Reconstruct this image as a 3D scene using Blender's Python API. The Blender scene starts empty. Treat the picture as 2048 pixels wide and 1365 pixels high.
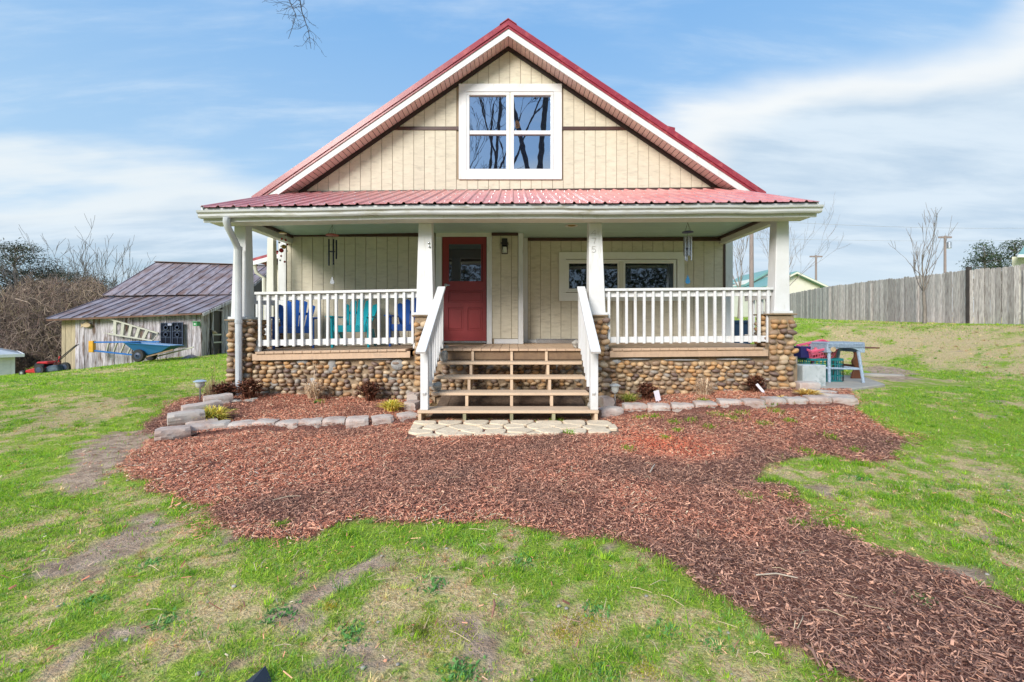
import bpy, math, random
import numpy as np
from mathutils import Vector, Matrix, Euler
random.seed(7)
RNG = np.random.default_rng(11)
S = bpy.context.scene
COL = S.collection
rad = math.radians

# ------------------------------------------------------------ camera, sky, sun, exposure
CAMZ = 1.19
F = 843.0                      # focal length in pixels of the 2048 px wide photograph
HX, HY = 1024.0, 655.0         # vanishing point of the depth direction
cam = bpy.data.cameras.new('camera'); cam_o = bpy.data.objects.new('camera', cam); COL.objects.link(cam_o)
cam_o.location = (0, 0, CAMZ); cam_o.rotation_euler = (rad(90), 0, 0)
cam.sensor_width = 36; cam.lens = 36 * F / 2048; cam.shift_y = -(682.5 - HY) / 2048
cam.clip_start = 0.05; cam.clip_end = 2000
S.camera = cam_o

SUN_EL, SUN_AZ = rad(31), rad(212)      # azimuth clockwise from +Y
W = bpy.data.worlds.new('World'); S.world = W; W.use_nodes = True
nt = W.node_tree; nt.nodes.clear()
def N(t, **k):
    n = nt.nodes.new(t)
    for a, b in k.items(): setattr(n, a, b)
    return n
L = lambda a, b: nt.links.new(a, b)
def wm(op, a, b=None, clamp=False):
    n = N('ShaderNodeMath', operation=op, use_clamp=clamp)
    for i, v in enumerate((a, b)):
        if v is None: continue
        if isinstance(v, (int, float)): n.inputs[i].default_value = v
        else: L(v, n.inputs[i])
    return n.outputs[0]
sky = N('ShaderNodeTexSky', sky_type='NISHITA', sun_disc=False)
sky.sun_elevation = SUN_EL; sky.sun_rotation = SUN_AZ; sky.air_density = 1.0; sky.dust_density = 1.6; sky.ozone_density = 1.6
tc = N('ShaderNodeTexCoord'); sp = N('ShaderNodeSeparateXYZ'); L(tc.outputs['Generated'], sp.inputs[0])
X_, Y_, Z_ = sp.outputs
zz = wm('ADD', wm('MAXIMUM', Z_, 0.0), 0.14)
cv = N('ShaderNodeCombineXYZ'); L(wm('DIVIDE', X_, zz), cv.inputs[0]); L(wm('DIVIDE', Y_, zz), cv.inputs[1])
def wnoise(scale, stretch, det=8, rough=.55, off=0, rot=0.0):
    m = N('ShaderNodeMapping'); m.inputs['Scale'].default_value = stretch; m.inputs['Location'].default_value = (off, off * .7, 0)
    m.inputs['Rotation'].default_value = (0, 0, rot)
    L(cv.outputs[0], m.inputs[0])
    n = N('ShaderNodeTexNoise'); n.inputs['Scale'].default_value = scale; n.inputs['Detail'].default_value = det
    n.inputs['Roughness'].default_value = rough; n.inputs['Distortion'].default_value = .3
    L(m.outputs[0], n.inputs['Vector']); return n.outputs['Fac']
def wramp(v, a, b, lo=0.0, hi=1.0):
    n = N('ShaderNodeMapRange', interpolation_type='SMOOTHSTEP'); n.inputs['From Min'].default_value = a; n.inputs['From Max'].default_value = b
    n.inputs['To Min'].default_value = lo; n.inputs['To Max'].default_value = hi
    L(v, n.inputs['Value']); return n.outputs[0]
def wmix(f, a, b):
    n = N('ShaderNodeMix', data_type='RGBA', clamp_factor=True)
    if isinstance(f, (int, float)): n.inputs[0].default_value = f
    else: L(f, n.inputs[0])
    for i, v in ((6, a), (7, b)):
        if isinstance(v, tuple): n.inputs[i].default_value = (*v, 1)
        else: L(v, n.inputs[i])
    return n.outputs[2]
big = wnoise(.55, (1, 1.5, 1), 5, .5, 3.1)
wisp = wnoise(1.3, (.5, 2.4, 1), 9, .62, 8.4, .16)
wisp2 = wnoise(1.5, (.6, 1.9, 1), 9, .6, 1.7, -.25)
# cloud bank whose upper edge climbs from left to right
edge = wm('ADD', wm('MULTIPLY', X_, .15), .35)
h = wm('ADD', wm('SUBTRACT', Z_, edge), wm('MULTIPLY', wm('SUBTRACT', big, .5), .42))
h = wm('ADD', h, wm('MULTIPLY', wm('SUBTRACT', wisp, .5), .14))
bank = wramp(h, .05, -.05)
deep = wramp(h, -.015, -.13)
puff = wm('MULTIPLY', wramp(wisp, .52, .80), .6)
streak = wm('MULTIPLY', wramp(wisp2, .5, .8), .45)
clear = wmix(wramp(Z_, .15, .75), (2.4, 3.6, 4.8), (.98, 2.4, 4.6))
blue = wmix(.85, sky.outputs[0], clear)
bankcol = wmix(deep, wmix(wramp(X_, -.6, .3), (4.3, 4.65, 4.85), (4.8, 4.95, 5.0)), wmix(wramp(wisp2, .35, .65), (2.7, 3.45, 4.25), (3.7, 4.3, 4.85)))
c1 = wmix(streak, blue, (4.2, 4.7, 5.1))
c2 = wmix(puff, c1, (4.2, 4.7, 5.1))
low = wmix(wramp(X_, -.5, .5), (2.25, 3.1, 3.7), (3.5, 4.2, 4.75))
bankcol = wmix(wramp(wm('ADD', Z_, wm('MULTIPLY', wm('SUBTRACT', wisp2, .5), .12)), .17, .03), bankcol, low)
c3 = wmix(bank, c2, bankcol)
bg = N('ShaderNodeBackground'); L(c3, bg.inputs[0]); bg.inputs[1].default_value = 0.112
wo = N('ShaderNodeOutputWorld'); L(bg.outputs[0], wo.inputs[0])

sl = bpy.data.lights.new('sun', 'SUN'); so = bpy.data.objects.new('sun', sl); COL.objects.link(so)
sl.energy = 2.8; sl.angle = rad(26); sl.color = (1, .95, .87)
sd = Vector((math.sin(SUN_AZ) * math.cos(SUN_EL), math.cos(SUN_AZ) * math.cos(SUN_EL), math.sin(SUN_EL)))
so.rotation_euler = (-sd).to_track_quat('-Z', 'Y').to_euler(); so.location = sd * 30
S.view_settings.view_transform = 'Standard'; S.view_settings.look = 'None'
S.view_settings.exposure = 0.82; S.view_settings.gamma = 1; S.view_settings.use_curve_mapping = False
S.cycles.max_bounces = 6; S.cycles.diffuse_bounces = 3; S.cycles.transparent_max_bounces = 12
S.cycles.use_denoising = True

# ------------------------------------------------------------ geometry helpers
def P(px, py, d):              # the place seen at photo pixel (px, py) at distance d
    return Vector(((px - HX) / F * d, d, CAMZ - (py - HY) / F * d))
def sstep(t):
    t = np.clip(t, 0, 1); return t * t * (3 - 2 * t)

_lat = RNG.random((256, 256))
def vnoise(x, y):
    xi = np.floor(x).astype(int); yi = np.floor(y).astype(int); fx = x - xi; fy = y - yi
    fx = fx * fx * (3 - 2 * fx); fy = fy * fy * (3 - 2 * fy)
    g = lambda a, b: _lat[a % 256, b % 256]
    return (g(xi, yi) * (1 - fx) + g(xi + 1, yi) * fx) * (1 - fy) + (g(xi, yi + 1) * (1 - fx) + g(xi + 1, yi + 1) * fx) * fy
def fbm(x, y, o=4, s=1.0):
    x = np.asarray(x, float) * s; y = np.asarray(y, float) * s
    v = 0; a = .5; t = 0
    for i in range(o):
        v = v + a * vnoise(x + 17.3 * i, y + 9.1 * i); t += a; a *= .5; x = x * 2.03; y = y * 2.03
    return v / t
def inpoly(x, y, poly):
    x = np.asarray(x, float); y = np.asarray(y, float); r = np.zeros(x.shape, bool); n = len(poly)
    for i in range(n):
        x0, y0 = poly[i][:2]; x1, y1 = poly[(i + 1) % n][:2]
        if y0 == y1: continue
        c = ((y0 > y) != (y1 > y)) & (x < (x1 - x0) * (y - y0) / (y1 - y0) + x0)
        r ^= c
    return r
BEDS = []
def terrain0(x, y):
    x = np.asarray(x, float); y = np.asarray(y, float)
    z = .2 * sstep((x - 1.0) / 3.2) * sstep((y - 3.8) / 2.2)
    z = z + .10 * sstep((-x - 1.0) / 3) * sstep((y - 5.0) / 1.4) * sstep((14 + x) / 6)
    u = (x - 8.2 + .25 * np.clip(y - 8, -2, 20)) / 7.0
    z = z + 1.02 * sstep(u) + .035 * np.clip(y - 12, 0, 30) * sstep((x - 6) / 8)
    z = z - .085 * np.clip(-x - 11.5, 0, 12) - .13 * np.clip(-x - 21, 0, 40)
    z = z + .05 * np.clip(y - 12, 0, 3) * sstep((x + 15) / 4) * sstep((4 - x) / 6)
    z = z - .05 * np.clip(y - 19, 0, 30) * sstep((-x - 8) / 10)
    return z
def terrain(x, y):
    z = terrain0(x, y)
    x = np.asarray(x, float); y = np.asarray(y, float)
    b = np.zeros(z.shape)
    for poly, hgt in BEDS:
        b = np.where(inpoly(x, y, poly), hgt, b)
    near = np.clip(1.6 - np.abs(y) / 14, .25, 1)
    z = z + b + (fbm(x, y, 3, 1.1) - .5) * .07 * near + (fbm(x + 40, y, 3, 4.5) - .5) * .03 * near
    return z
def tz(x, y): return float(terrain(np.array([x]), np.array([y]))[0])
def G(px, py):                 # the spot of ground seen at a photo pixel
    d = F * CAMZ / max(py - HY, 4)
    for _ in range(30):
        z = float(terrain0(np.array([(px - HX) / F * d]), np.array([d]))[0])
        d = .5 * d + .5 * F * (CAMZ - z) / max(py - HY, 4)
    return Vector(((px - HX) / F * d, d, z))

def sagz(x):                   # the porch has settled at its left end
    if x < -1.4: return .019 * (x + 1.4)
    if x > 1.4: return .008 * (x - 1.4)
    return 0.0

ORIG = {}
class MB:
    def __init__(s, sag=False, xf=None): s.v = []; s.f = []; s.sag = sag; s.xf = xf
    def add(s, vs, fs):
        b = len(s.v)
        for p in vs:
            p = Vector(p)
            if s.xf is not None: p = s.xf @ p
            if s.sag: p.z += sagz(p.x)
            s.v.append(p)
        s.f += [tuple(i + b for i in f) for f in fs]
        return s
    def box(s, x0, x1, y0, y1, z0, z1):
        if x0 > x1: x0, x1 = x1, x0
        if y0 > y1: y0, y1 = y1, y0
        if z0 > z1: z0, z1 = z1, z0
        return s.add([(x0,y0,z0),(x1,y0,z0),(x1,y1,z0),(x0,y1,z0),(x0,y0,z1),(x1,y0,z1),(x1,y1,z1),(x0,y1,z1)],
                     [(0,3,2,1),(4,5,6,7),(0,1,5,4),(1,2,6,5),(2,3,7,6),(3,0,4,7)])
    def frustum(s, cx, cy, z0, z1, hx0, hy0, hx1, hy1):
        return s.add([(cx-hx0,cy-hy0,z0),(cx+hx0,cy-hy0,z0),(cx+hx0,cy+hy0,z0),(cx-hx0,cy+hy0,z0),
                      (cx-hx1,cy-hy1,z1),(cx+hx1,cy-hy1,z1),(cx+hx1,cy+hy1,z1),(cx-hx1,cy+hy1,z1)],
                     [(0,3,2,1),(4,5,6,7),(0,1,5,4),(1,2,6,5),(2,3,7,6),(3,0,4,7)])
    def bar(s, a, b, w, t, up=(0,0,1)):       # rectangular bar from a to b, w wide, t thick
        a = Vector(a); b = Vector(b); d = (b - a).normalized(); up = Vector(up)
        sx = d.cross(up)
        if sx.length < 1e-4: sx = d.cross(Vector((0,1,0)))
        sx.normalize(); u = sx.cross(d).normalized()
        sx *= w / 2; u *= t / 2
        vs = [a-sx-u, a+sx-u, a+sx+u, a-sx+u, b-sx-u, b+sx-u, b+sx+u, b-sx+u]
        return s.add(vs, [(0,1,2,3),(7,6,5,4),(0,4,5,1),(1,5,6,2),(2,6,7,3),(3,7,4,0)])
    def tube(s, pts, rs, n=6, cap=True):
        pts = [Vector(p) for p in pts]
        if not isinstance(rs, (list, tuple)): rs = [rs] * len(pts)
        vs = []; fs = []; pu = None
        for i, p in enumerate(pts):
            d = (pts[min(i+1, len(pts)-1)] - pts[max(i-1, 0)])
            d = d.normalized() if d.length > 1e-9 else Vector((0,0,1))
            if pu is None:
                pu = d.orthogonal().normalized()
            else:
                pu = (pu - d * pu.dot(d))
                pu = pu.normalized() if pu.length > 1e-6 else d.orthogonal().normalized()
            w = d.cross(pu)
            for k in range(n):
                a = 2 * math.pi * k / n
                vs.append(p + (pu * math.cos(a) + w * math.sin(a)) * rs[i])
        for i in range(len(pts) - 1):
            for k in range(n):
                a = i*n+k; b = i*n+(k+1) % n
                fs.append((a, b, b+n, a+n))
        if cap:
            fs.append(tuple(reversed(range(n)))); fs.append(tuple(range((len(pts)-1)*n, len(pts)*n)))
        return s.add(vs, fs)
    def prism(s, poly, axis, a, b):           # 2-D polygon extruded along an axis between a and b
        n = len(poly)
        if axis == 'y': mk = lambda p, t: (p[0], t, p[1])
        elif axis == 'x': mk = lambda p, t: (t, p[0], p[1])
        else: mk = lambda p, t: (p[0], p[1], t)
        vs = [mk(p, a) for p in poly] + [mk(p, b) for p in poly]
        fs = [tuple(reversed(range(n))), tuple(range(n, 2*n))] + [(i, (i+1) % n, n+(i+1) % n, n+i) for i in range(n)]
        return s.add(vs, fs)
    def lathe(s, prof, c, n=16, sx=1, sy=1):
        c = Vector(c); vs = []; fs = []
        for r, z in prof:
            for k in range(n):
                a = 2*math.pi*k/n; vs.append(c + Vector((r*math.cos(a)*sx, r*math.sin(a)*sy, z)))
        for i in range(len(prof)-1):
            for k in range(n): fs.append((i*n+k, i*n+(k+1) % n, (i+1)*n+(k+1) % n, (i+1)*n+k))
        fs.append(tuple(reversed(range(n)))); fs.append(tuple(range((len(prof)-1)*n, len(prof)*n)))
        return s.add(vs, fs)
    def ball(s, c, r, n=8, m=5, sc=(1,1,1)):
        prof = [(r*math.sin(math.pi*i/m), -r*math.cos(math.pi*i/m)) for i in range(m+1)]
        prof[0] = (r*.05, -r); prof[-1] = (r*.05, r)
        c = Vector(c); vs = []; fs = []
        for q, z in prof:
            for k in range(n):
                a = 2*math.pi*k/n; vs.append(c + Vector((q*math.cos(a)*sc[0], q*math.sin(a)*sc[1], z*sc[2])))
        for i in range(m):
            for k in range(n): fs.append((i*n+k, i*n+(k+1) % n, (i+1)*n+(k+1) % n, (i+1)*n+k))
        fs.append(tuple(reversed(range(n)))); fs.append(tuple(range(m*n, (m+1)*n)))
        return s.add(vs, fs)
    def build(s, name, mat, parent=None, smooth=False, bevel=0, recalc=True):
        lo = Vector((min(p.x for p in s.v), min(p.y for p in s.v), min(p.z for p in s.v)))
        hi = Vector((max(p.x for p in s.v), max(p.y for p in s.v), max(p.z for p in s.v)))
        c = (lo + hi) / 2
        if parent is None: c.z = lo.z
        me = bpy.data.meshes.new(name); me.from_pydata([p - c for p in s.v], [], s.f)
        if recalc:
            import bmesh
            bm = bmesh.new(); bm.from_mesh(me); bmesh.ops.recalc_face_normals(bm, faces=bm.faces); bm.to_mesh(me); bm.free()
        me.materials.append(mat)
        if smooth:
            me.polygons.foreach_set('use_smooth', [True] * len(me.polygons))
            if smooth != 'all':
                me.set_sharp_from_angle(angle=rad(45))
        o = bpy.data.objects.new(name, me); COL.objects.link(o)
        ORIG[o.name] = c.copy()
        if parent is not None:
            o.parent = parent; o.location = c - ORIG[parent.name]
        else: o.location = c
        if bevel:
            b = o.modifiers.new('bevel', 'BEVEL'); b.width = bevel; b.segments = 1; b.limit_method = 'ANGLE'
        return o
def thing(name, label, cat, loc=(0,0,0), group=None):
    o = bpy.data.objects.new(name, None); COL.objects.link(o); o.location = loc; o.empty_display_size = .2
    o['label'] = label; o['category'] = cat
    if group: o['group'] = group
    ORIG[o.name] = Vector(loc)
    return o
def tag(o, label, cat, group=None):
    o['label'] = label; o['category'] = cat
    if group: o['group'] = group
    return o
def inst(name, mesh, loc, parent=None, rot=(0,0,0), scale=(1,1,1)):
    o = bpy.data.objects.new(name, mesh); COL.objects.link(o)
    p = ORIG[parent.name] if parent is not None else Vector((0,0,0))
    o.location = Vector(loc) - p; o.rotation_euler = rot; o.scale = scale
    ORIG[o.name] = Vector(loc)
    if parent is not None: o.parent = parent
    return o
def npmesh(name, V, Fq, mat, col=None, smooth=False):
    """V (n,3), Fq (m,k) faces as arrays; col (n,3) point colours"""
    me = bpy.data.meshes.new(name)
    me.vertices.add(len(V)); me.vertices.foreach_set('co', V.astype(np.float32).ravel())
    k = Fq.shape[1]
    me.loops.add(Fq.size); me.loops.foreach_set('vertex_index', Fq.astype(np.int32).ravel())
    me.polygons.add(len(Fq)); me.polygons.foreach_set('loop_start', np.arange(0, Fq.size, k, dtype=np.int32))
    me.polygons.foreach_set('loop_total', np.full(len(Fq), k, np.int32))
    me.update(calc_edges=True)
    if col is not None:
        at = me.color_attributes.new('col', 'FLOAT_COLOR', 'POINT')
        c4 = np.ones((len(V), 4), np.float32); c4[:, :3] = col; at.data.foreach_set('color', c4.ravel())
    if smooth: me.polygons.foreach_set('use_smooth', [True] * len(me.polygons))
    me.materials.append(mat)
    o = bpy.data.objects.new(name, me); COL.objects.link(o); ORIG[o.name] = Vector((0,0,0))
    return o

# ------------------------------------------------------------ materials
def srgb(r, g, b):
    f = lambda c: (c/255/12.92) if c/255 <= .04045 else ((c/255+.055)/1.055) ** 2.4
    return (f(r), f(g), f(b))
MATS = {}
def mat(name, c1, c2=None, rough=.6, scale=6, stretch=(1,1,1), detail=6, lo=.35, hi=.65, c3=None, scale3=1.5, lo3=.5, hi3=.7,
        stretch3=(1,1,1), bump=0.0, bscale=40, bstretch=(1,1,1), objvar=0.0, metal=0.0, spec=.5, attr=False, ramp=None, transl=0.0, coat=0.0):
    if name in MATS: return MATS[name]
    m = bpy.data.materials.new(name); m.use_nodes = True; t = m.node_tree; t.nodes.clear(); MATS[name] = m
    def n(ty, **k):
        q = t.nodes.new(ty)
        for a, b in k.items(): setattr(q, a, b)
        return q
    l = t.links.new
    co = n('ShaderNodeTexCoord'); oi = n('ShaderNodeObjectInfo')
    mul = n('ShaderNodeVectorMath', operation='SCALE'); cx = n('ShaderNodeCombineXYZ')
    l(oi.outputs['Random'], cx.inputs[0]); 
    mm = n('ShaderNodeMath', operation='MULTIPLY'); mm.inputs[1].default_value = 7.31; l(oi.outputs['Random'], mm.inputs[0])
    l(mm.outputs[0], cx.inputs[1]); l(mm.outputs[0], cx.inputs[2])
    l(cx.outputs[0], mul.inputs[0]); mul.inputs['Scale'].default_value = 9.0
    ad = n('ShaderNodeVectorMath', operation='ADD'); l(co.outputs['Object'], ad.inputs[0]); l(mul.outputs[0], ad.inputs[1])
    vec = ad.outputs[0]
    def noise(sc, st, det=6):
        mp = n('ShaderNodeMapping'); mp.inputs['Scale'].default_value = st; l(vec, mp.inputs[0])
        q = n('ShaderNodeTexNoise'); q.inputs['Scale'].default_value = sc; q.inputs['Detail'].default_value = det
        q.inputs['Roughness'].default_value = .6; l(mp.outputs[0], q.inputs['Vector']); return q.outputs['Fac']
    def mr(v, a, b):
        q = n('ShaderNodeMapRange'); q.inputs['From Min'].default_value = a; q.inputs['From Max'].default_value = b; l(v, q.inputs['Value']); return q.outputs[0]
    def mix(f, a, b, mode='MIX'):
        q = n('ShaderNodeMix', data_type='RGBA', blend_type=mode)
        if isinstance(f, float): q.inputs[0].default_value = f
        else: l(f, q.inputs[0])
        for i, v in ((6, a), (7, b)):
            if isinstance(v, tuple): q.inputs[i].default_value = (*v[:3], 1)
            else: l(v, q.inputs[i])
        return q.outputs[2]
    if attr is True:
        a = n('ShaderNodeAttribute', attribute_name='col'); base = a.outputs['Color']
    elif ramp:
        a = n('ShaderNodeAttribute', attribute_name='rnd')
        s = n('ShaderNodeMath', operation='ADD'); l(a.outputs['Fac'], s.inputs[0]); l(oi.outputs['Random'], s.inputs[1])
        fr = n('ShaderNodeMath', operation='FRACT'); l(s.outputs[0], fr.inputs[0])
        r = n('ShaderNodeValToRGB'); r.color_ramp.interpolation = 'CONSTANT'
        while len(r.color_ramp.elements) < len(ramp): r.color_ramp.elements.new(.5)
        for i, c in enumerate(ramp):
            r.color_ramp.elements[i].position = i / len(ramp); r.color_ramp.elements[i].color = (*c, 1)
        l(fr.outputs[0], r.inputs[0]); base = r.outputs[0]
        c2 = c2 or None
    else: base = c1
    if c2 is not None: base = mix(mr(noise(scale, stretch, detail), lo, hi), base, c2)
    if c3 is not None: base = mix(mr(noise(scale3, stretch3, 7), lo3, hi3), base, c3)
    if objvar:
        hs = n('ShaderNodeHueSaturation'); v = n('ShaderNodeMapRange'); v.inputs['To Min'].default_value = 1 - objvar; v.inputs['To Max'].default_value = 1 + objvar
        l(oi.outputs['Random'], v.inputs['Value']); l(v.outputs[0], hs.inputs['Value'])
        if isinstance(base, tuple): hs.inputs['Color'].default_value = (*base, 1)
        else: l(base, hs.inputs['Color'])
        base = hs.outputs[0]
    b = n('ShaderNodeBsdfPrincipled')
    if isinstance(base, tuple): b.inputs['Base Color'].default_value = (*base, 1)
    else: l(base, b.inputs['Base Color'])
    b.inputs['Roughness'].default_value = rough; b.inputs['Metallic'].default_value = metal
    b.inputs['Specular IOR Level'].default_value = spec; b.inputs['Coat Weight'].default_value = coat
    if bump:
        bp = n('ShaderNodeBump'); bp.inputs['Strength'].default_value = bump; bp.inputs['Distance'].default_value = .02
        l(noise(bscale, bstretch, 5), bp.inputs['Height']); l(bp.outputs[0], b.inputs['Normal'])
    out = n('ShaderNodeOutputMaterial'); sh = b.outputs[0]
    if transl:
        tr = n('ShaderNodeBsdfTranslucent')
        if isinstance(base, tuple): tr.inputs[0].default_value = (*base, 1)
        else: l(base, tr.inputs[0])
        mx = n('ShaderNodeMixShader'); mx.inputs[0].default_value = transl; l(sh, mx.inputs[1]); l(tr.outputs[0], mx.inputs[2]); sh = mx.outputs[0]
    l(sh, out.inputs[0]); return m

M = {}
M['white'] = mat('white_paint', (.71,.71,.725), (.62,.615,.60), rough=.45, scale=2.2, lo=.45, hi=.75, c3=(.44,.42,.36), scale3=4, lo3=.58, hi3=.85, stretch3=(3,3,.6), bump=.07, bscale=60)
M['cream_trim'] = mat('cream_white_trim', (.72,.70,.62), (.62,.6,.52), rough=.5, scale=2, bump=.05, bscale=50)
M['siding'] = mat('cream_siding', (.65,.59,.468), (.59,.53,.415), rough=.65, scale=5, stretch=(1,1,2.5), c3=(.47,.42,.33), scale3=7, stretch3=(.7,.7,3.0), lo3=.52, hi3=.76, bump=.16, bscale=30, bstretch=(1,1,6), objvar=.03)
M['groove'] = mat('siding_groove', (.34,.26,.18), rough=.9)
M['brown_trim'] = mat('dark_brown_trim', (.075,.03,.022), (.05,.022,.018), rough=.45, scale=5)
M['black_trim'] = mat('black_trim', (.018,.012,.012), (.03,.02,.018), rough=.5, scale=8)
M['redmetal'] = mat('red_roof_metal', (.30,.022,.04), (.25,.02,.035), rough=.28, scale=2.5, metal=0.0, spec=.7, c3=(.5,.10,.10), scale3=6, lo3=.5, hi3=.8, bump=.03, bscale=20)
M['redskysheen'] = mat('sky_paled_red_roof_metal', (.64,.27,.255), (.56,.18,.175), rough=.42, scale=1.6, stretch=(1,2,1), spec=.6, c3=(.64,.36,.34), scale3=3.2, lo3=.45, hi3=.8, bump=.03, bscale=14)  # pale pink puts the sky's reflection on red metal into the colour
M['soffit'] = mat('pink_brown_soffit', (.74,.55,.52), (.66,.48,.46), rough=.5, scale=4, objvar=.05)
M['ceil'] = mat('green_ceiling_paint', (.45,.61,.52), (.41,.56,.48), rough=.38, scale=1.2, stretch=(.6,3,1), bump=.04, bscale=30, objvar=.02)
M['door'] = mat('red_door_paint', (.28,.033,.036), (.24,.028,.032), rough=.42, scale=4, stretch=(1,1,.3), bump=.05, bscale=60, bstretch=(1,1,.1))
M['deck'] = mat('peach_deck_paint', (.58,.40,.27), (.50,.345,.235), rough=.6, scale=5, stretch=(4,1,1), c3=(.40,.29,.21), scale3=9, lo3=.58, hi3=.8, bump=.1, bscale=30, bstretch=(4,.5,1), objvar=.06)
M['tread'] = mat('tan_step_paint', (.62,.46,.32), (.55,.40,.28), rough=.6, scale=5, stretch=(.4,3,1), c3=(.38,.28,.2), scale3=8, lo3=.6, hi3=.85, bump=.1, bscale=30, bstretch=(.5,4,1), objvar=.04)
M['rawwood'] = mat('greenish_treated_wood', (.34,.33,.20), (.22,.20,.12), rough=.8, scale=6, stretch=(3,3,.6))
M['gutter'] = mat('white_aluminium', (.62,.63,.64), (.50,.51,.52), rough=.32, scale=2, stretch=(.5,1,5), spec=.6, c3=(.30,.28,.19), scale3=3.0, stretch3=(1,1,8), lo3=.52, hi3=.74, bump=.06, bscale=8)
M['spout'] = mat('grey_white_downspout', (.60,.62,.66), (.50,.52,.56), rough=.3, scale=5, spec=.6, c3=(.66,.66,.66), scale3=2)
M['stone'] = mat('river_stone', None, rough=.55, ramp=[(.52,.29,.12),(.40,.23,.11),(.30,.20,.13),(.52,.35,.20),(.24,.17,.13),(.44,.33,.22),(.17,.11,.09),(.35,.19,.09),(.47,.29,.14),(.30,.26,.22),(.56,.42,.27),(.22,.14,.09)],
                 c2=(.12,.08,.055), scale=9, lo=.5, hi=.9, c3=(.55,.42,.28), scale3=14, lo3=.55, hi3=.85, bump=.25, bscale=30)
M['mortar'] = mat('mortar', (.25,.18,.115), (.34,.25,.165), rough=.95, scale=6, c3=(.34,.33,.31), scale3=2.2, lo3=.58, hi3=.66, bump=.8, bscale=18)
M['mortar_grey'] = mat('grey_mortar', (.36,.36,.36), (.26,.25,.24), rough=.95, scale=12, bump=.7, bscale=25)
M['block'] = mat('concrete_edging', (.52,.42,.37), (.38,.28,.24), rough=.9, scale=9, c3=(.46,.41,.37), scale3=5, lo3=.45, hi3=.6, bump=.3, bscale=30, objvar=.08)
M['flag'] = mat('cream_flagstone', (.76,.62,.45), (.64,.51,.36), rough=.9, scale=5, c3=(.36,.32,.26), scale3=16, lo3=.58, hi3=.75, bump=.5, bscale=14, objvar=.05)
M['soil'] = mat('bare_soil', (.15,.10,.07), (.22,.15,.10), rough=1, scale=9, bump=.6, bscale=25)
M['concrete'] = mat('old_concrete', (.42,.39,.34), (.34,.31,.27), rough=.9, scale=4, c3=(.24,.22,.19), scale3=7, lo3=.58, hi3=.75, bump=.3, bscale=20)
M['whiteblock'] = mat('whitewashed_concrete', (.55,.58,.60), (.42,.46,.48), rough=.85, scale=3, c3=(.22,.27,.27), scale3=5, lo3=.56, hi3=.68, bump=.4, bscale=12)
M['rock'] = mat('grey_rock', (.44,.41,.36), (.22,.20,.18), rough=.85, scale=16, c3=(.5,.48,.45), scale3=20, lo3=.55, hi3=.7, bump=.8, bscale=22)
M['blue'] = mat('blue_chair_plastic', (.015,.09,.38), (.012,.075,.32), rough=.35, scale=3)
M['teal'] = mat('teal_chair_plastic', (.01,.42,.52), (.012,.38,.47), rough=.35, scale=3)
M['black'] = mat('black_metal', (.012,.012,.014), rough=.4)
M['darktube'] = mat('dark_blue_tube', (.01,.014,.03), rough=.3, metal=.6)
M['silver'] = mat('silver_metal', (.62,.63,.65), (.5,.51,.53), rough=.25, metal=.9, scale=5)
M['alu'] = mat('weathered_aluminium', (.50,.49,.42), (.40,.39,.33), rough=.5, metal=.2, scale=6)
M['bluefib'] = mat('blue_fibreglass', (.01,.14,.45), (.01,.11,.36), rough=.4)
M['yellow'] = mat('yellow_plastic', (.75,.38,.02), (.6,.3,.02), rough=.45)
M['barrow'] = mat('blue_barrow_steel', (.01,.10,.24), (.02,.13,.30), rough=.4, scale=3, c3=(.10,.08,.07), scale3=6, lo3=.66, hi3=.8)
M['rubber'] = mat('black_rubber', (.02,.02,.022), (.035,.035,.035), rough=.8)
M['hub'] = mat('dark_blue_hub', (.03,.05,.10), rough=.5)
M['redplas'] = mat('red_plastic', (.55,.02,.03), (.42,.02,.02), rough=.35)
M['pink'] = mat('pink_plastic', (.80,.09,.20), (.85,.20,.3), rough=.35, scale=4)
M['tealcrate'] = mat('teal_crate_plastic', (.01,.20,.22), (.01,.16,.18), rough=.45)
M['wicker'] = mat('grey_blue_wicker', (.40,.50,.62), (.28,.36,.48), rough=.7, scale=60, stretch=(1,1,.4), lo=.42, hi=.58, bump=.6, bscale=70)
M['brownwood'] = mat('red_brown_wood', (.17,.055,.025), (.12,.04,.02), rough=.5, scale=8, stretch=(4,4,.6))
M['graywood'] = mat('weathered_grey_boards', (.56,.52,.485), (.34,.30,.28), rough=.85, scale=9, stretch=(5,5,.5), lo=.38, hi=.62, c3=(.20,.165,.145), scale3=5, stretch3=(4,4,.35), lo3=.54, hi3=.72, bump=.5, bscale=14, bstretch=(6,6,.4), objvar=.30)
M['barnwood'] = mat('silvered_barn_boards', (.56,.53,.57), (.27,.245,.26), rough=.9, scale=7, stretch=(6,6,.45), lo=.36, hi=.64, c3=(.13,.085,.065), scale3=3.0, stretch3=(4,4,.5), lo3=.52, hi3=.66, bump=.6, bscale=12, bstretch=(6,6,.4), objvar=.25)
M['yellowwood'] = mat('yellowed_corner_board', (.46,.38,.25), (.30,.25,.17), rough=.85, scale=7, stretch=(6,6,.5), bump=.4, bscale=12, bstretch=(6,6,.4), objvar=.1)
M['rustroof'] = mat('rusted_roof_sheet', (.215,.18,.20), (.31,.27,.295), rough=.55, scale=3, stretch=(3,.7,1), lo=.4, hi=.6, c3=(.17,.10,.08), scale3=2.0, stretch3=(2,.8,1), lo3=.44, hi3=.66, bump=.12, bscale=12, objvar=.14, metal=.15)
M['rustedge'] = mat('rust', (.17,.085,.055), (.10,.05,.035), rough=.8)
M['vinyl'] = mat('white_vinyl', (.74,.76,.77), (.66,.68,.70), rough=.5)
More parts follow.
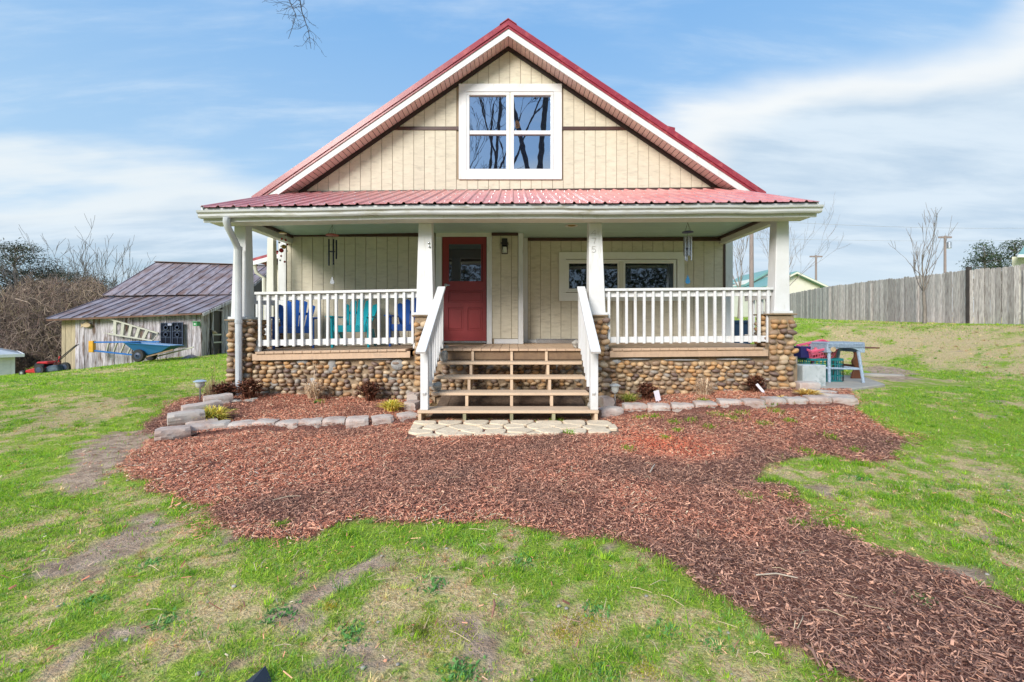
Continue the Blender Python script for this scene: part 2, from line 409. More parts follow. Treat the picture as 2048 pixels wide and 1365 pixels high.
M['paleroof'] = mat('pale_grey_roof', (.50,.53,.56), (.44,.47,.50), rough=.5)
M['creamvinyl'] = mat('cream_vinyl', (.68,.665,.57), (.62,.605,.52), rough=.6, scale=3)
M['greenroof'] = mat('green_roof_metal', (.14,.30,.27), (.18,.35,.32), rough=.45, scale=3)
M['pole'] = mat('utility_pole_wood', (.30,.24,.22), (.20,.16,.15), rough=.9, scale=5, stretch=(5,5,.5))
M['wire'] = mat('wire', (.35,.37,.40), rough=.6)
M['bark'] = mat('grey_bark', (.28,.24,.21), (.17,.145,.125), rough=.95, scale=9, stretch=(2,2,.6), bump=.5, bscale=14)
M['darkbark'] = mat('dark_bark', (.06,.05,.045), (.035,.03,.028), rough=.95, scale=6)
M['twig'] = mat('brush_twigs', None, rough=.95, attr=True)
M['leafatt'] = mat('leaf_blades', None, rough=.7, attr=True, transl=.4, spec=.2)
M['chip'] = mat('bark_mulch_chips', None, rough=.85, attr=True, spec=.2)
M['needle'] = mat('evergreen_needles', None, rough=.8, attr=True, transl=.15, spec=.2)
M['binblue'] = mat('slate_blue_plastic', (.035,.085,.17), (.03,.07,.14), rough=.5)
M['gold'] = mat('brass', (.42,.28,.06), (.3,.2,.05), rough=.35, metal=.7)
M['redbead'] = mat('red_glass_bead', (.35,.01,.015), rough=.15)
M['clearbead'] = mat('clear_bead', (.45,.5,.5), rough=.1)
M['bluecap'] = mat('navy_disc', (.01,.015,.09), rough=.3)
M['sail'] = mat('blue_sail', (.02,.15,.30), (.02,.11,.24), rough=.4)
M['redcap'] = mat('red_disc', (.38,.05,.02), (.3,.03,.02), rough=.35)
M['interior'] = mat('dark_interior', (.03,.03,.035), rough=.9)
M['curtain'] = mat('teal_curtain', (.10,.25,.23), (.06,.18,.17), rough=.8, scale=8, stretch=(5,1,.3))
M['fish'] = mat('tan_ceramic', (.55,.42,.26), (.42,.31,.19), rough=.6, scale=8)
M['greenpaint'] = mat('green_paint', (.05,.30,.10), (.04,.24,.08), rough=.5)
M['solarcap'] = mat('solar_light_cap', (.62,.66,.68), rough=.2, metal=.5)
M['frost'] = mat('frosted_lens', (.62,.64,.6), rough=.25)
M['tagwhite'] = mat('white_plant_tag', (.78,.76,.82), (.7,.66,.74), rough=.5)
M['fabric'] = mat('dark_slate_cloth', (.02,.03,.045), (.03,.04,.06), rough=.7)
def glass(name, tint, gl=.5, rough=.0, trans=.35, bump=0.0):
    m = bpy.data.materials.new(name); m.use_nodes = True; t = m.node_tree; t.nodes.clear(); l = t.links.new
    a = t.nodes.new('ShaderNodeBsdfGlossy'); a.inputs['Color'].default_value = (.72,.84,1,1); a.inputs['Roughness'].default_value = rough
    if bump:
        co = t.nodes.new('ShaderNodeTexCoord'); q = t.nodes.new('ShaderNodeTexNoise'); q.inputs['Scale'].default_value = 2.5; l(co.outputs['Object'], q.inputs['Vector'])
        bp = t.nodes.new('ShaderNodeBump'); bp.inputs['Strength'].default_value = bump; bp.inputs['Distance'].default_value = .02; l(q.outputs[0], bp.inputs['Height']); l(bp.outputs[0], a.inputs['Normal'])
    d = t.nodes.new('ShaderNodeBsdfDiffuse'); d.inputs[0].default_value = (*tint, 1)
    tr = t.nodes.new('ShaderNodeBsdfTransparent'); tr.inputs[0].default_value = (.8,.85,.85,1)
    m1 = t.nodes.new('ShaderNodeMixShader'); m1.inputs[0].default_value = trans; l(d.outputs[0], m1.inputs[1]); l(tr.outputs[0], m1.inputs[2])
    m2 = t.nodes.new('ShaderNodeMixShader'); m2.inputs[0].default_value = gl; l(m1.outputs[0], m2.inputs[1]); l(a.outputs[0], m2.inputs[2])
    o = t.nodes.new('ShaderNodeOutputMaterial'); l(m2.outputs[0], o.inputs[0]); return m
M['glass_hi'] = glass('upper_window_glass', (.01,.015,.04), .52, .0, .35, .04)
M['glass_lo'] = glass('lower_window_glass', (.02,.025,.025), .13, .02, .45, .06)
M['glass_door'] = glass('door_glass', (.03,.025,.025), .16, .03, .2, .05)
def emis(name, c, s):
    m = bpy.data.materials.new(name); m.use_nodes = True; b = m.node_tree.nodes['Principled BSDF']
    b.inputs['Emission Color'].default_value = (*c, 1); b.inputs['Emission Strength'].default_value = s; return m
M['lampglow'] = emis('lit_lamp_globe', (1, .42, .1), 3.0)
# ------------------------------------------------------------ ground, mulch, grass
def gp(lst): return [tuple(G(*p)[:2]) for p in lst]
BEDL = gp([(335,872),(377,876),(475,867),(569,865),(663,860),(760,854),(835,845)]) + [(-1.2,6.5),(-4.45,6.5),(-4.75,5.9)]
BEDR = gp([(1215,836),(1272,830),(1369,828),(1465,823),(1550,817),(1643,815),(1712,812)]) + [(5.0,6.2),(4.4,6.5),(1.2,6.5)]
BEDS += [(BEDL, .055), (BEDR, .055)]
MULCH = gp([(305,872),(240,925),(250,950),(330,985),(395,1010),(440,1050),(520,1078),(640,1078),(745,1040),(870,1030),(1010,1045),(1120,1075),
            (1240,1085),(1330,1110),(1400,1165),(1480,1215),(1580,1290),(1720,1385),(1800,1500),(2500,1500),(2350,1320),(2048,1205),(1920,1150),(1790,1115),(1690,1070),
            (1610,1030),(1590,975),(1500,965),(1560,925),(1640,905),(1720,925),(1790,925),(1800,885),(1745,835),(1712,812)]) + [(4.2,6.0),(-4.3,5.2)]
STRIP = gp([(285,850),(330,815),(395,790),(440,785),(455,800),(340,850),(305,872)])
SOILS = [gp(q) for q in ([(115,965),(165,880),(235,862),(330,848),(330,870),(260,905),(250,935),(180,985)],
        [(90,1150),(170,1095),(300,1040),(370,1030),(330,1075),(160,1160)], [(930,1310),(1010,1260),(1090,1290),(1100,1340),(980,1350)],
        [(40,1340),(120,1300),(180,1320),(110,1380)], [(1730,735),(1760,728),(1830,742),(1810,765),(1750,760)], [(600,1390),(620,1330),(700,1330),(740,1390)],
        [(470,1345),(540,1325),(570,1345),(530,1400)])]
STRAW = [gp(q) for q in ([(40,880),(120,810),(250,800),(330,830),(220,850),(130,900)], [(180,745),(240,735),(320,742),(260,755)],
        [(1600,720),(1700,690),(1830,665),(2100,680),(2200,740),(2048,750),(1850,720),(1700,730)], [(1660,1000),(1800,960),(1900,1060),(1780,1060)])]
UNDER = [(-1.15,5.25),(1.1,5.25),(1.1,6.45),(-1.15,6.45)]
PAVE = [tuple(P(828,848,F*CAMZ/(848-HY))[:2]), tuple(P(1222,846,F*CAMZ/(846-HY))[:2]), tuple(P(1243,872,F*CAMZ/(872-HY))[:2]), tuple(P(812,880,F*CAMZ/(880-HY))[:2])]
def jit(x, y, a=.22, s=2.2):
    return x + (fbm(x, y, 4, s) - .5) * a * 2, y + (fbm(x + 50, y + 9, 4, s) - .5) * a * 2
def m_mulch(x, y):
    a, b = jit(x, y, .16, 3)
    m = inpoly(a, b, MULCH) | inpoly(a, b, STRIP) | inpoly(x, y, BEDL) | inpoly(x, y, BEDR)
    return m & ~inpoly(x, y, UNDER)
def m_soil(x, y):
    a, b = jit(x, y, .3, 3); r = inpoly(x, y, UNDER)
    for q in SOILS: r = r | inpoly(a, b, q)
    near = inpoly(*jit(x, y, .5, 1.2), [(-5.2,2.2),(-2.6,2.2),(-2.6,5.4),(-5.2,5.2)])
    r = r | ((fbm(x + 7, y + 3, 4, 2.6) > .74) & (y < 3.2))
    return r
def m_straw(x, y):
    a, b = jit(x, y, .8, 1.2); r = np.zeros(np.shape(x), bool)
    for q in STRAW: r = r | inpoly(a, b, q)
    return r
def greenness(x, y):           # 0 straw .. 1 lush
    g = fbm(x + 3, y + 5, 3, .5) * .30 + fbm(x, y + 31, 3, 2.6) * .30 + fbm(x + 70, y + 11, 3, 9) * .40
    g = (g - .5) * 3.6 + .62
    g = g + .30 * sstep((-x - 1.5) / 2.5) * sstep((4.8 - y) / 1.5) - .10 * sstep((2.6 - y) / 1.2)
    g = g + .20 * sstep((x - 3.0) / 2) * sstep((9 - y) / 3) + .12 * sstep((-x - 5) / 3) * sstep((y - 5) / 3)
    g = np.where(m_straw(x, y), g - .30, g)
    bank = sstep((x - 8.6 + .1 * (y - 8)) / 2) * sstep((15.2 + .1 * (y - 12) - x) / 1.5) * sstep((y - 5) / 2)
    g = g - .06 * bank
    return np.clip(g, .06, 1)
def axis_pts(segs):
    r = []
    for a, b, s in segs: r.append(np.arange(a, b, s))
    return np.unique(np.round(np.concatenate(r), 4))
gx = axis_pts([(-400,-60,30),(-60,-24,2),(-24,-9,.4),(-9,9,.075),(9,20,.3),(20,60,2),(60,401,30)])
gy = axis_pts([(-60,-4,4),(-4,.8,.6),(.8,7,.075),(7,12,.25),(12,32,.6),(32,80,4),(80,601,40)])
GXX, GYY = np.meshgrid(gx, gy); X1 = GXX.ravel(); Y1 = GYY.ravel(); Z1 = terrain(X1, Y1)
nx, ny = len(gx), len(gy)
ii = (np.arange(ny - 1)[:, None] * nx + np.arange(nx - 1)[None, :]).ravel()
FQ = np.stack([ii, ii + 1, ii + nx + 1, ii + nx], 1)
mm_, ss_ = m_mulch(X1, Y1), m_soil(X1, Y1); gg_ = greenness(X1, Y1)
zone = np.zeros((len(X1), 3)); zone[:, 0] = mm_; zone[:, 1] = ss_; zone[:, 2] = gg_
mg = bpy.data.materials.new('lawn_and_soil'); mg.use_nodes = True; t = mg.node_tree; t.nodes.clear(); l_ = t.links.new
def gn(ty, **k):
    q = t.nodes.new(ty)
    for a, b in k.items(): setattr(q, a, b)
    return q
gco = gn('ShaderNodeTexCoord')
def gnoise(sc, det=6, ro=.6):
    q = gn('ShaderNodeTexNoise'); q.inputs['Scale'].default_value = sc; q.inputs['Detail'].default_value = det; q.inputs['Roughness'].default_value = ro
    l_(gco.outputs['Object'], q.inputs['Vector']); return q.outputs['Fac']
def gmr(v, a, b, c=0, d=1):
    q = gn('ShaderNodeMapRange'); 
    for k_, v_ in (('From Min', a), ('From Max', b), ('To Min', c), ('To Max', d)): q.inputs[k_].default_value = v_
    l_(v, q.inputs['Value']); return q.outputs[0]
def gmix(f, a, b):
    q = gn('ShaderNodeMix', data_type='RGBA'); l_(f, q.inputs[0])
    for i, v in ((6, a), (7, b)):
        if isinstance(v, tuple): q.inputs[i].default_value = (*v, 1)
        else: l_(v, q.inputs[i])
    return q.outputs[2]
za = gn('ShaderNodeAttribute', attribute_name='col'); zs = gn('ShaderNodeSeparateColor'); l_(za.outputs['Color'], zs.inputs[0])
n1, n2, n3 = gnoise(1.7), gnoise(11), gnoise(60, 4, .7)
straw = gmix(gmr(n3, .35, .65), (.46,.32,.16), (.86,.67,.36))
green = gmix(gmr(n3, .35, .65), (.20,.30,.03), (.40,.52,.07))
ga = gn('ShaderNodeMath', operation='ADD'); l_(zs.outputs[2], ga.inputs[0]); l_(gmr(n2, .3, .7, -.35, .35), ga.inputs[1])
lawn = gmix(gmr(ga.outputs[0], .3, .75), straw, green)
soilc = gmix(gmr(n2, .35, .65), (.33,.22,.15), (.64,.47,.34))
soilc = gmix(gmr(n3, .55, .85), soilc, (.18,.12,.085))
n4 = gnoise(4.3); lawn = gmix(gmr(n4, .60, .70), lawn, soilc)
mulc = gmix(gmr(n3, .4, .6), (.13,.06,.045), (.34,.15,.11))
c_a = gmix(zs.outputs[1], lawn, soilc); c_b = gmix(zs.outputs[0], c_a, mulc)
gb = gn('ShaderNodeBsdfPrincipled'); l_(c_b, gb.inputs['Base Color']); gb.inputs['Roughness'].default_value = .95; gb.inputs['Specular IOR Level'].default_value = .15
gbp = gn('ShaderNodeBump'); gbp.inputs['Strength'].default_value = .8; gbp.inputs['Distance'].default_value = .04; l_(n3, gbp.inputs['Height']); l_(gbp.outputs[0], gb.inputs['Normal'])
go_ = gn('ShaderNodeOutputMaterial'); l_(gb.outputs[0], go_.inputs[0])
ground = npmesh('ground', np.stack([X1, Y1, Z1], 1), FQ, mg, zone, smooth=True); ground['kind'] = 'structure'

def scatter(x0, x1, y0, y1, dens, rng):
    n = int((x1 - x0) * (y1 - y0) * dens); return rng.uniform(x0, x1, n), rng.uniform(y0, y1, n)
def infr(x, y, m=.7): return np.abs(x) < 1.23 * y + m
def notbuilt(x, y):
    hse = (x > -4.6) & (x < 4.6) & (y > 6.42); barn = (x > -15.6) & (x < -10.6) & (y > 14.45)
    slab = (x > 4.9) & (x < 7.9) & (y > 7.0) & (y < 8.7)
    return ~(hse | barn | inpoly(x, y, PAVE) | slab)
BV, BC, BF = [], [], []; boff = 0
def blades(x, y, h, w, colr, lean=.5, seg2=True, rng=RNG, z=None, ang=None):
    """grass blades: bent strips, 3 triangles near, 1 triangle far"""
    global boff
    n = len(x); 
    if n == 0: return
    if z is None: z = terrain(x, y) - .004
    a = rng.uniform(0, 2*np.pi, n) if ang is None else ang; b = a + rng.uniform(-.8, .8, n) + np.pi/2
    dx, dy = np.cos(a), np.sin(a); wx, wy = np.cos(b) * w / 2, np.sin(b) * w / 2
    le = rng.uniform(.15, 1, n) * lean * h
    p0 = np.stack([x - wx, y - wy, z], 1); p1 = np.stack([x + wx, y + wy, z], 1)
    mx, my, mz = x + dx * le * .35, y + dy * le * .35, z + h * .6
    p2 = np.stack([mx - wx * .8, my - wy * .8, mz], 1); p3 = np.stack([mx + wx * .8, my + wy * .8, mz], 1)
    p4 = np.stack([x + dx * le, y + dy * le, z + h * (1 - .25 * (le / np.maximum(h, 1e-4)) ** 2 * .5)], 1)
    if seg2:
        V = np.stack([p0, p1, p2, p3, p4], 1).reshape(-1, 3); k = 5
        base = np.arange(n)[:, None] * 5 + boff
        Fs = np.concatenate([base + np.array([[0,1,3]]), base + np.array([[0,3,2]]), base + np.array([[2,3,4]])])
    else:
        V = np.stack([p0, p1, p4], 1).reshape(-1, 3); k = 3
        Fs = np.arange(n)[:, None] * 3 + boff + np.array([[0,1,2]])
    BV.append(V); BC.append(np.repeat(colr, k, axis=0)); BF.append(Fs); boff += n * k
def flush(name, m):
    global BV, BC, BF, boff
    o = npmesh(name, np.concatenate(BV), np.concatenate(BF), m, np.concatenate(BC)); BV, BC, BF, boff = [], [], [], 0
    return o
GREENS = np.array([(.21,.45,.02),(.34,.58,.03),(.45,.66,.05),(.15,.35,.035),(.56,.68,.09),(.34,.50,.08),(.30,.52,.13)])
STRAWS = np.array([(.88,.68,.34),(.92,.77,.46),(.70,.49,.23),(.84,.72,.32),(.55,.36,.18),(.66,.66,.22),(.76,.49,.29)])
def grass_cols(g, rng):
    n = len(g); isg = rng.random(n) < np.clip(g * .74 + .14, 0, .9)
    c = np.where(isg[:, None], GREENS[rng.integers(0, len(GREENS), n)], STRAWS[rng.integers(0, len(STRAWS), n)])
    return c * rng.uniform(.75, 1.25, (n, 1)), isg
r2 = np.random.default_rng(5)
for (y0, y1, dens, w, hh, s2, td) in ((.95,2.0,17000,.0026,.024,True,80),(2.0,3.2,12500,.0034,.026,True,70),(3.2,4.8,7000,.0048,.030,False,46),(4.8,7.5,3600,.0075,.036,False,20),
                                   (7.5,11,1900,.011,.042,False,9),(11,17,900,.018,.05,False,3),(17,30,160,.035,.07,False,0)):
    xm = 1.23 * y1 + .7
    x, y = scatter(-xm, xm, y0, y1, dens, r2); k = infr(x, y) & notbuilt(x, y); x, y = x[k], y[k]
    if y0 > 10: k = (x < -5) | ((x > 5) & (x < 16 + .3 * np.clip(y - 13, 0, 50))); x, y = x[k], y[k]
    g = greenness(x, y); p = r2.random(len(x)); soil = m_soil(x, y); mul = m_mulch(x, y)
    # soft margin where the lawn creeps into the mulch
    a_, b_ = jit(x, y, .34, 5); creep = ~m_mulch(a_, b_)
    clump = fbm(x + 90, y, 3, 8)
    bare = fbm(x + 12, y + 44, 3, 3.5) > .655
    keep = (p < .62 + .38 * np.clip(g * .9 + (clump - .5) * 1.6, 0, 1)) & (~mul | (creep & (p < .22))) & (~soil | (p < .06)) & (~bare | (p < .22))
    x, y, g = x[keep], y[keep], g[keep]; clump = clump[keep]
    c, isg = grass_cols(g, r2)
    hgt = hh * r2.uniform(.4, 1.15, len(x)) * np.where(isg, .6 + .7 * np.clip(g, 0, 1) * np.clip(clump * 1.6, .4, 1.5), .6)
    blades(x, y, hgt, w * r2.uniform(.7, 1.3, len(x)), c, lean=np.where(isg, 1.7, 2.8), seg2=s2, rng=r2)
    # small star-shaped tufts, each one shade of green or straw
    if td:
        tx, ty = scatter(-xm, xm, y0, y1, td, r2); k = infr(tx, ty) & notbuilt(tx, ty) & ~m_mulch(tx, ty) & ((~m_soil(tx, ty)) | (r2.random(len(tx)) < .12)); tx, ty = tx[k], ty[k]
        g = greenness(tx, ty); c, isg = grass_cols(np.clip(g * 1.1, 0, 1), r2); nb = 22; sz = r2.uniform(.5, 1.5, len(tx)) * np.where(isg, 1, .7)
        an = r2.uniform(0, 2*np.pi, (len(tx), nb)); rr = np.abs(r2.normal(0, .012, (len(tx), nb))) * sz[:, None]
        X_t = (tx[:, None] + np.cos(an) * rr).ravel(); Y_t = (ty[:, None] + np.sin(an) * rr).ravel()
        cc = (np.repeat(c, nb, axis=0)) * r2.uniform(.8, 1.2, (len(X_t), 1))
        blades(X_t, Y_t, np.repeat(sz, nb) * hh * 1.25 * r2.uniform(.5, 1.1, len(X_t)), w * 1.05 * r2.uniform(.7, 1.2, len(X_t)), cc, lean=1.6, seg2=s2, rng=r2, ang=(an + r2.normal(0, .3, an.shape)).ravel())
# tufts that stand out of the mulch and against the edging stones
spots = [(1255,905,14),(1420,855,16),(1465,838,20),(1530,850,14),(1555,825,16),(1580,845,12),(1500,1000,22),(1600,1055,20),(1660,1055,24),(1580,1000,20),(1345,845,12),
         (1305,835,14),(1330,878,12),(1355,862,10),(1440,832,20),(1480,828,16),(1540,815,14),(1590,812,12),(1650,808,12),(1700,810,14),(1710,900,14),(1725,930,18),(1112,842,16),(1140,870,14),
         (560,1050,16),(640,812,10),(1280,838,12),(1380,842,14),(1405,812,12),(1615,905,18),(1660,880,14),(1650,925,20),(1545,965,16),(700,1075,18),(1880,1010,26),(1980,1010,24),(1800,985,22),(1690,995,18)]
for px, py, wpx in spots:
    c0 = G(px, py); sc = wpx / F * c0.y; n = 110
    x = c0.x + r2.normal(0, sc * .5, n); y = c0.y + r2.normal(0, sc * .5, n)
    c = GREENS[r2.integers(0, 4, n)] * r2.uniform(.8, 1.25, (n, 1))
    blades(x, y, r2.uniform(.02, .055, n), np.full(n, .0014 * max(c0.y, 2)), c * .8, lean=1.2, rng=r2)
for px, py, wpx, colr_, n in ((885,1275,60,(.55,.66,.06),1500),(850,1250,30,(.5,.62,.08),500),(1175,1240,40,(.62,.58,.07),700),(1130,1265,30,(.66,.56,.08),500),(1290,1330,30,(.62,.60,.07),500),(845,1270,14,(.28,.36,.06),300),(660,1225,16,(.7,.55,.06),160),(835,1262,12,(.3,.36,.07),260),(1255,1300,30,(.20,.42,.06),500),(1290,1160,26,(.24,.44,.06),300)):
    c0 = G(px, py); sc = wpx / F * c0.y; x = c0.x + r2.normal(0, sc * .6, n); y = c0.y + r2.normal(0, sc * .5, n)
    blades(x, y, r2.uniform(.005, .013, n), np.full(n, .0035), np.array(colr_) * .8 * r2.uniform(.7, 1.25, (n, 1)), lean=1.2, rng=r2)
# low broad-leaved weeds
for px, py in ((920,1340),(935,1350),(865,1180),(1190,1215),(1330,1250),(1430,1280),(330,1250),(180,1210),(700,1280),(560,1240),(1850,1200),(1720,960),(1210,1345),(300,1130),(1050,1120)):
    c0 = G(px, py); n = 70; x = c0.x + r2.normal(0, .035, n); y = c0.y + r2.normal(0, .03, n)
    blades(x, y, r2.uniform(.008, .022, n), r2.uniform(.008, .014, n), np.array([(.16,.36,.10)]) * r2.uniform(.7, 1.4, (n, 1)), lean=1.6, rng=r2)
gr = flush('grass', M['leafatt']); gr['kind'] = 'stuff'; gr['label'] = 'patchy spring lawn grass, bright green mixed with straw'

# mulch chips
r3 = np.random.default_rng(9); CV, CC, CF = [], [], []; coff = 0
REDZ = [(G(1330,890), .55), (G(450,940), .7), (G(700,935), .9), (G(600,790), .7), (G(980,1010), .6), (G(1450,800), .7)]
DARKZ = [(G(560,1030), .6), (G(830,960), .5), (G(1450,960), .7), (G(1160,875), .5), (G(1780,1200), .6), (G(1250,930), .35), (G(1560,930), .5)]
for (y0, y1, dens, sz) in ((1.2,2.4,12000,1.0),(2.4,3.4,10500,1.0),(3.4,4.6,8500,1.0),(4.6,6.6,6500,1.1)):
    x, y = scatter(-5.6, 5.6, y0, y1, dens, r3); k = infr(x, y) & notbuilt(x, y); x, y = x[k], y[k]
    mul = m_mulch(x, y); a_, b_ = jit(x, y, .5, 5); sp_ = m_mulch(a_, b_)
    k = mul | (sp_ & (r3.random(len(x)) < .28)) | (r3.random(len(x)) < .008); x, y = x[k], y[k]
    n = len(x); z = terrain(x, y) + r3.uniform(.0, .022, n)
    ln = r3.gamma(2.0, .0075, n) * sz + .006; wd = r3.uniform(.0022, .0062, n) * sz; big = r3.random(n) < .06; wd[big] *= 2.1; lg = r3.random(n) < .04; ln[lg] *= 1.9
    a = r3.uniform(0, np.pi, n); tl = r3.normal(0, .34, n); ro = r3.normal(0, .6, n)
    D = np.stack([np.cos(a) * np.cos(tl), np.sin(a) * np.cos(tl), np.sin(tl)], 1)
    Sx = np.stack([-np.sin(a) * np.cos(ro), np.cos(a) * np.cos(ro), np.sin(ro)], 1)
    C0 = np.stack([x, y, z + .004], 1); Up = np.cross(D, Sx)
    e = D * ln[:, None] / 2; s_ = Sx * wd[:, None] / 2; bw = Up * (wd * .35)[:, None]
    tp = r3.uniform(.2, 1, (n, 1))
    V = np.stack([C0 - e - s_, C0 - e + s_ * tp, C0 + e + s_, C0 + e - s_ * tp, C0 + bw], 1).reshape(-1, 3)
    base = np.arange(n)[:, None] * 5 + coff
    CF.append(np.concatenate([base + np.array([[0,1,4]]), base + np.array([[1,2,4]]), base + np.array([[2,3,4]]), base + np.array([[3,0,4]])])); coff += n * 5
    redn = fbm(x, y, 4, 1.0)
    for c0, rr in REDZ: redn = redn + .30 * np.exp(-((x - c0.x) ** 2 + (y - c0.y) ** 2) / rr ** 2)
    for c0, rr in DARKZ: redn = redn - .30 * np.exp(-((x - c0.x) ** 2 + (y - c0.y) ** 2) / rr ** 2)
    redn = np.clip((redn - .30) * 3.0, 0, 1)[:, None]
    q = r3.random((n, 1))
    cd = np.where(q < .55, np.array([[.16,.095,.078]]), np.array([[.38,.24,.185]]))
    cr = np.where(q < .40, np.array([[.34,.14,.095]]), np.where(q < .88, np.array([[.56,.27,.19]]), np.array([[.74,.48,.36]])))
    c = cd * (1 - redn) + cr * redn
    hot = np.zeros(n)
    for c0, rr in (REDZ[0], (G(640,795), .5)): hot = hot + np.exp(-((x - c0.x) ** 2 + (y - c0.y) ** 2) / (rr * .7) ** 2)
    c = c * (1 + hot[:, None] * np.array([.30, -.25, -.35]))
    c = np.minimum(c * r3.uniform(.8, 1.5, (n, 1)) * np.array([1.30, 1.12, 1.0]), [.82,.66,.56])
    CV.append(V); CC.append(np.repeat(c, 5, axis=0))
ch = npmesh('mulch', np.concatenate(CV), np.concatenate(CF), M['chip'], np.concatenate(CC)); ch['kind'] = 'stuff'; ch['label'] = 'red and brown shredded bark mulch in front of the porch'
# sticks and bark strips that lie on top
for k, (a, b_, c_, d_, w_, lab, cc_) in enumerate(((988,1215,984,1250,.010,'red-brown splinter of wood lying in the front lawn',(.42,.20,.13)),(1512,1160,1595,1166,.006,'long pale stick lying on the dark mulch',(.62,.52,.40)),(1612,1300,1640,1345,.008,'reddish splinter at the lawn edge of the mulch strip',(.45,.25,.18)),(1300,955,1310,938,.007,'pale chip of wood standing out of the red mulch',(.7,.6,.48)),(545,1010,600,1000,.005,'thin tan twig on the mulch near the left lawn edge',(.55,.45,.32)))):
    A, Bq = G(a,b_), G(c_,d_); A.z = tz(A.x,A.y)+.03; Bq.z = tz(Bq.x,Bq.y)+.032; mid = A.lerp(Bq,.5)+Vector((.006,.01,.008))
    tag(MB().tube([A, mid, Bq], [w_*.5, w_*.62, w_*.35], 6).build('stick', mat('stick_wood_%s' % 'abcde'[k], cc_, tuple(v*.7 for v in cc_), scale=30, rough=.9, bump=.4)), lab, 'stick')
# fallen bits on the lawn: straw stalks, dead leaves and pebbles
mb = MB()
for i in range(260):
    y = random.uniform(1.5, 5.5); x = random.uniform(-1.2*y, 1.2*y)
    if not notbuilt(np.array([x]), np.array([y]))[0]: continue
    a = random.uniform(0, 3.14); l0 = random.uniform(.03, .11); z = tz(x, y) + .022; b = a + random.uniform(-.5, .5)
    mb.tube([(x,y,z),(x+math.cos(a)*l0*.6,y+math.sin(a)*l0*.6,z+random.uniform(0,.02)),(x+math.cos(a)*l0*.6+math.cos(b)*l0*.4,y+math.sin(a)*l0*.6+math.sin(b)*l0*.4,z)], .0013, 3)
o = mb.build('straw_litter', mat('pale_straw', (.62,.50,.33), (.5,.38,.24), scale=4, rough=.9)); o['kind'] = 'stuff'; o['label'] = 'dry straw stalks lying about on the lawn'
mb = MB()
for i in range(170):
    y = random.uniform(1.4, 6); x = random.uniform(-1.2*y, 1.2*y)
    if not notbuilt(np.array([x]), np.array([y]))[0] or (m_mulch(np.array([x]), np.array([y]))[0] and random.random() < .8): continue
    r = random.uniform(.003, .009); mb.ball((x, y, tz(x, y) + .004), r, 6, 4, (1.3, 1, .7))
o = mb.build('pebbles', M['rock'], smooth='all'); o['kind'] = 'stuff'; o['label'] = 'small pebbles scattered on bare earth'
# ------------------------------------------------------------ the house
YW, YR = 8.27, 8.73
ZD, ZC = .865, 3.04
M['bright_trim'] = mat('bright_white_trim', (.82,.81,.78), (.76,.75,.71), rough=.45, scale=3, bump=.04)
house = thing('house', 'cream cottage with red metal gable roof over a full-width front porch', 'house', (0, 8.3, 0))
AX, RZ, SLL, SLR = -.07, 6.93, .69, .67
def zr(x): return RZ - (SLL * (AX - x) if x < AX else SLR * (x - AX))
# --- inner shell so that nothing shines through
b = MB()
b.prism([(-4.40,0),(4.38,0),(4.38,3.5),(AX,zr(AX)-.33),(-4.40,3.5)], 'y', 9.6, 16.9)
b.box(-4.40,-4.36,8.30,9.6,0,3.3); b.box(4.34,4.38,8.76,9.6,0,3.3)
b.build('inner_walls', M['interior'], house)
b = MB(); b.box(-4.36,4.34,8.8,9.58,3.3,3.34).box(-4.36,4.34,8.33,9.58,.80,.84); b.build('inner_floor', M['interior'], house)
b = MB(); b.box(-4.43,-4.405,8.28,16.9,0,3.62); b.build('side_wall', M['siding'], house)
b = MB(); b.box(4.385,4.41,8.74,16.9,0,3.68); b.build('side_wall', M['siding'], house)
# --- backing sheets with openings, boards in front
def sheet(name, polys, y0, y1, m):
    b = MB()
    for p in polys: b.prism(p, 'y', y0, y1)
    return b.build(name, m, house)
rect = lambda x0,x1,z0,z1: [(x0,z0),(x1,z0),(x1,z1),(x0,z1)]
DX0, DX1, DZ0, DZ1 = -1.375, -.495, .925, 2.965
sheet('wall_backing', [rect(-4.42,DX0,.8,3.1), rect(DX1,.215,.8,3.1), rect(DX0,DX1,DZ1,3.1)], YW+.014, YW+.03, M['groove'])
WX0, WX1, WZ0, WZ1 = (1132-1024)/F*YR, (1351.6-1024)/F*YR, CAMZ+(655-584.5)/F*YR, CAMZ+(655-520.6)/F*YR
sheet('wall_backing', [rect(.228,WX0,.8,3.1), rect(WX1,4.40,.8,3.1), rect(WX0,WX1,.8,WZ0), rect(WX0,WX1,WZ1,3.1)], YR+.014, YR+.03, M['groove'])
b = MB(); b.box(.20,.228,YW+.02,YR+.03,.8,3.1); b.build('wall_return', M['siding'], house)
def boards(x0, x1, z0, z1f, y, phase, pitch=.209, holes=()):
    k = math.ceil((x0 - phase) / pitch) - 1
    while phase + k * pitch < x1:
        a = max(x0, phase + k*pitch) + .0045; c = min(x1, phase + (k+1)*pitch) - .0045; k += 1
        if c - a < .02: continue
        segs = [(z0, None)]
        for (hx0, hx1, hz0, hz1) in holes:
            if a > hx0 - .1 and c < hx1 + .1: segs = [(z0, hz0), (hz1, None)]
        for s0, s1 in segs:
            ta, tc = z1f(a), z1f(c)
            if s1 is not None: ta = tc = s1
            if min(ta, tc) - s0 < -.05 or max(ta, tc) <= s0 + .01: continue
            p = [(a, s0), (c, s0)]
            if tc > s0: p.append((c, tc))
            if s1 is None and a < AX < c and z1f(AX) > ta and z1f(AX) > tc: p.append((AX, z1f(AX)))
            if ta > s0: p.append((a, ta))
            if len(p) < 3: continue
            MB().prism(p, 'y', y, y + .012).build('siding_board', M['siding'], house)
flat = lambda z: (lambda x: z)
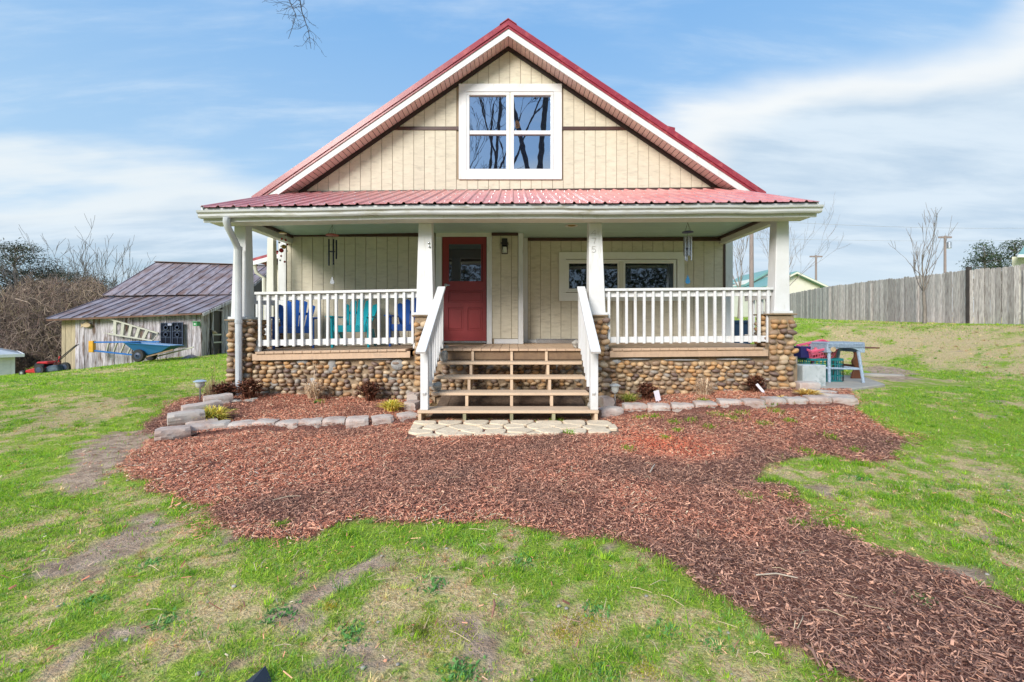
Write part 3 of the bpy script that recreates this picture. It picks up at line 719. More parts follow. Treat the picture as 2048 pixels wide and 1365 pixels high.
boards(-4.42, -1.44, .86, flat(3.03), YW, -4.33)
boards(-1.52, -1.40, .86, flat(3.03), YW, -1.6)
boards(-.40, .12, .97, flat(2.99), YW, -.2195)
RWIN = ((1117.6-1024)/F*YR, (1367.6-1024)/F*YR, CAMZ+(655-602.7)/F*YR, CAMZ+(655-505)/F*YR)
boards(.33, 4.38, .94, flat(3.03), YR, .315+.064, .2115, holes=[RWIN])
# gable
GW = (P(917.8,0,YW).x, P(1123.6,0,YW).x, P(0,360,YW).z, P(0,169.5,YW).z)
gtop = lambda x: zr(x) - .24
sheet('gable_backing', [[(-4.3,3.55),(GW[0]+.1,3.55),(GW[0]+.1,gtop(GW[0]+.1)),(-4.3,gtop(-4.3))], [(GW[1]-.1,3.55),(4.3,3.55),(4.3,gtop(4.3)),(GW[1]-.1,gtop(GW[1]-.1))],
      rect(GW[0]+.1,GW[1]-.1,3.55,GW[2]+.1), [(GW[0]+.1,GW[3]-.1),(GW[1]-.1,GW[3]-.1),(GW[1]-.1,gtop(GW[1]-.1)),(AX,gtop(AX)),(GW[0]+.1,gtop(GW[0]+.1))]], YW+.0125, YW+.03, M['groove'])
boards(-4.3, 4.3, 3.78, gtop, YW, -.671, .2095, holes=[(GW[0]-.02, GW[1]+.02, GW[2], GW[3])])
# gable band, flashing, black frieze under the soffit
zb = P(0,261,YW).z
for x0, x1 in ((-2.32, GW[0]-.004), (GW[1]+.004, 2.28)):
    MB().box(x0, x1, YW-.014, YW-.001, zb, zb+.07).build('band_board', M['brown_trim'], house, bevel=.003)
MB(sag=True).add([(-4.1,YW-.03,3.84),(4.1,YW-.03,3.84),(4.1,YW-.002,3.84),(-4.1,YW-.002,3.84),(-4.1,YW-.03,3.905),(4.1,YW-.03,3.91),(4.1,YW-.002,3.92),(-4.1,YW-.002,3.915)],
     [(0,3,2,1),(4,5,6,7),(0,1,5,4),(1,2,6,5),(2,3,7,6),(3,0,4,7)]).build('flashing', M['brown_trim'], house)
for sx, xe in ((-1, -4.25), (1, 4.25)):
    b = MB(); za, ze = zr(AX) - .242, zr(xe) - .242
    b.prism([(AX, za), (xe, ze), (xe, ze-.085), (AX, za-.085)] if sx > 0 else [(AX, za), (AX, za-.085), (xe, ze-.085), (xe, ze)], 'y', YW-.028, YW-.002); b.build('frieze_board', M['black_trim'], house)
# --- roof
YF, YB = 7.91, 17.0
roof = MB()
for sx, xe in ((-1, -4.87), (1, 4.75)):
    b = MB(); p = [(AX, RZ-.03), (xe, zr(xe)-.03), (xe, zr(xe)-.21), (AX, RZ-.21)]
    if sx < 0: roof_o = b.prism(p, 'y', YF+.02, YB).build('roof', M['interior'], house)
    else: b.prism(p, 'y', YF+.02, YB).build('roof', M['interior'], house)
    # ribbed metal skin
    n = 40; vs = []; yy = []
    y = YF - .03
    while y < YB: yy += [(y,0),(y+.02,.02),(y+.05,.02),(y+.07,0)]; y += .225
    yy.append((YB+.02, 0))
    for (q, hgt) in yy: vs += [(AX, q, RZ-.02+hgt), (xe*1.012, q, zr(xe*1.012)-.02+hgt)]
    fs = [(2*i, 2*i+1, 2*i+3, 2*i+2) for i in range(len(yy)-1)]
    MB().add(vs, fs).build('roof_skin', M['redmetal'], house, recalc=False)
    # rake trim: bright red angle, darker lower lip, white fascia
    def rk(t0, t1, y0, y1, nm, m, bev=0):
        q = MB(); q.prism([(AX, RZ-t0), (xe, zr(xe)-t0), (xe, zr(xe)-t1), (AX, RZ-t1)], 'y', y0, y1); return q.build(nm, m, house, bevel=bev)
    rk(-.012, .085, YF-.035, YF-.012, 'rake_trim', M['redmetal'])
    rk(.085, .10, YF-.045, YF-.012, 'rake_lip', M['redmetal'])
    rk(.10, .145, YF-.028, YF-.012, 'rake_trim', M['redmetal'])
    rk(-.018, -.012, YF-.035, YF+.14, 'rake_cap', M['redmetal'])
    rk(.10, .275, YF-.011, YF+.012, 'rake_fascia', M['white'])
    # soffit panels
    ang = math.atan(SLL if sx < 0 else SLR); pit = .098
    L0 = abs(xe - AX) / math.cos(ang); k = 0
    pm = None
    while (k + .5) * pit < L0:
        s = (k + .5) * pit; x = AX + sx * s * math.cos(ang); z = RZ - s * math.sin(ang) - .232; k += 1
        if pm is None:
            pm = MB().box(-.0435, .0435, -(YW-YF)/2+.014, (YW-YF)/2-.004, -.004, .004).build('soffit_panel', M['soffit'], house); me = pm.data; bpy.data.objects.remove(pm)
        inst('soffit_panel', me, (x, (YF+YW)/2, z), house, rot=(0, ang * (1 if sx > 0 else -1), 0))
    q = MB(); q.prism([(AX, RZ-.222), (xe, zr(xe)-.222), (xe, zr(xe)-.215), (AX, RZ-.215)], 'y', YF+.012, YW+.05); q.build('soffit_backing', M['black_trim'], house)
MB().prism([(AX-.16, RZ-.11+.03),(AX, RZ+.03),(AX+.16, RZ-.11+.03),(AX+.16,RZ-.125+.03),(AX,RZ+.012),(AX-.16,RZ-.125+.03)], 'y', YF-.05, YB+.03).build('ridge_cap', M['redmetal'], house)
# dormer
b = MB(); b.prism([(1.0,6.52),(3.80,5.86),(3.80,5.78),(1.0,6.44)], 'y', 9.95, 13.6); b.build('dormer_roof', M['redmetal'], house)
b = MB(); b.prism([(1.0,5.9),(3.6,4.3),(3.6,5.82),(1.0,6.43)], 'y', 10.15, 13.4); b.build('dormer_wall', M['siding'], house)
b = MB(); b.prism([(1.0,6.44),(3.83,5.77),(3.83,5.88),(1.0,6.55)], 'y', 9.90, 9.945); b.build('dormer_trim', M['redmetal'], house)
# side wing seen past the left posts
b = MB(); b.box(-7.1,-4.44,12.2,16,-.4,3.0); b.build('wing_wall', M['siding'], house)
b = MB(); b.prism([(-7.35,3.05),(-4.44,3.85),(-4.44,3.93),(-7.35,3.13)], 'y', 11.9, 16.2); b.build('wing_roof', M['redmetal'], house)
b = MB(); b.prism([(-7.35,2.93),(-4.44,3.73),(-4.44,3.845),(-7.35,3.045)], 'y', 11.88, 11.91); b.build('wing_fascia', M['white'], house)
b = MB(); b.tube([(-7.3,11.95,2.95),(-7.28,12.0,2.75),(-7.12,12.1,2.6),(-7.12,12.12,.3)], .05, 8); b.build('wing_downspout', M['cream_trim'], house, smooth=True)
# --- trims of the lower walls
T = lambda nm, x0, x1, y0, y1, z0, z1, m=M['white'], p=None, bev=.003: MB().box(x0,x1,y0,y1,z0,z1).build(nm, m, p or house, bevel=bev)
px = lambda x, d: (x - HX) / F * d
pz = lambda y, d: CAMZ - (y - HY) / F * d
T('molding', -4.42, -1.53, YW-.05, YW-.001, 2.965, 3.038, M['brown_trim'])
T('molding', -.40, .118, YW-.05, YW-.001, 2.985, 3.038, M['brown_trim'])
T('molding', .33, 4.39, YR-.05, YR-.001, 2.975, 3.038, M['brown_trim'])
T('corner_trim', px(1036.6,YW), px(1046.5,YW), YW-.022, YW-.001, .865, 3.036, M['white'])
T('corner_trim', px(1046.8,YR)+.001, px(1055.4,YR), YR-.022, YR-.001, .87, 3.036, M['white'])
T('corner_trim', -4.58, -4.425, YW-.02, YW+.02, .3, 2.96, M['white'])
T('corner_trim', 4.412, 4.56, YR-.03, YR+.02, .3, 3.0, M['white'])
T('wall_edge', 4.375, 4.41, YR-.02, YR-.001, .87, 2.96, M['brown_trim'])
T('skirt_board', px(977,YW)+.11, px(1036.4,YW), YW-.02, YW-.001, .868, .96)
T('skirt_board', px(1055.6,YR), 4.37, YR-.02, YR-.001, .868, .935)
T('skirt_board', -4.42, -1.45, YW-.02, YW-.001, .82, .91, M['cream_trim'])
# --- front door with frame
door = MB(); DY = YW + .02
DW = DX1 - DX0
gx0, gx1, gz0, gz1 = px(896.5,DY), px(963.5,DY), pz(564,DY), pz(487.5,DY)
mz0, mz1 = pz(605,DY), pz(582,DY); lz0, lz1 = pz(661,DY), pz(616,DY)
xa, xb, xc, xd = px(898,DY), px(926.5,DY), px(935.5,DY), px(965,DY)
# stiles and rails
for r in ((DX0+.006,gx0,DZ0,DZ1-.006),(xd,DX1-.006,DZ0,DZ1-.006),(gx0,xd,gz1,DZ1-.006),(gx0,xd,mz1,gz0),(gx0,xd,lz1,mz0),(gx0,xd,DZ0,lz0),(xb,xc,lz0,lz1)):
    door.box(r[0],r[1],DY,DY+.04,r[2],r[3])
dr = door.build('door', M['door'], house)
for r in ((gx0,xd,mz0,mz1),(gx0,xb,lz0,lz1),(xc,xd,lz0,lz1)):
    q = MB(); q.box(r[0]+.001,r[1]-.001,DY+.014,DY+.03,r[2]+.001,r[3]-.001)
    q.frustum((r[0]+r[1])/2, 0, 0, 1, 0.01, 0.01, 0.01, 0.01) if False else None
    q.box(r[0]+.035,r[1]-.035,DY+.006,DY+.0135,r[2]+.035,r[3]-.035)
    q.build('door_panel', M['door'], dr, bevel=.004)
MB().box(gx0-.001,gx1+.001,DY+.012,DY+.018,gz0,gz1).build('door_glass', M['glass_door'], dr)
q = MB(); w = .012
for r in ((gx0,gx1,gz0,gz0+w),(gx0,gx1,gz1-w,gz1),(gx0,gx0+w,gz0+w,gz1-w),(gx1-w,gx1,gz0+w,gz1-w)): q.box(r[0],r[1],DY-.006,DY+.011,r[2],r[3])
q.build('glass_bead', M['door'], dr)
hx, hz = px(891.5,DY), pz(571,DY)
q = MB(); q.lathe([(.034,0),(.034,.008),(.022,.012),(.012,.03)], (0,0,0), 14); q.bar((0,0,.03),(.085,0,.03),.018,.014)
rot = Matrix.Translation((hx, DY-.001, hz)) @ Matrix.Rotation(rad(90), 4, 'X')
q2 = MB(xf=rot); q2.add(q.v, q.f); q2.build('door_handle', M['silver'], dr, smooth=True)
T('threshold', DX0, DX1, YW-.04, YW+.05, ZD+.02, DZ0-.004, M['silver'])
T('door_frame', px(871.5,YW), DX0-.002, YW-.024, YW-.001, ZD, pz(474.5,YW), M['white'])
T('door_frame', DX1+.002, px(984,YW), YW-.024, YW-.001, ZD, pz(474.5,YW), M['white'])
T('door_frame', px(871.5,YW), px(984,YW), YW-.024, YW-.001, pz(474.3,YW), pz(465.5,YW), M['cream_trim'])
T('door_frame', DX0-.04, DX0-.002, YW, YW+.06, ZD, DZ1+.03, M['cream_trim'])
# --- windows
def frame4(nm, x0, x1, z0, z1, w, y0, y1, m, par, wb=None, bev=.003):
    q = MB(); wb = wb or w
    q.box(x0,x0+w,y0,y1,z0+wb,z1-w).box(x1-w,x1,y0,y1,z0+wb,z1-w).box(x0,x1,y0-.0015,y1,z1-w,z1).box(x0,x1,y0-.0015,y1,z0,z0+wb)
    return q.build(nm, m, par, bevel=bev)
# gable window
wi = frame4('gable_window', *GW, .155, YW-.03, YW-.002, M['white'], house, .17)
for xl, xr in ((932.8,1018.6),(1021.6,1107.4)):
    x0, x1 = px(xl,YW), px(xr,YW)
    frame4('window_frame', x0, x1, pz(344,YW), pz(185.5,YW), .06, YW-.02, YW+.05, M['white'], wi, .05)
    zm = pz(265.5,YW)
    MB().box(x0+.06,x1-.06,YW-.008,YW+.03,zm-.037,zm+.037).build('sash_rail', M['white'], wi, bevel=.003)
    MB().box(x0+.055,x1-.055,YW+.022,YW+.026,zm,pz(188,YW)).build('pane', M['glass_hi'], wi)
    MB().box(x0+.055,x1-.055,YW+.034,YW+.038,pz(342,YW),zm).build('pane', M['glass_hi'], wi)
MB().box(px(1018.8,YW),px(1021.4,YW),YW-.016,YW+.05,GW[2]+.15,GW[3]-.15).build('mullion', M['cream_trim'], wi)
MB().box(GW[0]+.05,GW[1]-.05,9.2,9.25,GW[2],GW[3]).build('dark_room', M['interior'], wi)
MB().ball((px(1034,8.9),8.9,pz(250,8.9)),.075,12,8,(1,1,1)).build('lit_globe_lamp', M['lampglow'], wi, smooth='all')
# porch window
wl = frame4('porch_window', *RWIN, .145, YR-.03, YR-.002, M['bright_trim'], house, .17)
frame4('window_frame', WX0-.005, WX1+.005, WZ0-.005, WZ1+.005, .035, YR-.022, YR+.04, M['bright_trim'], wl)
for xl, xr, dx in ((1134,1239,0),(1246,1350,.02)):
    x0, x1 = px(xl,YR), px(xr,YR)
    s = frame4('sash', x0, x1, WZ0+.03, WZ1-.03, .04, YR-.008 - dx, YR+.03 - dx, M['bright_trim'], wl)
    MB().box(x0+.035,x1-.035,YR+.012-dx,YR+.016-dx,WZ0+.06,WZ1-.06).build('pane', M['glass_lo'], s)
MB().box(px(1239.2,YR),px(1245.8,YR),YR-.018,YR+.04,WZ0+.03,WZ1-.03).build('mullion', M['cream_trim'], wl)
q = MB(); x0 = px(1326,YR+.12)
for i in range(6): q.box(x0+i*.045,x0+i*.045+.043,YR+.10+(i%2)*.02,YR+.13+(i%2)*.02,WZ0,WZ1)
q.build('curtain', M['curtain'], wl)
MB().box(WX0,WX1,9.3,9.35,WZ0-.2,WZ1+.2).build('dark_room', M['interior'], wl)
# --- porch roof
XL, XR, YE, ZE, ZT = -4.44, 4.385, 6.03, 2.955, 3.865
def proof(x, y): return ZE + (ZT - ZE) * (y - YE) / (YW - YE)
npan = 10; wp = (XR - XL) / npan; rp = wp / 4
for i in range(npan):
    x0 = XL + i * wp; pts = []
    for k in range(4):
        a = x0 + k * rp
        pts += [(a,0),(a+.018,.024),(a+.042,.024),(a+.06,0),(a+.12,.0),(a+.125,.005),(a+.14,.005),(a+.145,0)]
    pts.append((x0 + wp + (.012 if i < npan-1 else 0), 0.002))
    vs = []; 
    for (a, hh_) in pts: vs += [(a, YE-.03, proof(a,YE-.03)+hh_+.014), (a, YW-.031, proof(a,YW-.03)+hh_+.014)]
    n = len(pts)
    q = MB(sag=True); q.add(vs, [(2*j, 2*j+2, 2*j+3, 2*j+1) for j in range(n-1)])
    o = q.build('roof_panel', M['redskysheen'], house, recalc=False)
    sm = o.modifiers.new('thick', 'SOLIDIFY'); sm.thickness = .003; sm.offset = -1
q = MB(sag=True)
for i in range(npan*4):
    for yy_ in (6.2, 6.8, 7.4, 8.0):
        a = XL + i*rp + .03; q.ball((a+.11, yy_, proof(a,yy_)+.02), .010, 5, 3)
o = q.build('roof_screws', M['silver'], house); o['kind'] = 'stuff'
q = MB(sag=True); q.prism([(YE+.06,ZE-.09),(YW-.0,ZT-.09),(YW-.0,ZT-.02),(YE+.06,ZE-.02)], 'x', XL+.02, XR-.02); q.build('roof_deck', M['black_trim'], house)
# side rake boards of the porch roof
for x0, x1 in ((XL-.005, XL+.018), (XR-.018, XR+.005)):
    q = MB(sag=True); q.prism([(YE,ZE-.12),(YW-.35,ZT-.12-.14),(YW-.35,ZT-.145),(YE,ZE+.008)], 'x', x0, x1); q.build('porch_rake_board', M['white'], house)
# fascia, drip edge and gutter, broken into short lengths so that they can follow the sag and look dented
def strip(nm, prof, m, x0=XL, x1=XR, n=36, wob=.004, par=house):
    q = MB(sag=True); vs = []; k = len(prof)
    for i in range(n+1):
        x = x0 + (x1-x0)*i/n; wz = (vnoise(np.array([x*1.7+9]),np.array([3.3]))[0]-.5)*wob*2; wy = (vnoise(np.array([x*2.9]),np.array([8.1]))[0]-.5)*wob
        for (y, z) in prof: vs.append((x, y+wy, z+wz))
    fs = [(i*k+j, i*k+(j+1)%k, (i+1)*k+(j+1)%k, (i+1)*k+j) for i in range(n) for j in range(k)]
    fs += [tuple(reversed(range(k))), tuple(range(n*k, n*k+k))]
    return q.add(vs, fs).build(nm, m, par)
strip('fascia_board', [(YE+.035,ZE-.20),(YE+.06,ZE-.20),(YE+.06,ZE-.005),(YE+.035,ZE-.005)], M['white'])
strip('drip_edge', [(YE+.015,ZE-.05),(YE+.030,ZE-.05),(YE+.030,ZE-.004),(YE+.015,ZE-.004)], M['gutter'], wob=.012, n=60)
strip('gutter', [(YE+.026,ZE-.055),(YE+.026,ZE-.155),(YE-.035,ZE-.155),(YE-.05,ZE-.135),(YE-.052,ZE-.105),(YE-.078,ZE-.085),(YE-.085,ZE-.058),(YE-.076,ZE-.058),(YE-.068,ZE-.082),(YE-.044,ZE-.10),(YE-.03,ZE-.145),(YE+.018,ZE-.145),(YE+.018,ZE-.055)], M['gutter'], XL-.02, XR+.02, wob=.007)
strip('soffit_board', [(YE+.061,ZE-.175),(6.42,ZE-.175),(6.42,ZE-.16),(YE+.061,ZE-.16)], M['cream_trim'], n=10, wob=0)
strip('porch_beam', [(6.42,2.835),(6.60,2.835),(6.60,3.035),(6.42,3.035)], M['cream_trim'], -4.42, 4.36, n=16, wob=0)
for (a, bx, c) in ((-4.42, -4.30, 0), (4.30, 4.42, 1)):
    q = MB(sag=True); ye = YW if c == 0 else YR
    q.box(a, bx, 6.602, ye-.003, 2.885, 3.035); q.build('side_beam', M['cream_trim'], house, bevel=.004)
    m0, m1 = (bx+.001, bx+.04) if c == 0 else (a-.04, a-.001)
    q = MB(sag=True); q.box(m0, m1, 6.602, ye-.052, 2.985, 3.033); q.build('molding', M['brown_trim'], house)
# porch ceiling boards, running across
y = 6.603
while y < YR - .02:
    y1 = min(y + .146, YR-.003); q = MB(sag=True); seg = [(-4.298, .226 if y1 > YW else 4.298)] if y1 <= YW else [(.232, 4.298)]
    if y1 > YW and y < YW: y1 = YW - .003; seg = [(-4.298, 4.298)]
    for a, c in seg:
        n = 8
        for i in range(n): q.box(a+(c-a)*i/n, a+(c-a)*(i+1)/n, y, y1, 3.04, 3.05)
    q.build('ceiling_board', M['ceil'], house)
    if y1 == YW - .003: y = YW + .0005
    else: y = y1 + .004
q = MB(sag=True)
for i in range(24): q.box(-4.42+8.84*i/24, -4.42+8.84*(i+1)/24, 6.6, YR+.02, 3.058, 3.07)
q.build('ceiling_backing', M['black_trim'], house)
q = MB(); lx, ly = 1.08, 7.64
q.lathe([(.115,0),(.115,-.012),(.085,-.012),(.075,-.002),(.075,0)], (lx,ly,3.039), 24); lt = q.build('ceiling_light_trim', M['cream_trim'], house, smooth=True)
q = MB(); q.lathe([(.07,0),(.06,-.010),(.02,-.013)], (lx,ly,3.037), 16); q.build('light_bulb', M['gold'], lt, smooth=True)
# --- posts, plinths, piers
stone_meshes = []
import bmesh
for i in range(10):
    bm = bmesh.new(); bmesh.ops.create_icosphere(bm, subdivisions=2, radius=1)
    rr = random.Random(i)
    ph = [rr.uniform(0, 6) for _ in range(6)]
    for v in bm.verts:
        p = v.co; k = 1 + .10*math.sin(2.1*p.x+ph[0]) + .08*math.sin(3.1*p.z+ph[1]) + .06*math.sin(2.7*p.y+ph[2]+p.x*2)
        v.co = Vector((p.x*k, p.y*k, p.z*k))
        for ax in range(3): v.co[ax] = math.copysign(abs(v.co[ax])**.88, v.co[ax])
    me = bpy.data.meshes.new('stone'); bm.to_mesh(me); bm.free(); me.polygons.foreach_set('use_smooth', [True]*len(me.polygons)); me.materials.append(M['stone'])
    a = me.attributes.new('rnd', 'FLOAT', 'POINT'); a.data.foreach_set('value', [i*.1]*len(me.vertices)); stone_meshes.append(me)
STONES = []     # (pos, rot, scale, parent, weight)
rs = random.Random(3)
def stone_field(u0, u1, z0, z1, fn, parent, w=.115, hgt=.078, wt=1, dp=.05, zt=None, drop=0):
    """rows of river stones; fn(u) -> (x, y, yaw) of the face"""
    z = z0 + hgt/2; row = 0
    while z < z1 - hgt*.3:
        hr = hgt * rs.uniform(.88, 1.15); u = u0 + rs.uniform(0, .4)*w
        while u < u1 + w*.1:
            ww = w * rs.uniform(.72, 1.3); uc = u + ww/2
            if uc > u1 + w*.15: break
            if rs.random() > drop:
                x, y, yaw = fn(min(max(uc, u0+.02), u1-.02)); zz_ = z + rs.uniform(-.016, .016)
                STONES.append(((x, y, zz_), (rs.uniform(-.2,.2), rs.gauss(0,.22), yaw+rs.uniform(-.1,.1)), (ww*.475, dp*rs.uniform(.75,1.3), hr*.485*rs.uniform(.8,1.12)), parent, wt))
            u += ww * 1.0
        z += hr * .97; row += 1
piers = []
for (cx, wd, zt, nm, rear) in ((-4.165,.43,1.31,0,0),(-1.33,.40,1.375,0,0),(1.27,.40,1.375,0,0),(4.115,.46,1.40,0,0),(-4.47,.34,1.32,0,1)):
    y0 = 6.40 if not rear else 7.62; y1 = y0 + .40
    if rear: y0, y1 = 7.70, 8.05
    zb = 0
    q = MB(); q.box(cx-wd/2+.045, cx+wd/2-.045, y0+.035, y1-.03, zb, zt-.03); pier = q.build('stone_pier', M['mortar'], house)
    MB().box(cx-wd/2+.005, cx+wd/2-.005, y0+.0, y1+.005, zt-.022, zt).build('pier_cap', M['mortar'], pier, bevel=.006)
    wt = 5 if not rear else 2
    stone_field(cx-wd/2+.01, cx+wd/2-.01, .04, zt-.02, lambda u, y0=y0: (u, y0+.03, 0), pier, w=.135, hgt=.080, wt=wt)
    for sgn in (-1, 1):
        fx = cx + sgn*(wd/2-.035)
        vis = (sgn > 0) == (cx < 0)
        stone_field(y0+.09, y1-.02, .04, zt-.02, lambda u, fx=fx: (fx, u, math.pi/2), pier, w=.125, hgt=.080, wt=(4 if vis and not rear else 0))
for (ct, cb, wt_, wb_, zb, zt, yc) in ((-4.165,-4.175,.175,.235,1.31,2.835,6.53),(-1.33,-1.33,.195,.265,1.375,2.835,6.53),(1.275,1.30,.19,.255,1.375,2.835,6.53),(4.145,4.125,.185,.235,1.40,2.835,6.53)):
    q = MB(); sg = sagz(cb)
    q.add([(cb-wb_/2,yc-wb_/2+.02,zb+.04),(cb+wb_/2,yc-wb_/2+.02,zb+.04),(cb+wb_/2,yc+wb_/2,zb+.04),(cb-wb_/2,yc+wb_/2,zb+.04),
           (ct-wt_/2,yc-wt_/2+.01,zt+sg-.001),(ct+wt_/2,yc-wt_/2+.01,zt+sg-.001),(ct+wt_/2,yc+wt_/2,zt+sg-.001),(ct-wt_/2,yc+wt_/2,zt+sg-.001)],
          [(0,3,2,1),(4,5,6,7),(0,1,5,4),(1,2,6,5),(2,3,7,6),(3,0,4,7)])
    po = q.build('porch_post', M['white'], house, bevel=.006)
    q = MB(); q.box(cb-wb_/2-.03,cb+wb_/2+.03,yc-wb_/2-.01,yc+wb_/2+.03,zb+.001,zb+.04); q.build('post_base', M['white'], po, bevel=.005)
    if ct == 1.275:      # house number, four digits' worth of thin raised strokes
        def stroke(pts, cxn, czn, w=.006):
            q = MB()
            yf = 6.53 - .105
            for a, c in zip(pts[:-1], pts[1:]):
                A = Vector((cxn+a[0], 0, czn+a[1])); Bq = Vector((cxn+c[0], 0, czn+c[1]))
                for pt in (A, Bq): pt.y = 6.53 - (wb_/2-.02) + ((wb_/2-.02)-(wt_/2-.01))*(pt.z-zb)/(zt-zb) - .004
                q.bar(A, Bq, w, .006)
            q.build('house_number', mat('number_grey', (.44,.42,.40), rough=.5), po)
        sc = 1
        xx = px(1187.5,6.43)
        z4, z7, z5 = pz(466,6.43), pz(482,6.43), pz(499,6.43)
        stroke([(.022,-.045),(.022,.045),(-.035,-.012),(.04,-.012)], xx, z4)
        stroke([(-.032,.042),(.032,.042),(.018,0),(.004,-.045)], xx, z7)
        stroke([(.028,.042),(-.022,.042),(-.026,.006),(.008,.010),(.03,-.008),(.026,-.034),(.0,-.046),(-.028,-.036)], xx, z5)
    if ct == -1.33:      # tiny ornament screwed to the post
        q = MB(); q.ball((px(858,6.4),6.415,pz(493,6.4)),.016,8,5,(1,.5,1.1)).ball((px(857,6.4),6.418,pz(486,6.4)),.016,8,5,(1.1,.4,1)); q.build('post_ornament', M['silver'], po, smooth='all')
for (cx, z0, z1) in ((-4.50,1.32,2.86),):
    q = MB(); q.frustum(cx, 7.90, z0, z1, .075, .075, .055, .055); q.build('porch_post', M['cream_trim'], house, bevel=.004)
# --- foundation walls of river stone
fw = MB(); fw.box(-4.0, 4.0, 6.465, 6.7, -.1, .735); fwo = fw.build('foundation_wall', M['mortar'], house)
for a, c, w_ in ((-3.97,-1.52,3),(1.47,3.92,3),(-1.1,1.06,1)):
    stone_field(a, c, .02 if a<0 and c<0 else (.10 if a>1 else .0), .70, lambda u: (u, 6.455, 0), fwo, w=.108, hgt=.068, wt=w_, dp=.040, drop=.05)
q = MB(); q.box(-4.4,-4.1,6.5,8.3,-.1,.74); q.box(4.1,4.4,6.5,8.75,-.1,.74); q.build('side_foundation', M['mortar'], house)
for cx_, cz_, ww, hh_ in ((-3.75,.70,.18,.03),(-3.2,.66,.1,.05),(-2.75,.60,.07,.12),(-1.75,.62,.11,.09),(-3.05,.30,.09,.12),(-2.0,.70,.2,.02),(-2.6,.705,.5,.015),(1.9,.70,.25,.02),(2.6,.69,.3,.015),(3.4,.70,.3,.018),(1.6,.66,.08,.04)):
    q = MB(); q.ball((cx_,6.455,cz_),1,9,6,(ww,.04,hh_)); q.build('mortar_patch', M['mortar_grey'], fwo, smooth='all')
STONES.sort(key=lambda s: -s[4])
for (p, r, s, par, wt) in STONES[:300]: inst('stone', rs.choice(stone_meshes), p, par, r, s)
SV, SF, SR = [], [], []; off = 0
for (p, r, s, par, wt) in STONES[300:]:
    me = rs.choice(stone_meshes); n = len(me.vertices); co = np.empty(n*3, np.float32); me.vertices.foreach_get('co', co); co = co.reshape(-1,3)
    R_ = np.array(Euler(r).to_matrix()); co = (co*np.array(s)) @ R_.T + np.array(p)
    f = np.array([pp.vertices[:] for pp in me.polygons]); SV.append(co); SF.append(f+off); SR += [rs.random()]*n; off += n
so_ = npmesh('stones', np.concatenate(SV) - np.array(ORIG[fwo.name]), np.concatenate(SF), M['stone'], smooth=True)
a = so_.data.attributes.new('rnd', 'FLOAT', 'POINT'); a.data.foreach_set('value', SR)
so_.parent = fwo; so_['kind'] = 'stuff'
# --- porch floor
x = -4.30
while x < 4.30:
    x1 = min(x + .142, 4.30); y1 = YW - .002 if x1 < .215 else YR - .022
    fy = 6.355 if (-1.13 < x and x1 < 1.10) else (6.83 if (x < -3.93 or x1 > 3.88 or (x < -1.12 and x1 > -1.545) or (x < 1.485 and x1 > 1.06)) else 6.352)
    MB(sag=True).box(x+.003, x1-.003, fy + rs.uniform(0,.004), y1, ZD-.032, ZD).build('deck_board', M['deck'], house, bevel=.002); x = x1
for a, c in ((-3.93,-1.545),(1.485,3.875)):
    q = MB(sag=True); n = 6
    for i in range(n): q.box(a+(c-a)*i/n, a+(c-a)*(i+1)/n, 6.375, 6.41, .735, ZD-.033)
    q.build('rim_board', M['deck'], house)
MB().box(-1.1,1.08,6.40,6.44,.70,ZD-.033).build('rim_board', mat('raw_brown_board', (.22,.14,.08), (.15,.09,.055), scale=6, rough=.8), house)  # rim behind the stairs in darker raw wood
q = MB(); q.box(-1.55,-1.1,6.79,6.82,.7,ZD-.033); q.box(1.08,1.48,6.79,6.82,.7,ZD-.033); q.build('rim_board', M['deck'], house)
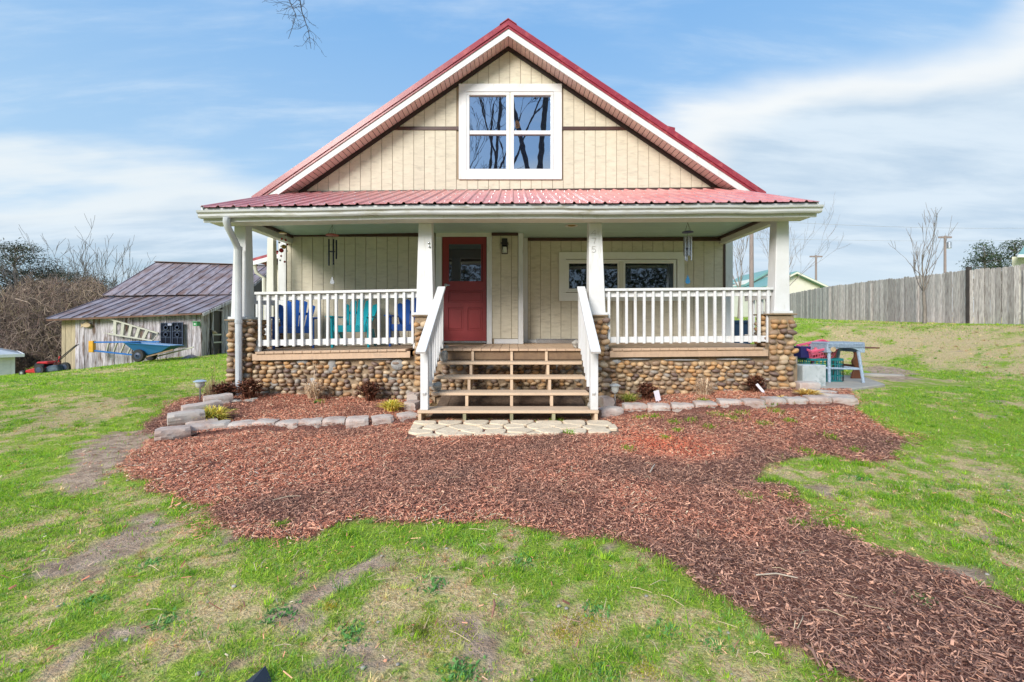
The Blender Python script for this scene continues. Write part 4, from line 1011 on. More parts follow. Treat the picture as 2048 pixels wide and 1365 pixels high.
# --- railings: cap, two rails behind, square balusters in front
def railing(a, c, nb, y, side=None, zs=0):
    q = MB(sag=True); n = 6
    zc0 = ZD + .875 + zs
    if side is None:
        for i in range(n): q.box(a+(c-a)*i/n, a+(c-a)*(i+1)/n, y-.055, y+.06, zc0, zc0+.038)
        r = q.build('porch_railing', M['white'], house)
        for z0, z1 in ((zc0-.09, zc0-.002), (ZD+.085, ZD+.175)):
            q = MB(sag=True)
            for i in range(n): q.box(a+(c-a)*i/n, a+(c-a)*(i+1)/n, y, y+.035, z0+zs*0, z1)
            q.build('rail', M['white'], r)
        first = None
        for i in range(nb):
            xx_ = a + (c-a)*(i+.5)/nb; s = sagz(xx_)
            ztop = zc0 - .006; zbot = ZD + .07
            if first is None:
                o = MB().box(xx_-.019, xx_+.019, y-.039, y-.001, zbot+s, ztop+s).build('baluster', M['white'], r, bevel=.003); first = (o, xx_, s)
            else:
                p0 = ORIG[first[0].name]; o = first[0].copy(); COL.objects.link(o); o.location = first[0].location + Vector((xx_-first[1], 0, s-first[2]+rs.uniform(-.004,.004))); o.rotation_euler = (0, rs.uniform(-.006,.006), 0)
                ORIG[o.name] = p0
        for xx_ in (a+.02, c-.02):
            s = sagz(xx_); MB().box(xx_-.04, xx_+.04, y-.03, y+.03, ZD+s+.001, ZD+.085+s).build('rail_foot', M['white'], r)
    else:
        x0 = side; s = sagz(x0)
        q.box(x0-.05, x0+.05, a, c, zc0, zc0+.035); r = q.build('side_railing', M['white'], house)
        for z0, z1 in ((zc0-.10, zc0-.002), (ZD+.085, ZD+.175)):
            MB(sag=True).box(x0-.017, x0+.017, a, c, z0, z1).build('rail', M['white'], r)
        first = None
        for i in range(nb):
            yy_ = a + (c-a)*(i+.5)/nb; off_ = .038 * (1 if x0 < 0 else -1)
            if first is None:
                o = MB(sag=True).box(x0-.018-off_, x0+.018-off_, yy_-.018, yy_+.018, ZD+.06, zc0-.004).build('baluster', M['white'], r, bevel=.002); first = (o, yy_)
            else: o = first[0].copy(); COL.objects.link(o); o.location = first[0].location + Vector((0, yy_-first[1], 0))
railing(-3.94, -1.46, 19, 6.50)
railing(1.42, 4.0, 19, 6.50, zs=.005)
railing(6.80, 7.69, 7, 0, side=-4.34)
railing(6.80, 7.69, 7, 0, side=4.26)
# --- downspout
q = MB(); pts = [(-4.06,6.0,2.80-.05),(-4.065,6.0,2.70),(-4.07,6.04,2.62),(-4.085,6.16,2.52),(-4.10,6.27,2.42),(-4.105,6.33,2.34),(-4.105,6.33,1.3),(-4.10,6.33,.16),(-4.14,6.29,.12)]
q.tube(pts, [.047,.047,.045,.045,.045,.047,.047,.047,.055], 8)
ds = q.build('downspout', M['spout'], house, smooth=True)
for z in (1.25, 2.35): MB().tube([(-4.105,6.33,z),(-4.105,6.33,z+.05)], .053, 8).build('spout_joint', M['spout'], ds, smooth=True)
# ------------------------------------------------------------ front stairs
stairs = thing('porch_stairs', 'open-riser tan wooden steps with white handrails leading up to the red door', 'stairs', (0, 5.8, 0))
RUN, RISE = .28, .1776
for i in range(1, 5):
    z = ZD - RISE*i; yf = 6.36 - RUN*i; x0, x1 = (-1.177, 1.08) if i == 4 else (-1.09+.01*i, 1.01)
    MB().box(x0, x1, yf, yf + (.29 if i == 4 else .272), z-.036, z).build('tread', M['tread'], stairs, bevel=.004)
for xs in (-.594, -.006, .52):
    p = [(6.36, .0), (6.36, ZD-.034)]
    for i in range(0, 4):
        z = ZD - RISE*i - .036; yf = 6.36 - RUN*i + .012
        if i == 0: p = [(6.43, .42), (6.43, z), (yf, z)]
        else: p += [(yf, z)]
        p += [(yf, ZD - RISE*(i+1))]
    p[-1] = (p[-1][0], ZD-RISE*4+.002)
    MB().prism([(a, c) for a, c in p], 'x', xs-.019, xs+.019).build('stringer', M['tread'], stairs)
    MB().box(xs-.02, xs+.02, 5.255, 5.40, -.01, ZD-RISE*4-.037).build('stringer_foot', M['rawwood'], stairs)
for xs in (-1.15, 1.05): MB().box(xs-.02, xs+.02, 5.25, 5.52, -.01, ZD-RISE*4-.037).build('end_leg', M['tread'], stairs, bevel=.003)
for (xf0, xf1, xb0, xb1, sgn) in ((-1.165,-1.03,-1.12,-1.035,-1), (.955,1.065,1.005,1.11,1)):
    xf, xb = (xf0+xf1)/2, (xb0+xb1)/2
    A, Bq = Vector((xf,5.07,.885)), Vector((xb,6.46,1.80)); u = Bq - A
    hr = MB().bar(A, Bq, .12, .038).build('handrail', M['white'], stairs, bevel=.004)
    at_ = lambda t, dz=0: A + u*t + Vector((0,0,dz))
    MB().bar(at_(.12,-.07), at_(.99,-.07), .036, .085).build('rail', M['white'], hr)
    MB().bar(at_(.14,-.68), at_(.97,-.68), .036, .085).build('rail', M['white'], hr)
    zt = at_(.16).z - .02
    xn = xf + (.0 if sgn < 0 else .02)
    MB().box(xn-.048, xn+.048, 5.265, 5.355, .156, zt).build('newel_post', M['white'], hr, bevel=.004)
    MB().box(xb-.045, xb+.03, 6.395, 6.465, ZD+.002, 1.775).build('newel_post', M['white'], hr, bevel=.004)
    nb = 8
    for i in range(nb):
        t = .25 + (i+.5)*.66/nb; c = at_(t)
        MB().box(c.x-.018-.036*sgn, c.x+.018-.036*sgn, c.y-.018, c.y+.018, c.z-.73, c.z-.025).build('baluster', M['white'], hr)
q = MB(); n_ = 14
for i in range(n_):
    xa_, xb_ = -1.06+2.1*i/n_, -1.06+2.1*(i+1)/n_; q.prism([(5.42,-.05),(5.42,.0),(5.9,.07+random.uniform(-.01,.015)),(6.44,.165+random.uniform(-.015,.015)),(6.44,-.05)], 'x', xa_, xb_)
o = q.build('soil_bank', mat('shade_dark_soil', (.10,.065,.045), (.16,.11,.075), scale=14, rough=1, bump=.8, bscale=30)); o['kind'] = 'structure'  # shade under the steps is put into this dark soil colour
# rocks set on the steps
def rock(name, c, r, seed, sc, lab, m=M['rock'], cat='rock', grp='rocks set on the stair treads'):
    bm = bmesh.new(); bmesh.ops.create_icosphere(bm, subdivisions=3, radius=1); q = random.Random(seed); ph = [q.uniform(0, 6) for _ in range(9)]
    for v in bm.verts:
        p = v.co.copy(); k = 1 + .13*math.sin(3.3*p.x+ph[0]) + .12*math.sin(4.1*p.z+ph[1]) + .10*math.sin(3.7*p.y+ph[2]) + .05*math.sin(9*p.x+ph[3]+5*p.z) + .05*math.sin(11*p.y+ph[4])
        v.co = Vector((p.x*sc[0], p.y*sc[1], p.z*sc[2]))*k*r
    mn = min(v.co.z for v in bm.verts)*.86
    for v in bm.verts: v.co.z = max(v.co.z, mn) - mn
    me = bpy.data.meshes.new(name); bm.to_mesh(me); bm.free(); me.materials.append(m); me.polygons.foreach_set('use_smooth', [True]*len(me.polygons)); me.set_sharp_from_angle(angle=rad(35))
    o = bpy.data.objects.new(name, me); COL.objects.link(o); o.location = c; ORIG[o.name] = Vector(c); tag(o, lab, cat, grp); return o
z2, z4, z5 = ZD-RISE, ZD-RISE*3, ZD-RISE*4
rock('rock', (px(887,6.2),6.2,z2), .078, 1, (1,.9,1.0), 'grey and white rock at the left end of the top stair tread')
rock('rock', (px(872,5.65),5.65,z4), .07, 2, (.95,.9,.85), 'grey rounded rock at the left end of a lower stair tread')
rock('rock', (px(1185,5.33),5.33,z5), .068, 3, (1,.9,.95), 'grey pointed rock on the right end of the bottom stair tread')
rock('rock', (px(1152,6.5),6.5,ZD), .065, 4, (1.05,.9,.95), 'grey rock on the porch floor beside the right handrail')
rock('rock', (px(893,6.55),6.55,ZD), .035, 5, (1,.9,.7), 'small dark stone on the porch floor by the left newel post')
# metal channel along the wall
q = MB(); x0, x1 = px(1073,8.55), px(1160,8.55); q.prism([(8.50,ZD+.004),(8.60,ZD+.004),(8.60,ZD+.09),(8.595,ZD+.09),(8.595,ZD+.03),(8.505,ZD+.03),(8.505,ZD+.075),(8.50,ZD+.075)], 'x', x0, x1+.5)
o = q.build('metal_channel', M['silver']); tag(o, 'long silver metal channel lying on the porch floor against the wall', 'metal strip')
q = MB(); q.box(px(893,8.0), px(965,8.0), 7.75, 8.2, ZD+.001, ZD+.014); o = q.build('doormat', mat('brown_mat', (.16,.12,.07), (.1,.075,.045), scale=40, rough=1), bevel=.003); tag(o, 'flat brown doormat on the porch floor before the red door', 'doormat')
# wall lantern
lan = thing('wall_lantern', 'black metal porch lantern with frosted glass between door and trim board', 'lantern', (px(1009.5,8.2), YW-.001, pz(505,8.2)))
lx = px(1009.5,8.2); zt, zb_ = pz(479,8.2), pz(509,8.2)
MB().box(lx-.05,lx+.05,YW-.03,YW-.001,zb_+.10,zt-.02).build('back_plate', M['black'], lan)
MB().box(lx-.055,lx+.055,YW-.17,YW-.031,zt-.12,zt).build('cap', M['black'], lan, bevel=.006)
MB().box(lx-.075,lx+.075,YW-.18,YW-.04,zt-.10,zt-.085).build('rim', M['black'], lan)
MB().lathe([(.04,0),(.04,.11)], (lx,YW-.11,zb_+.02), 14).build('glass_cylinder', M['frost'], lan, smooth=True)
q = MB()
for a in (-.055,.055): q.box(lx+a-.006,lx+a+.006,YW-.116,YW-.104,zb_,zt-.12)
q.box(lx-.06,lx+.06,YW-.13,YW-.09,zb_-.002,zb_+.012); q.build('cage', M['black'], lan)
# ------------------------------------------------------------ porch chairs
def chair(x, y, yaw, m, label, w=.56):
    c = thing('garden_chair', label, 'chair', (x, y, ZD+sagz(x)), 'moulded garden chairs standing in a row on the porch')
    X = Matrix.Translation((x, y, ZD+sagz(x))) @ Matrix.Rotation(yaw, 4, 'Z')
    B = lambda: MB(xf=X)
    # front is -Y; y from -.38 (front) to +.42
    for i in range(5):       # back slats, fanned and leaning
        t = (i-2)/2; xb = t*.17; xt = t*.27; hgt = .86 - .10*abs(t)**2.0
        w0, w1 = .036, .058
        q = B(); a0 = Vector((xb, .10, .30)); a1 = Vector((xt, .42, hgt)); n = Vector((0,-.86,.5))*.009
        n = Vector((0,-.012,.006))
        vs = []
        for (cc, ww) in ((a0,w0),(a0.lerp(a1,.6),(w0+w1)/2+.003),(a1,w1*.9)):
            curve = .02*abs(t)
            for s_ in (-1, 1): vs.append(cc + Vector((s_*ww, -.03*abs((cc.x)/.27), 0)) + n)
            for s_ in (1, -1): vs.append(cc + Vector((s_*ww, -.03*abs((cc.x)/.27), 0)) - n)
        tipz = .028
        vs += [a1 + Vector((0,0,tipz)) + n, a1 + Vector((0,0,tipz)) - n]
        fs = [(0,1,5,4),(1,2,6,5),(2,3,7,6),(3,0,4,7),(4,5,9,8),(5,6,10,9),(6,7,11,10),(7,4,8,11),(8,9,12),(10,11,13),(9,10,13,12),(11,8,12,13),(0,3,2,1)]
        q.add(vs, fs).build('back_slat', m, c)
    q = B(); q.bar((-.25,.33,.62),(.25,.33,.62),.03,.05).bar((-.2,.17,.36),(.2,.17,.36),.03,.06); q.build('back_brace', m, c, bevel=.004)
    for i in range(5):       # seat slats
        y0 = -.33 + i*.09; z0 = .375 - i*.024; q = B(); q.bar((-.255,y0,z0),(.255,y0,z0),.082,.02); q.build('seat_slat', m, c, bevel=.004)
    q = B(); q.box(-.265,.265,-.385,-.365,.27,.375); q.build('seat_apron', m, c, bevel=.006)
    for s_ in (-1, 1):
        q = B(); q.prism([(-.36,.0),(-.28,.0),(-.27,.52),(-.40,.52)], 'x', s_*.30-.018, s_*.30+.018); q.build('leg', m, c, bevel=.006)
        q = B(); q.prism([(-.37,.30),(-.27,.30),(-.0,.22),(.30,.0),(.40,.0),(.18,.32),(.0,.33),(-.2,.385),(-.37,.385)], 'x', s_*.268-.014, s_*.268+.014); q.build('leg', m, c, bevel=.004)
        q = B(); q.prism([(s_*.265,-.43),(s_*.385,-.43),(s_*.395,-.30),(s_*.36,.16),(s_*.30,.30),(s_*.27,.30),(s_*.265,-.2)], 'z', .52, .545); q.build('armrest', m, c, bevel=.008)
    return c
chair(-3.86, 7.5, rad(24), M['blue'], 'royal blue slatted porch chair at the left end of the porch')
chair(-2.80, 7.55, rad(6), M['teal'], 'turquoise slatted porch chair, the middle of the three on the porch')
chair(-1.82, 7.6, rad(4), M['blue'], 'royal blue slatted porch chair partly hidden behind the pier beside the stairs')
# red toy car-like box low behind the left rail
q = MB(); x_ = px(517,7.3); q.frustum(x_, 7.3, ZD-.045, ZD+.09, .07, .06, .085, .07); o = q.build('red_bucket', M['redplas'], bevel=.004); tag(o, 'small red plastic tub on the porch floor at the far left corner', 'tub')
# ------------------------------------------------------------ wind chimes
def chime(pxx, y, top, capy, tube0, tube1, sail, capw, ntub, mc, mt, ms, label, sailsize, tubr=.011):
    x = px(pxx, y); zt = pz(top, y); zc = pz(capy, y); z0 = pz(tube0, y); z1 = pz(tube1, y); zs = pz(sail, y)
    c = thing('wind_chime', label, 'wind chime', (x, y, zc), 'wind chimes hanging from the porch ceiling')
    q = MB(); q.tube([(x,y,ZC+.0),(x,y,zt-.01),(x+.02,y,zt-.03),(x+.012,y,zt-.055),(x-.008,y,zt-.05)], .004, 6); q.tube([(x,y,zt-.045),(x,y,zt-.11)], .0025, 5); q.build('hook', M['black'], c)
    q = MB()
    for k in range(4): a = k*math.pi/2+.6; q.tube([(x,y,zt-.11),(x+capw*.7*math.cos(a),y+capw*.7*math.sin(a),zc)], .002, 4)
    q.tube([(x,y,zc),(x,y,zs)], .0018, 4); q.build('cord', M['black'], c)
    MB().lathe([(capw*.55,-.012),(capw,-.006),(capw*1.02,.006),(capw*.6,.02),(capw*.1,.03)], (x,y,zc), 20).build('top_disc', mc, c, smooth=True)
    for k in range(ntub):
        a = k*2*math.pi/ntub + .4; ln = (z0-z1)*(.72+.28*((k*3) % ntub)/(ntub-1))
        xx_, yy_ = x+capw*.62*math.cos(a), y+capw*.62*math.sin(a)
        MB().tube([(xx_,yy_,z0),(xx_,yy_,z0-ln)], tubr, 8).build('chime_tube', mt, c, smooth=True)
    MB().lathe([(capw*.42,-.008),(capw*.42,.008)], (x,y,(z0*.55+z1*.45)), 14).build('striker', mt if mt != M['silver'] else M['bluecap'], c)
    h = sailsize
    MB().prism([(x-.0,zs+h),(x-h*.55,zs-h*.5),(x-h*.4,zs-h*.9),(x,zs-h),(x+h*.4,zs-h*.9),(x+h*.55,zs-h*.5)], 'y', y-.004, y+.004).build('sail', ms, c)
chime(664.5, 6.95, 437, 471, 480, 533, 561, .10, 5, M['redcap'], M['darktube'], M['silver'], 'wind chime with a red disc and dark tubes near the left porch end', .065, .013)
chime(1375.5, 6.95, 432, 465, 473, 528, 559, .088, 6, M['bluecap'], M['silver'], M['sail'], 'silver wind chime with a navy disc and blue teardrop sail before the right wall', .075, .013)
bx, by = px(566,7.2), 7.2
mob = thing('bead_mobile', 'hanging string of brass bells and red and clear beads by the left corner', 'hanging ornament', (bx, by, pz(466,by)))
MB().tube([(bx,by,ZC-.06),(bx,by,pz(466,by))], .002, 4).build('cord', M['wire'], mob)
MB().lathe([(.055,-.014),(.062,-.004),(.04,.008),(.015,.018)], (bx,by,pz(466,by)), 16).build('brass_disc', M['gold'], mob, smooth=True)
for (ax_, ay_, r_, mm) in ((573,474,.014,'clearbead'),(564,478.5,.018,'redbead'),(572,481,.018,'redbead'),(557.5,485,.018,'clearbead'),(573,489,.018,'redbead'),(562,493,.012,'clearbead'),(568,494,.038,'gold'),(556,504,.02,'redbead'),(563.5,501.5,.038,'redbead'),(575,503,.016,'clearbead'),(562,512.5,.017,'redbead'),(560,521,.017,'clearbead'),(571,524.5,.018,'redbead')):
    MB().ball((px(ax_,by),by+random.uniform(-.03,.03),pz(ay_,by)), r_, 10, 7).build('bead', M[mm], mob, smooth='all')
q = MB()
for (ax_, a0, a1) in ((573,466,503),(563,466,521),(557,468,504),(570,468,524)): q.tube([(px(ax_,by),by,pz(a0,by)),(px(ax_,by),by,pz(a1,by))], .0014, 3)
q.build('thread', M['wire'], mob)
# ------------------------------------------------------------ paving of cast flagstones
def clip(poly, a, b, c):       # keep a*x+b*y<=c
    out = []; n = len(poly)
    for i in range(n):
        p, q = poly[i], poly[(i+1) % n]; dp, dq = a*p[0]+b*p[1]-c, a*q[0]+b*q[1]-c
        if dp <= 0: out.append(p)
        if dp*dq < 0: t_ = dp/(dp-dq); out.append((p[0]+(q[0]-p[0])*t_, p[1]+(q[1]-p[1])*t_))
    return out
pv = MB(); PB = [(p[0]*1.0, p[1]) for p in PAVE]
pv.prism([(a, c) for a, c in PB], 'z', -.05, .012); path = pv.build('path', M['soil']); path['kind'] = 'structure'
rp_ = random.Random(21); seeds = []
rows = [(5.12,.30),(4.90,.31),(4.70,.29),(4.50,.30)]
for ri, (yy_, st) in enumerate(rows):
    xx_ = -1.35 + (ri % 2)*.16
    while xx_ < 1.5: seeds.append((xx_+rp_.uniform(-.06,.06), yy_+rp_.uniform(-.05,.05))); xx_ += st
for i, s0 in enumerate(seeds):
    poly = list(PB)
    # orient test
    for j, s1 in enumerate(seeds):
        if i == j: continue
        a, c_ = s1[0]-s0[0], s1[1]-s0[1]; ln = math.hypot(a, c_); 
        poly = clip(poly, a/ln, c_/ln, (a*(s0[0]+s1[0])/2 + c_*(s0[1]+s1[1])/2)/ln - .012)
        if len(poly) < 3: break
    if len(poly) < 3: continue
    ar = abs(sum(poly[k][0]*poly[(k+1) % len(poly)][1]-poly[(k+1) % len(poly)][0]*poly[k][1] for k in range(len(poly))))/2
    if ar < .012: continue
    pp = []                    # round corners a little and wobble
    for k in range(len(poly)):
        p, q_ = poly[k], poly[(k+1) % len(poly)]
        for t_ in (.18, .82): pp.append((p[0]*(1-t_)+q_[0]*t_+rp_.uniform(-.006,.006), p[1]*(1-t_)+q_[1]*t_+rp_.uniform(-.006,.006)))
    zt = .040 + rp_.uniform(-.006,.006)
    MB().prism(pp, 'z', -.02, zt).build('flagstone', M['flag'], path, bevel=.008)
# ------------------------------------------------------------ edging blocks
ORD = ['first','second','third','fourth','fifth','sixth','seventh','eighth','ninth','tenth','eleventh','twelfth']
def block(c, yaw, lab, grp, L_=.27, D_=.17, H_=.10, tilt=0, seed=0):
    H_ = H_*1.22
    q = random.Random(seed); n = 4
    bm = bmesh.new(); bmesh.ops.create_cube(bm, size=1); bmesh.ops.subdivide_edges(bm, edges=bm.edges[:], cuts=5, use_grid_fill=True)
    ph = [q.uniform(0, 6) for _ in range(6)]
    for v in bm.verts:
        x, y, z = v.co; ex = 1 - .16*abs(2*y)**2*(abs(x)*2)**4
        front = max(0, -y*2)
        # rough bull-nosed front
        f = 1 - .13*front*(abs(z)*2)**3
        v.co = Vector((x*L_*(1-.07*max(0, y*2))*(1-.03*front*abs(z*2)**3), y*D_ , (z+.5)*H_))
        if front > .5: v.co.y += .014*(abs(z)*2)**4 + .005*math.sin(9*x+ph[0]+4*z) + .004*math.sin(21*x+ph[1]+9*z) + .012*(abs(x)*2)**8
        v.co.z += .0025*math.sin(7*x+ph[2]) + .002*math.sin(13*y+ph[3]+5*x) - .006*(abs(x)*2)**8*(z > 0) - .010*front**5*(z > 0)
    for v in bm.verts: v.co += Vector((q.uniform(-.004,.004), q.uniform(-.005,.005), q.uniform(-.0025,.0025)))
    me = bpy.data.meshes.new('edging_block'); bm.to_mesh(me); bm.free(); me.materials.append(M['block']); me.polygons.foreach_set('use_smooth', [True]*len(me.polygons)); me.set_sharp_from_angle(angle=rad(22))
    o = bpy.data.objects.new('edging_block', me); COL.objects.link(o); o.location = c; o.rotation_euler = (0, tilt, yaw); ORIG[o.name] = Vector(c); tag(o, lab, 'edging block', grp); return o
lf = [(377,874),(424,868.5),(475,866),(523,864.5),(569,864),(615,861.5),(663,859),(710,858),(760,853.5),(811,847)]
pts = [G(*p) for p in lf]
for i, p in enumerate(pts):
    a = pts[max(i-1,0)]; c_ = pts[min(i+1,len(pts)-1)]; yaw = math.atan2(c_.y-a.y, c_.x-a.x)
    ln = .25 if i not in (9,) else .235
    block((p.x, p.y+.085, float(terrain0(np.array([p.x]),np.array([p.y]))[0])-.005), yaw+random.uniform(-.04,.04), '%s edging block from the left in the left flower bed front row' % ORD[i], 'concrete blocks edging the left flower bed', ln, H_=.095+random.uniform(-.006,.006), seed=i)
GL = 'concrete blocks edging the left flower bed'
cA = G(322,884); block((cA.x+.03, cA.y+.12, 0), rad(38), 'tan edging block lying lowest at the outer left corner of the flower bed', GL, .30, .17, .10, seed=31)
cB = G(350,872); block((cB.x-.03, cB.y+.20, .10), rad(42), 'reddish tan edging block stacked on the outer left corner of the left flower bed', GL, .34, .17, .105, seed=32, tilt=-.02)
cB = G(366,872); block((cB.x+.02, cB.y+.25, 0.0), rad(42), 'tan edging block underneath the stacked block at the left bed corner', GL, .30, .17, .10, seed=33)
c1 = P(398,842,5.32); block((c1.x, c1.y+.06, .055), rad(50), 'long tan edging block rising from the corner along the left side of the bed', GL, .42, .17, .14, seed=34, tilt=-.06)
c1 = P(432,820,5.85); block((c1.x+.02, c1.y+.02, .09), rad(42), 'tan edging block along the left side of the bed, nearest the downspout', GL, .34, .17, .13, seed=35, tilt=-.04)
for k, (a, c_, z_, w_, lab) in enumerate(((826,829,.0,.2,'tan edging block beside the left stair post, front end of its short row'),(829,812,.02,.2,'tan edging block beside the left stair post, middle of its short row'),(833,796,.05,.18,'small tan edging block beside the stairs nearest the left middle pier'))):
    g = G(a, c_); block((g.x, g.y+.02, z_+.05), rad(80+k*4), lab, GL, .24, .17, .11, seed=40+k)
GR = 'concrete blocks edging the right flower bed'
rf = [(1223,836),(1272,829.4),(1320.8,828.5),(1369,827),(1415,824),(1464.6,821.4),(1512.5,819.5),(1554,816),(1599,815),(1643,814),(1694.6,814)]
pts = [G(*p) for p in rf]
for i, p in enumerate(pts):
    a = pts[max(i-1,0)]; c_ = pts[min(i+1,len(pts)-1)]; yaw = math.atan2(c_.y-a.y, c_.x-a.x); s0 = np.linalg.norm(np.array(c_-a)[:2])/(c_-a).length if True else 1
    ln = (c_-a).length/(2 if 0 < i < len(pts)-1 else 1)*.93
    block((p.x, p.y+.085, float(terrain0(np.array([p.x]),np.array([p.y]))[0])-.005), yaw+random.uniform(-.05,.05), '%s edging block from the left in the right flower bed front row' % ORD[i], GR, min(ln,.34), H_=.10+random.uniform(-.01,.012), seed=60+i)
for k, (a, c_, z_, lab) in enumerate(((1672,803,.20,'edging block behind the right front corner of the right flower bed'),(1640,792,.20,'flat edging block along the right side of the right bed, nearest the pier'))):
    g = G(a, c_); block((g.x, g.y, z_), rad(-48), lab, GR, .40, .16, .07, seed=80+k)
g = P(1606,775,6.42); block((g.x, 6.33, .215), rad(-3), 'reddish edging block set against the base of the right end pier', GR, .30, .17, .13, seed=83)
for k, (a, c_, z_, lab) in enumerate(((1211,822,.03,'tan edging block beside the right stair post, front end of its short row'),(1208,803,.06,'tan edging block beside the right stair post, middle of its short row'),(1203,786,.10,'tan edging block beside the stairs nearest the right middle pier'))):
    g = G(a, c_); block((g.x+.01, g.y, z_+.03), rad(98+k*5), lab, GR, .25, .17, .12, seed=90+k)
# ------------------------------------------------------------ garden plants (each its own thing)
def plant(name, c, label, cat, n, h, spread, w, cols, lean=.8, grp=None, seed=0, stalks=0, leaf=False, droop=.5):
    q = np.random.default_rng(seed); V, Fc, C_ = [], [], []; off = 0
    def strip_(p, wid, col_):
        nonlocal off
        p = np.array(p); k = len(p); d_ = p[-1]-p[0]; s_ = np.array([-d_[1], d_[0], 0]); nl = np.linalg.norm(s_)
        s_ = s_/nl if nl > 1e-5 else np.array([1,0,0]); an = q.uniform(-.6,.6); s_ = np.array([s_[0]*math.cos(an)-s_[1]*math.sin(an), s_[0]*math.sin(an)+s_[1]*math.cos(an), q.uniform(-.3,.3)])
        for i_ in range(k):
            ww = wid*(1-.85*(i_/(k-1))**2)/2; V.append(p[i_]-s_*ww); V.append(p[i_]+s_*ww); C_.append(col_); C_.append(col_)
        for i_ in range(k-1): Fc.append((off+2*i_, off+2*i_+1, off+2*i_+3, off+2*i_+2))
        off += 2*k
    for i in range(n):
        a = q.uniform(0, 2*np.pi); le = q.uniform(.2,1)*spread; hh_ = h*q.uniform(.45,1)*(1-.35*le/spread); b0 = q.normal(0,.12,2)*spread
        col_ = np.array(cols[q.integers(0,len(cols))])*q.uniform(.75,1.2)
        p = []
        for t_ in (0,.35,.65,.85,1):
            zz_ = hh_*(1-(1-t_)**1.8) - droop*hh_*max(0,t_-.6)**1.3*(le/spread)*1.6
            p.append((b0[0]+math.cos(a)*le*t_**1.3*lean, b0[1]+math.sin(a)*le*t_**1.3*lean, max(zz_,.002 if t_==0 else .01)))
        strip_(p, w*q.uniform(.7,1.2), col_)
        if leaf:
            for _ in range(6):
                t_ = q.uniform(.35,1); base_ = np.array(p[2])*(1-t_)+np.array(p[4])*t_; dv = q.normal(0,.6,3); dv[2] = abs(dv[2])*.4; dv = dv/np.linalg.norm(dv)*q.uniform(.02,.045)
                strip_([base_, base_+dv*.5, base_+dv], .018, np.array(cols[q.integers(0,len(cols))])*q.uniform(.6,1.4))
    for i in range(stalks):
        a = q.uniform(0, 2*np.pi); H_ = h*q.uniform(1.3,2.1)
        p = [(0,0,0)] + [(math.cos(a)*H_*.14*t_**2+q.normal(0,.006), math.sin(a)*H_*.14*t_**2+q.normal(0,.006), H_*t_) for t_ in (.3,.6,.8,1)]
        strip_(p, .006, np.array(cols[0]))
    V = np.array(V); Fc = np.array(Fc)
    o = npmesh(name, V, Fc, M['needle'], np.array(C_)); o.location = c; ORIG[o.name] = Vector(c); tag(o, label, cat, grp); return o
YEL = [(.80,.62,.07),(.86,.70,.18),(.66,.60,.10),(.78,.55,.12),(.48,.50,.08)]
GY = [(.52,.58,.10),(.72,.66,.18),(.34,.46,.07),(.75,.62,.25)]
OCH = [(.80,.52,.09),(.86,.66,.24),(.7,.43,.08),(.88,.72,.38)]
TAN = [(.82,.63,.44),(.66,.48,.33),(.88,.72,.52),(.52,.36,.25)]
BRN = [(.14,.05,.03),(.22,.07,.04),(.28,.12,.07),(.10,.04,.03),(.34,.19,.12)]
def on(pxx, pyy, dz=0):
    g = G(pxx, pyy)
    if abs(g.x) < 4.4 and g.y > 6.22: g = Vector((g.x*6.22/g.y, 6.22, 0))
    return (g.x, g.y, tz(g.x, g.y)+dz)
GG = 'yellow sedge tufts in the flower beds'
plant('sedge_tuft', on(424,852), 'large yellow sedge tuft inside the left end of the left bed', 'plant', 420, .24, .36, .013, YEL, grp=GG, seed=1)
plant('sedge_tuft', on(783,832), 'smaller yellow sedge tuft near the stairs in the left bed', 'plant', 300, .19, .27, .012, YEL, grp=GG, seed=2)
plant('sedge_tuft', on(1258,812), 'green-yellow sedge tuft next to the solar light in the right bed', 'plant', 280, .17, .24, .011, GY, grp=GG, seed=3)
plant('sedge_tuft', on(1616,800), 'flattened golden sedge tuft at the right end of the right bed', 'plant', 300, .13, .26, .012, OCH, grp=GG, seed=4)
plant('sedge_tuft', on(1566,806), 'small golden sedge tuft left of the flattened one in the right bed', 'plant', 60, .08, .10, .008, OCH, grp=GG, seed=14)
plant('dried_grass', on(628,805), 'curly dried tan grass clump against the left foundation stones', 'plant', 420, .36, .24, .009, TAN, grp='dried ornamental grasses', seed=5, stalks=3)
plant('dried_grass', on(1408,782), 'curly dried tan grass clump against the right foundation stones', 'plant', 420, .32, .26, .009, TAN, grp='dried ornamental grasses', seed=6, stalks=4)
plant('dried_grass', on(425,797), 'feathery tan grass clump outside the left corner pier', 'plant', 300, .42, .36, .005, [(.60,.46,.28),(.66,.54,.34),(.5,.38,.22)], grp='dried ornamental grasses', seed=7, stalks=6)
GB = 'brown winter shrubs along the foundation'
plant('winter_shrub', on(500,806), 'dark red-brown shrub right beside the downspout foot', 'shrub', 260, .34, .24, .008, BRN, grp=GB, seed=8, leaf=True, droop=.1)
plant('winter_shrub', on(740,800), 'brown shrub between the dried grass and the stairs in the left bed', 'shrub', 240, .34, .22, .008, BRN, grp=GB, seed=9, leaf=True, droop=.1)
plant('winter_shrub', on(447,800), 'low brown shrub left of the corner pier outside the bed', 'shrub', 220, .27, .24, .008, BRN, grp=GB, seed=10, leaf=True, droop=.1)
plant('winter_shrub', on(1292,786), 'brown shrub behind the white plant tag in the right bed', 'shrub', 220, .30, .20, .008, BRN, grp=GB, seed=11, leaf=True, droop=.1)
plant('winter_shrub', on(1510,783), 'brown shrub at the right end of the right bed', 'shrub', 220, .30, .19, .008, BRN, grp=GB, seed=12, leaf=True, droop=.1)
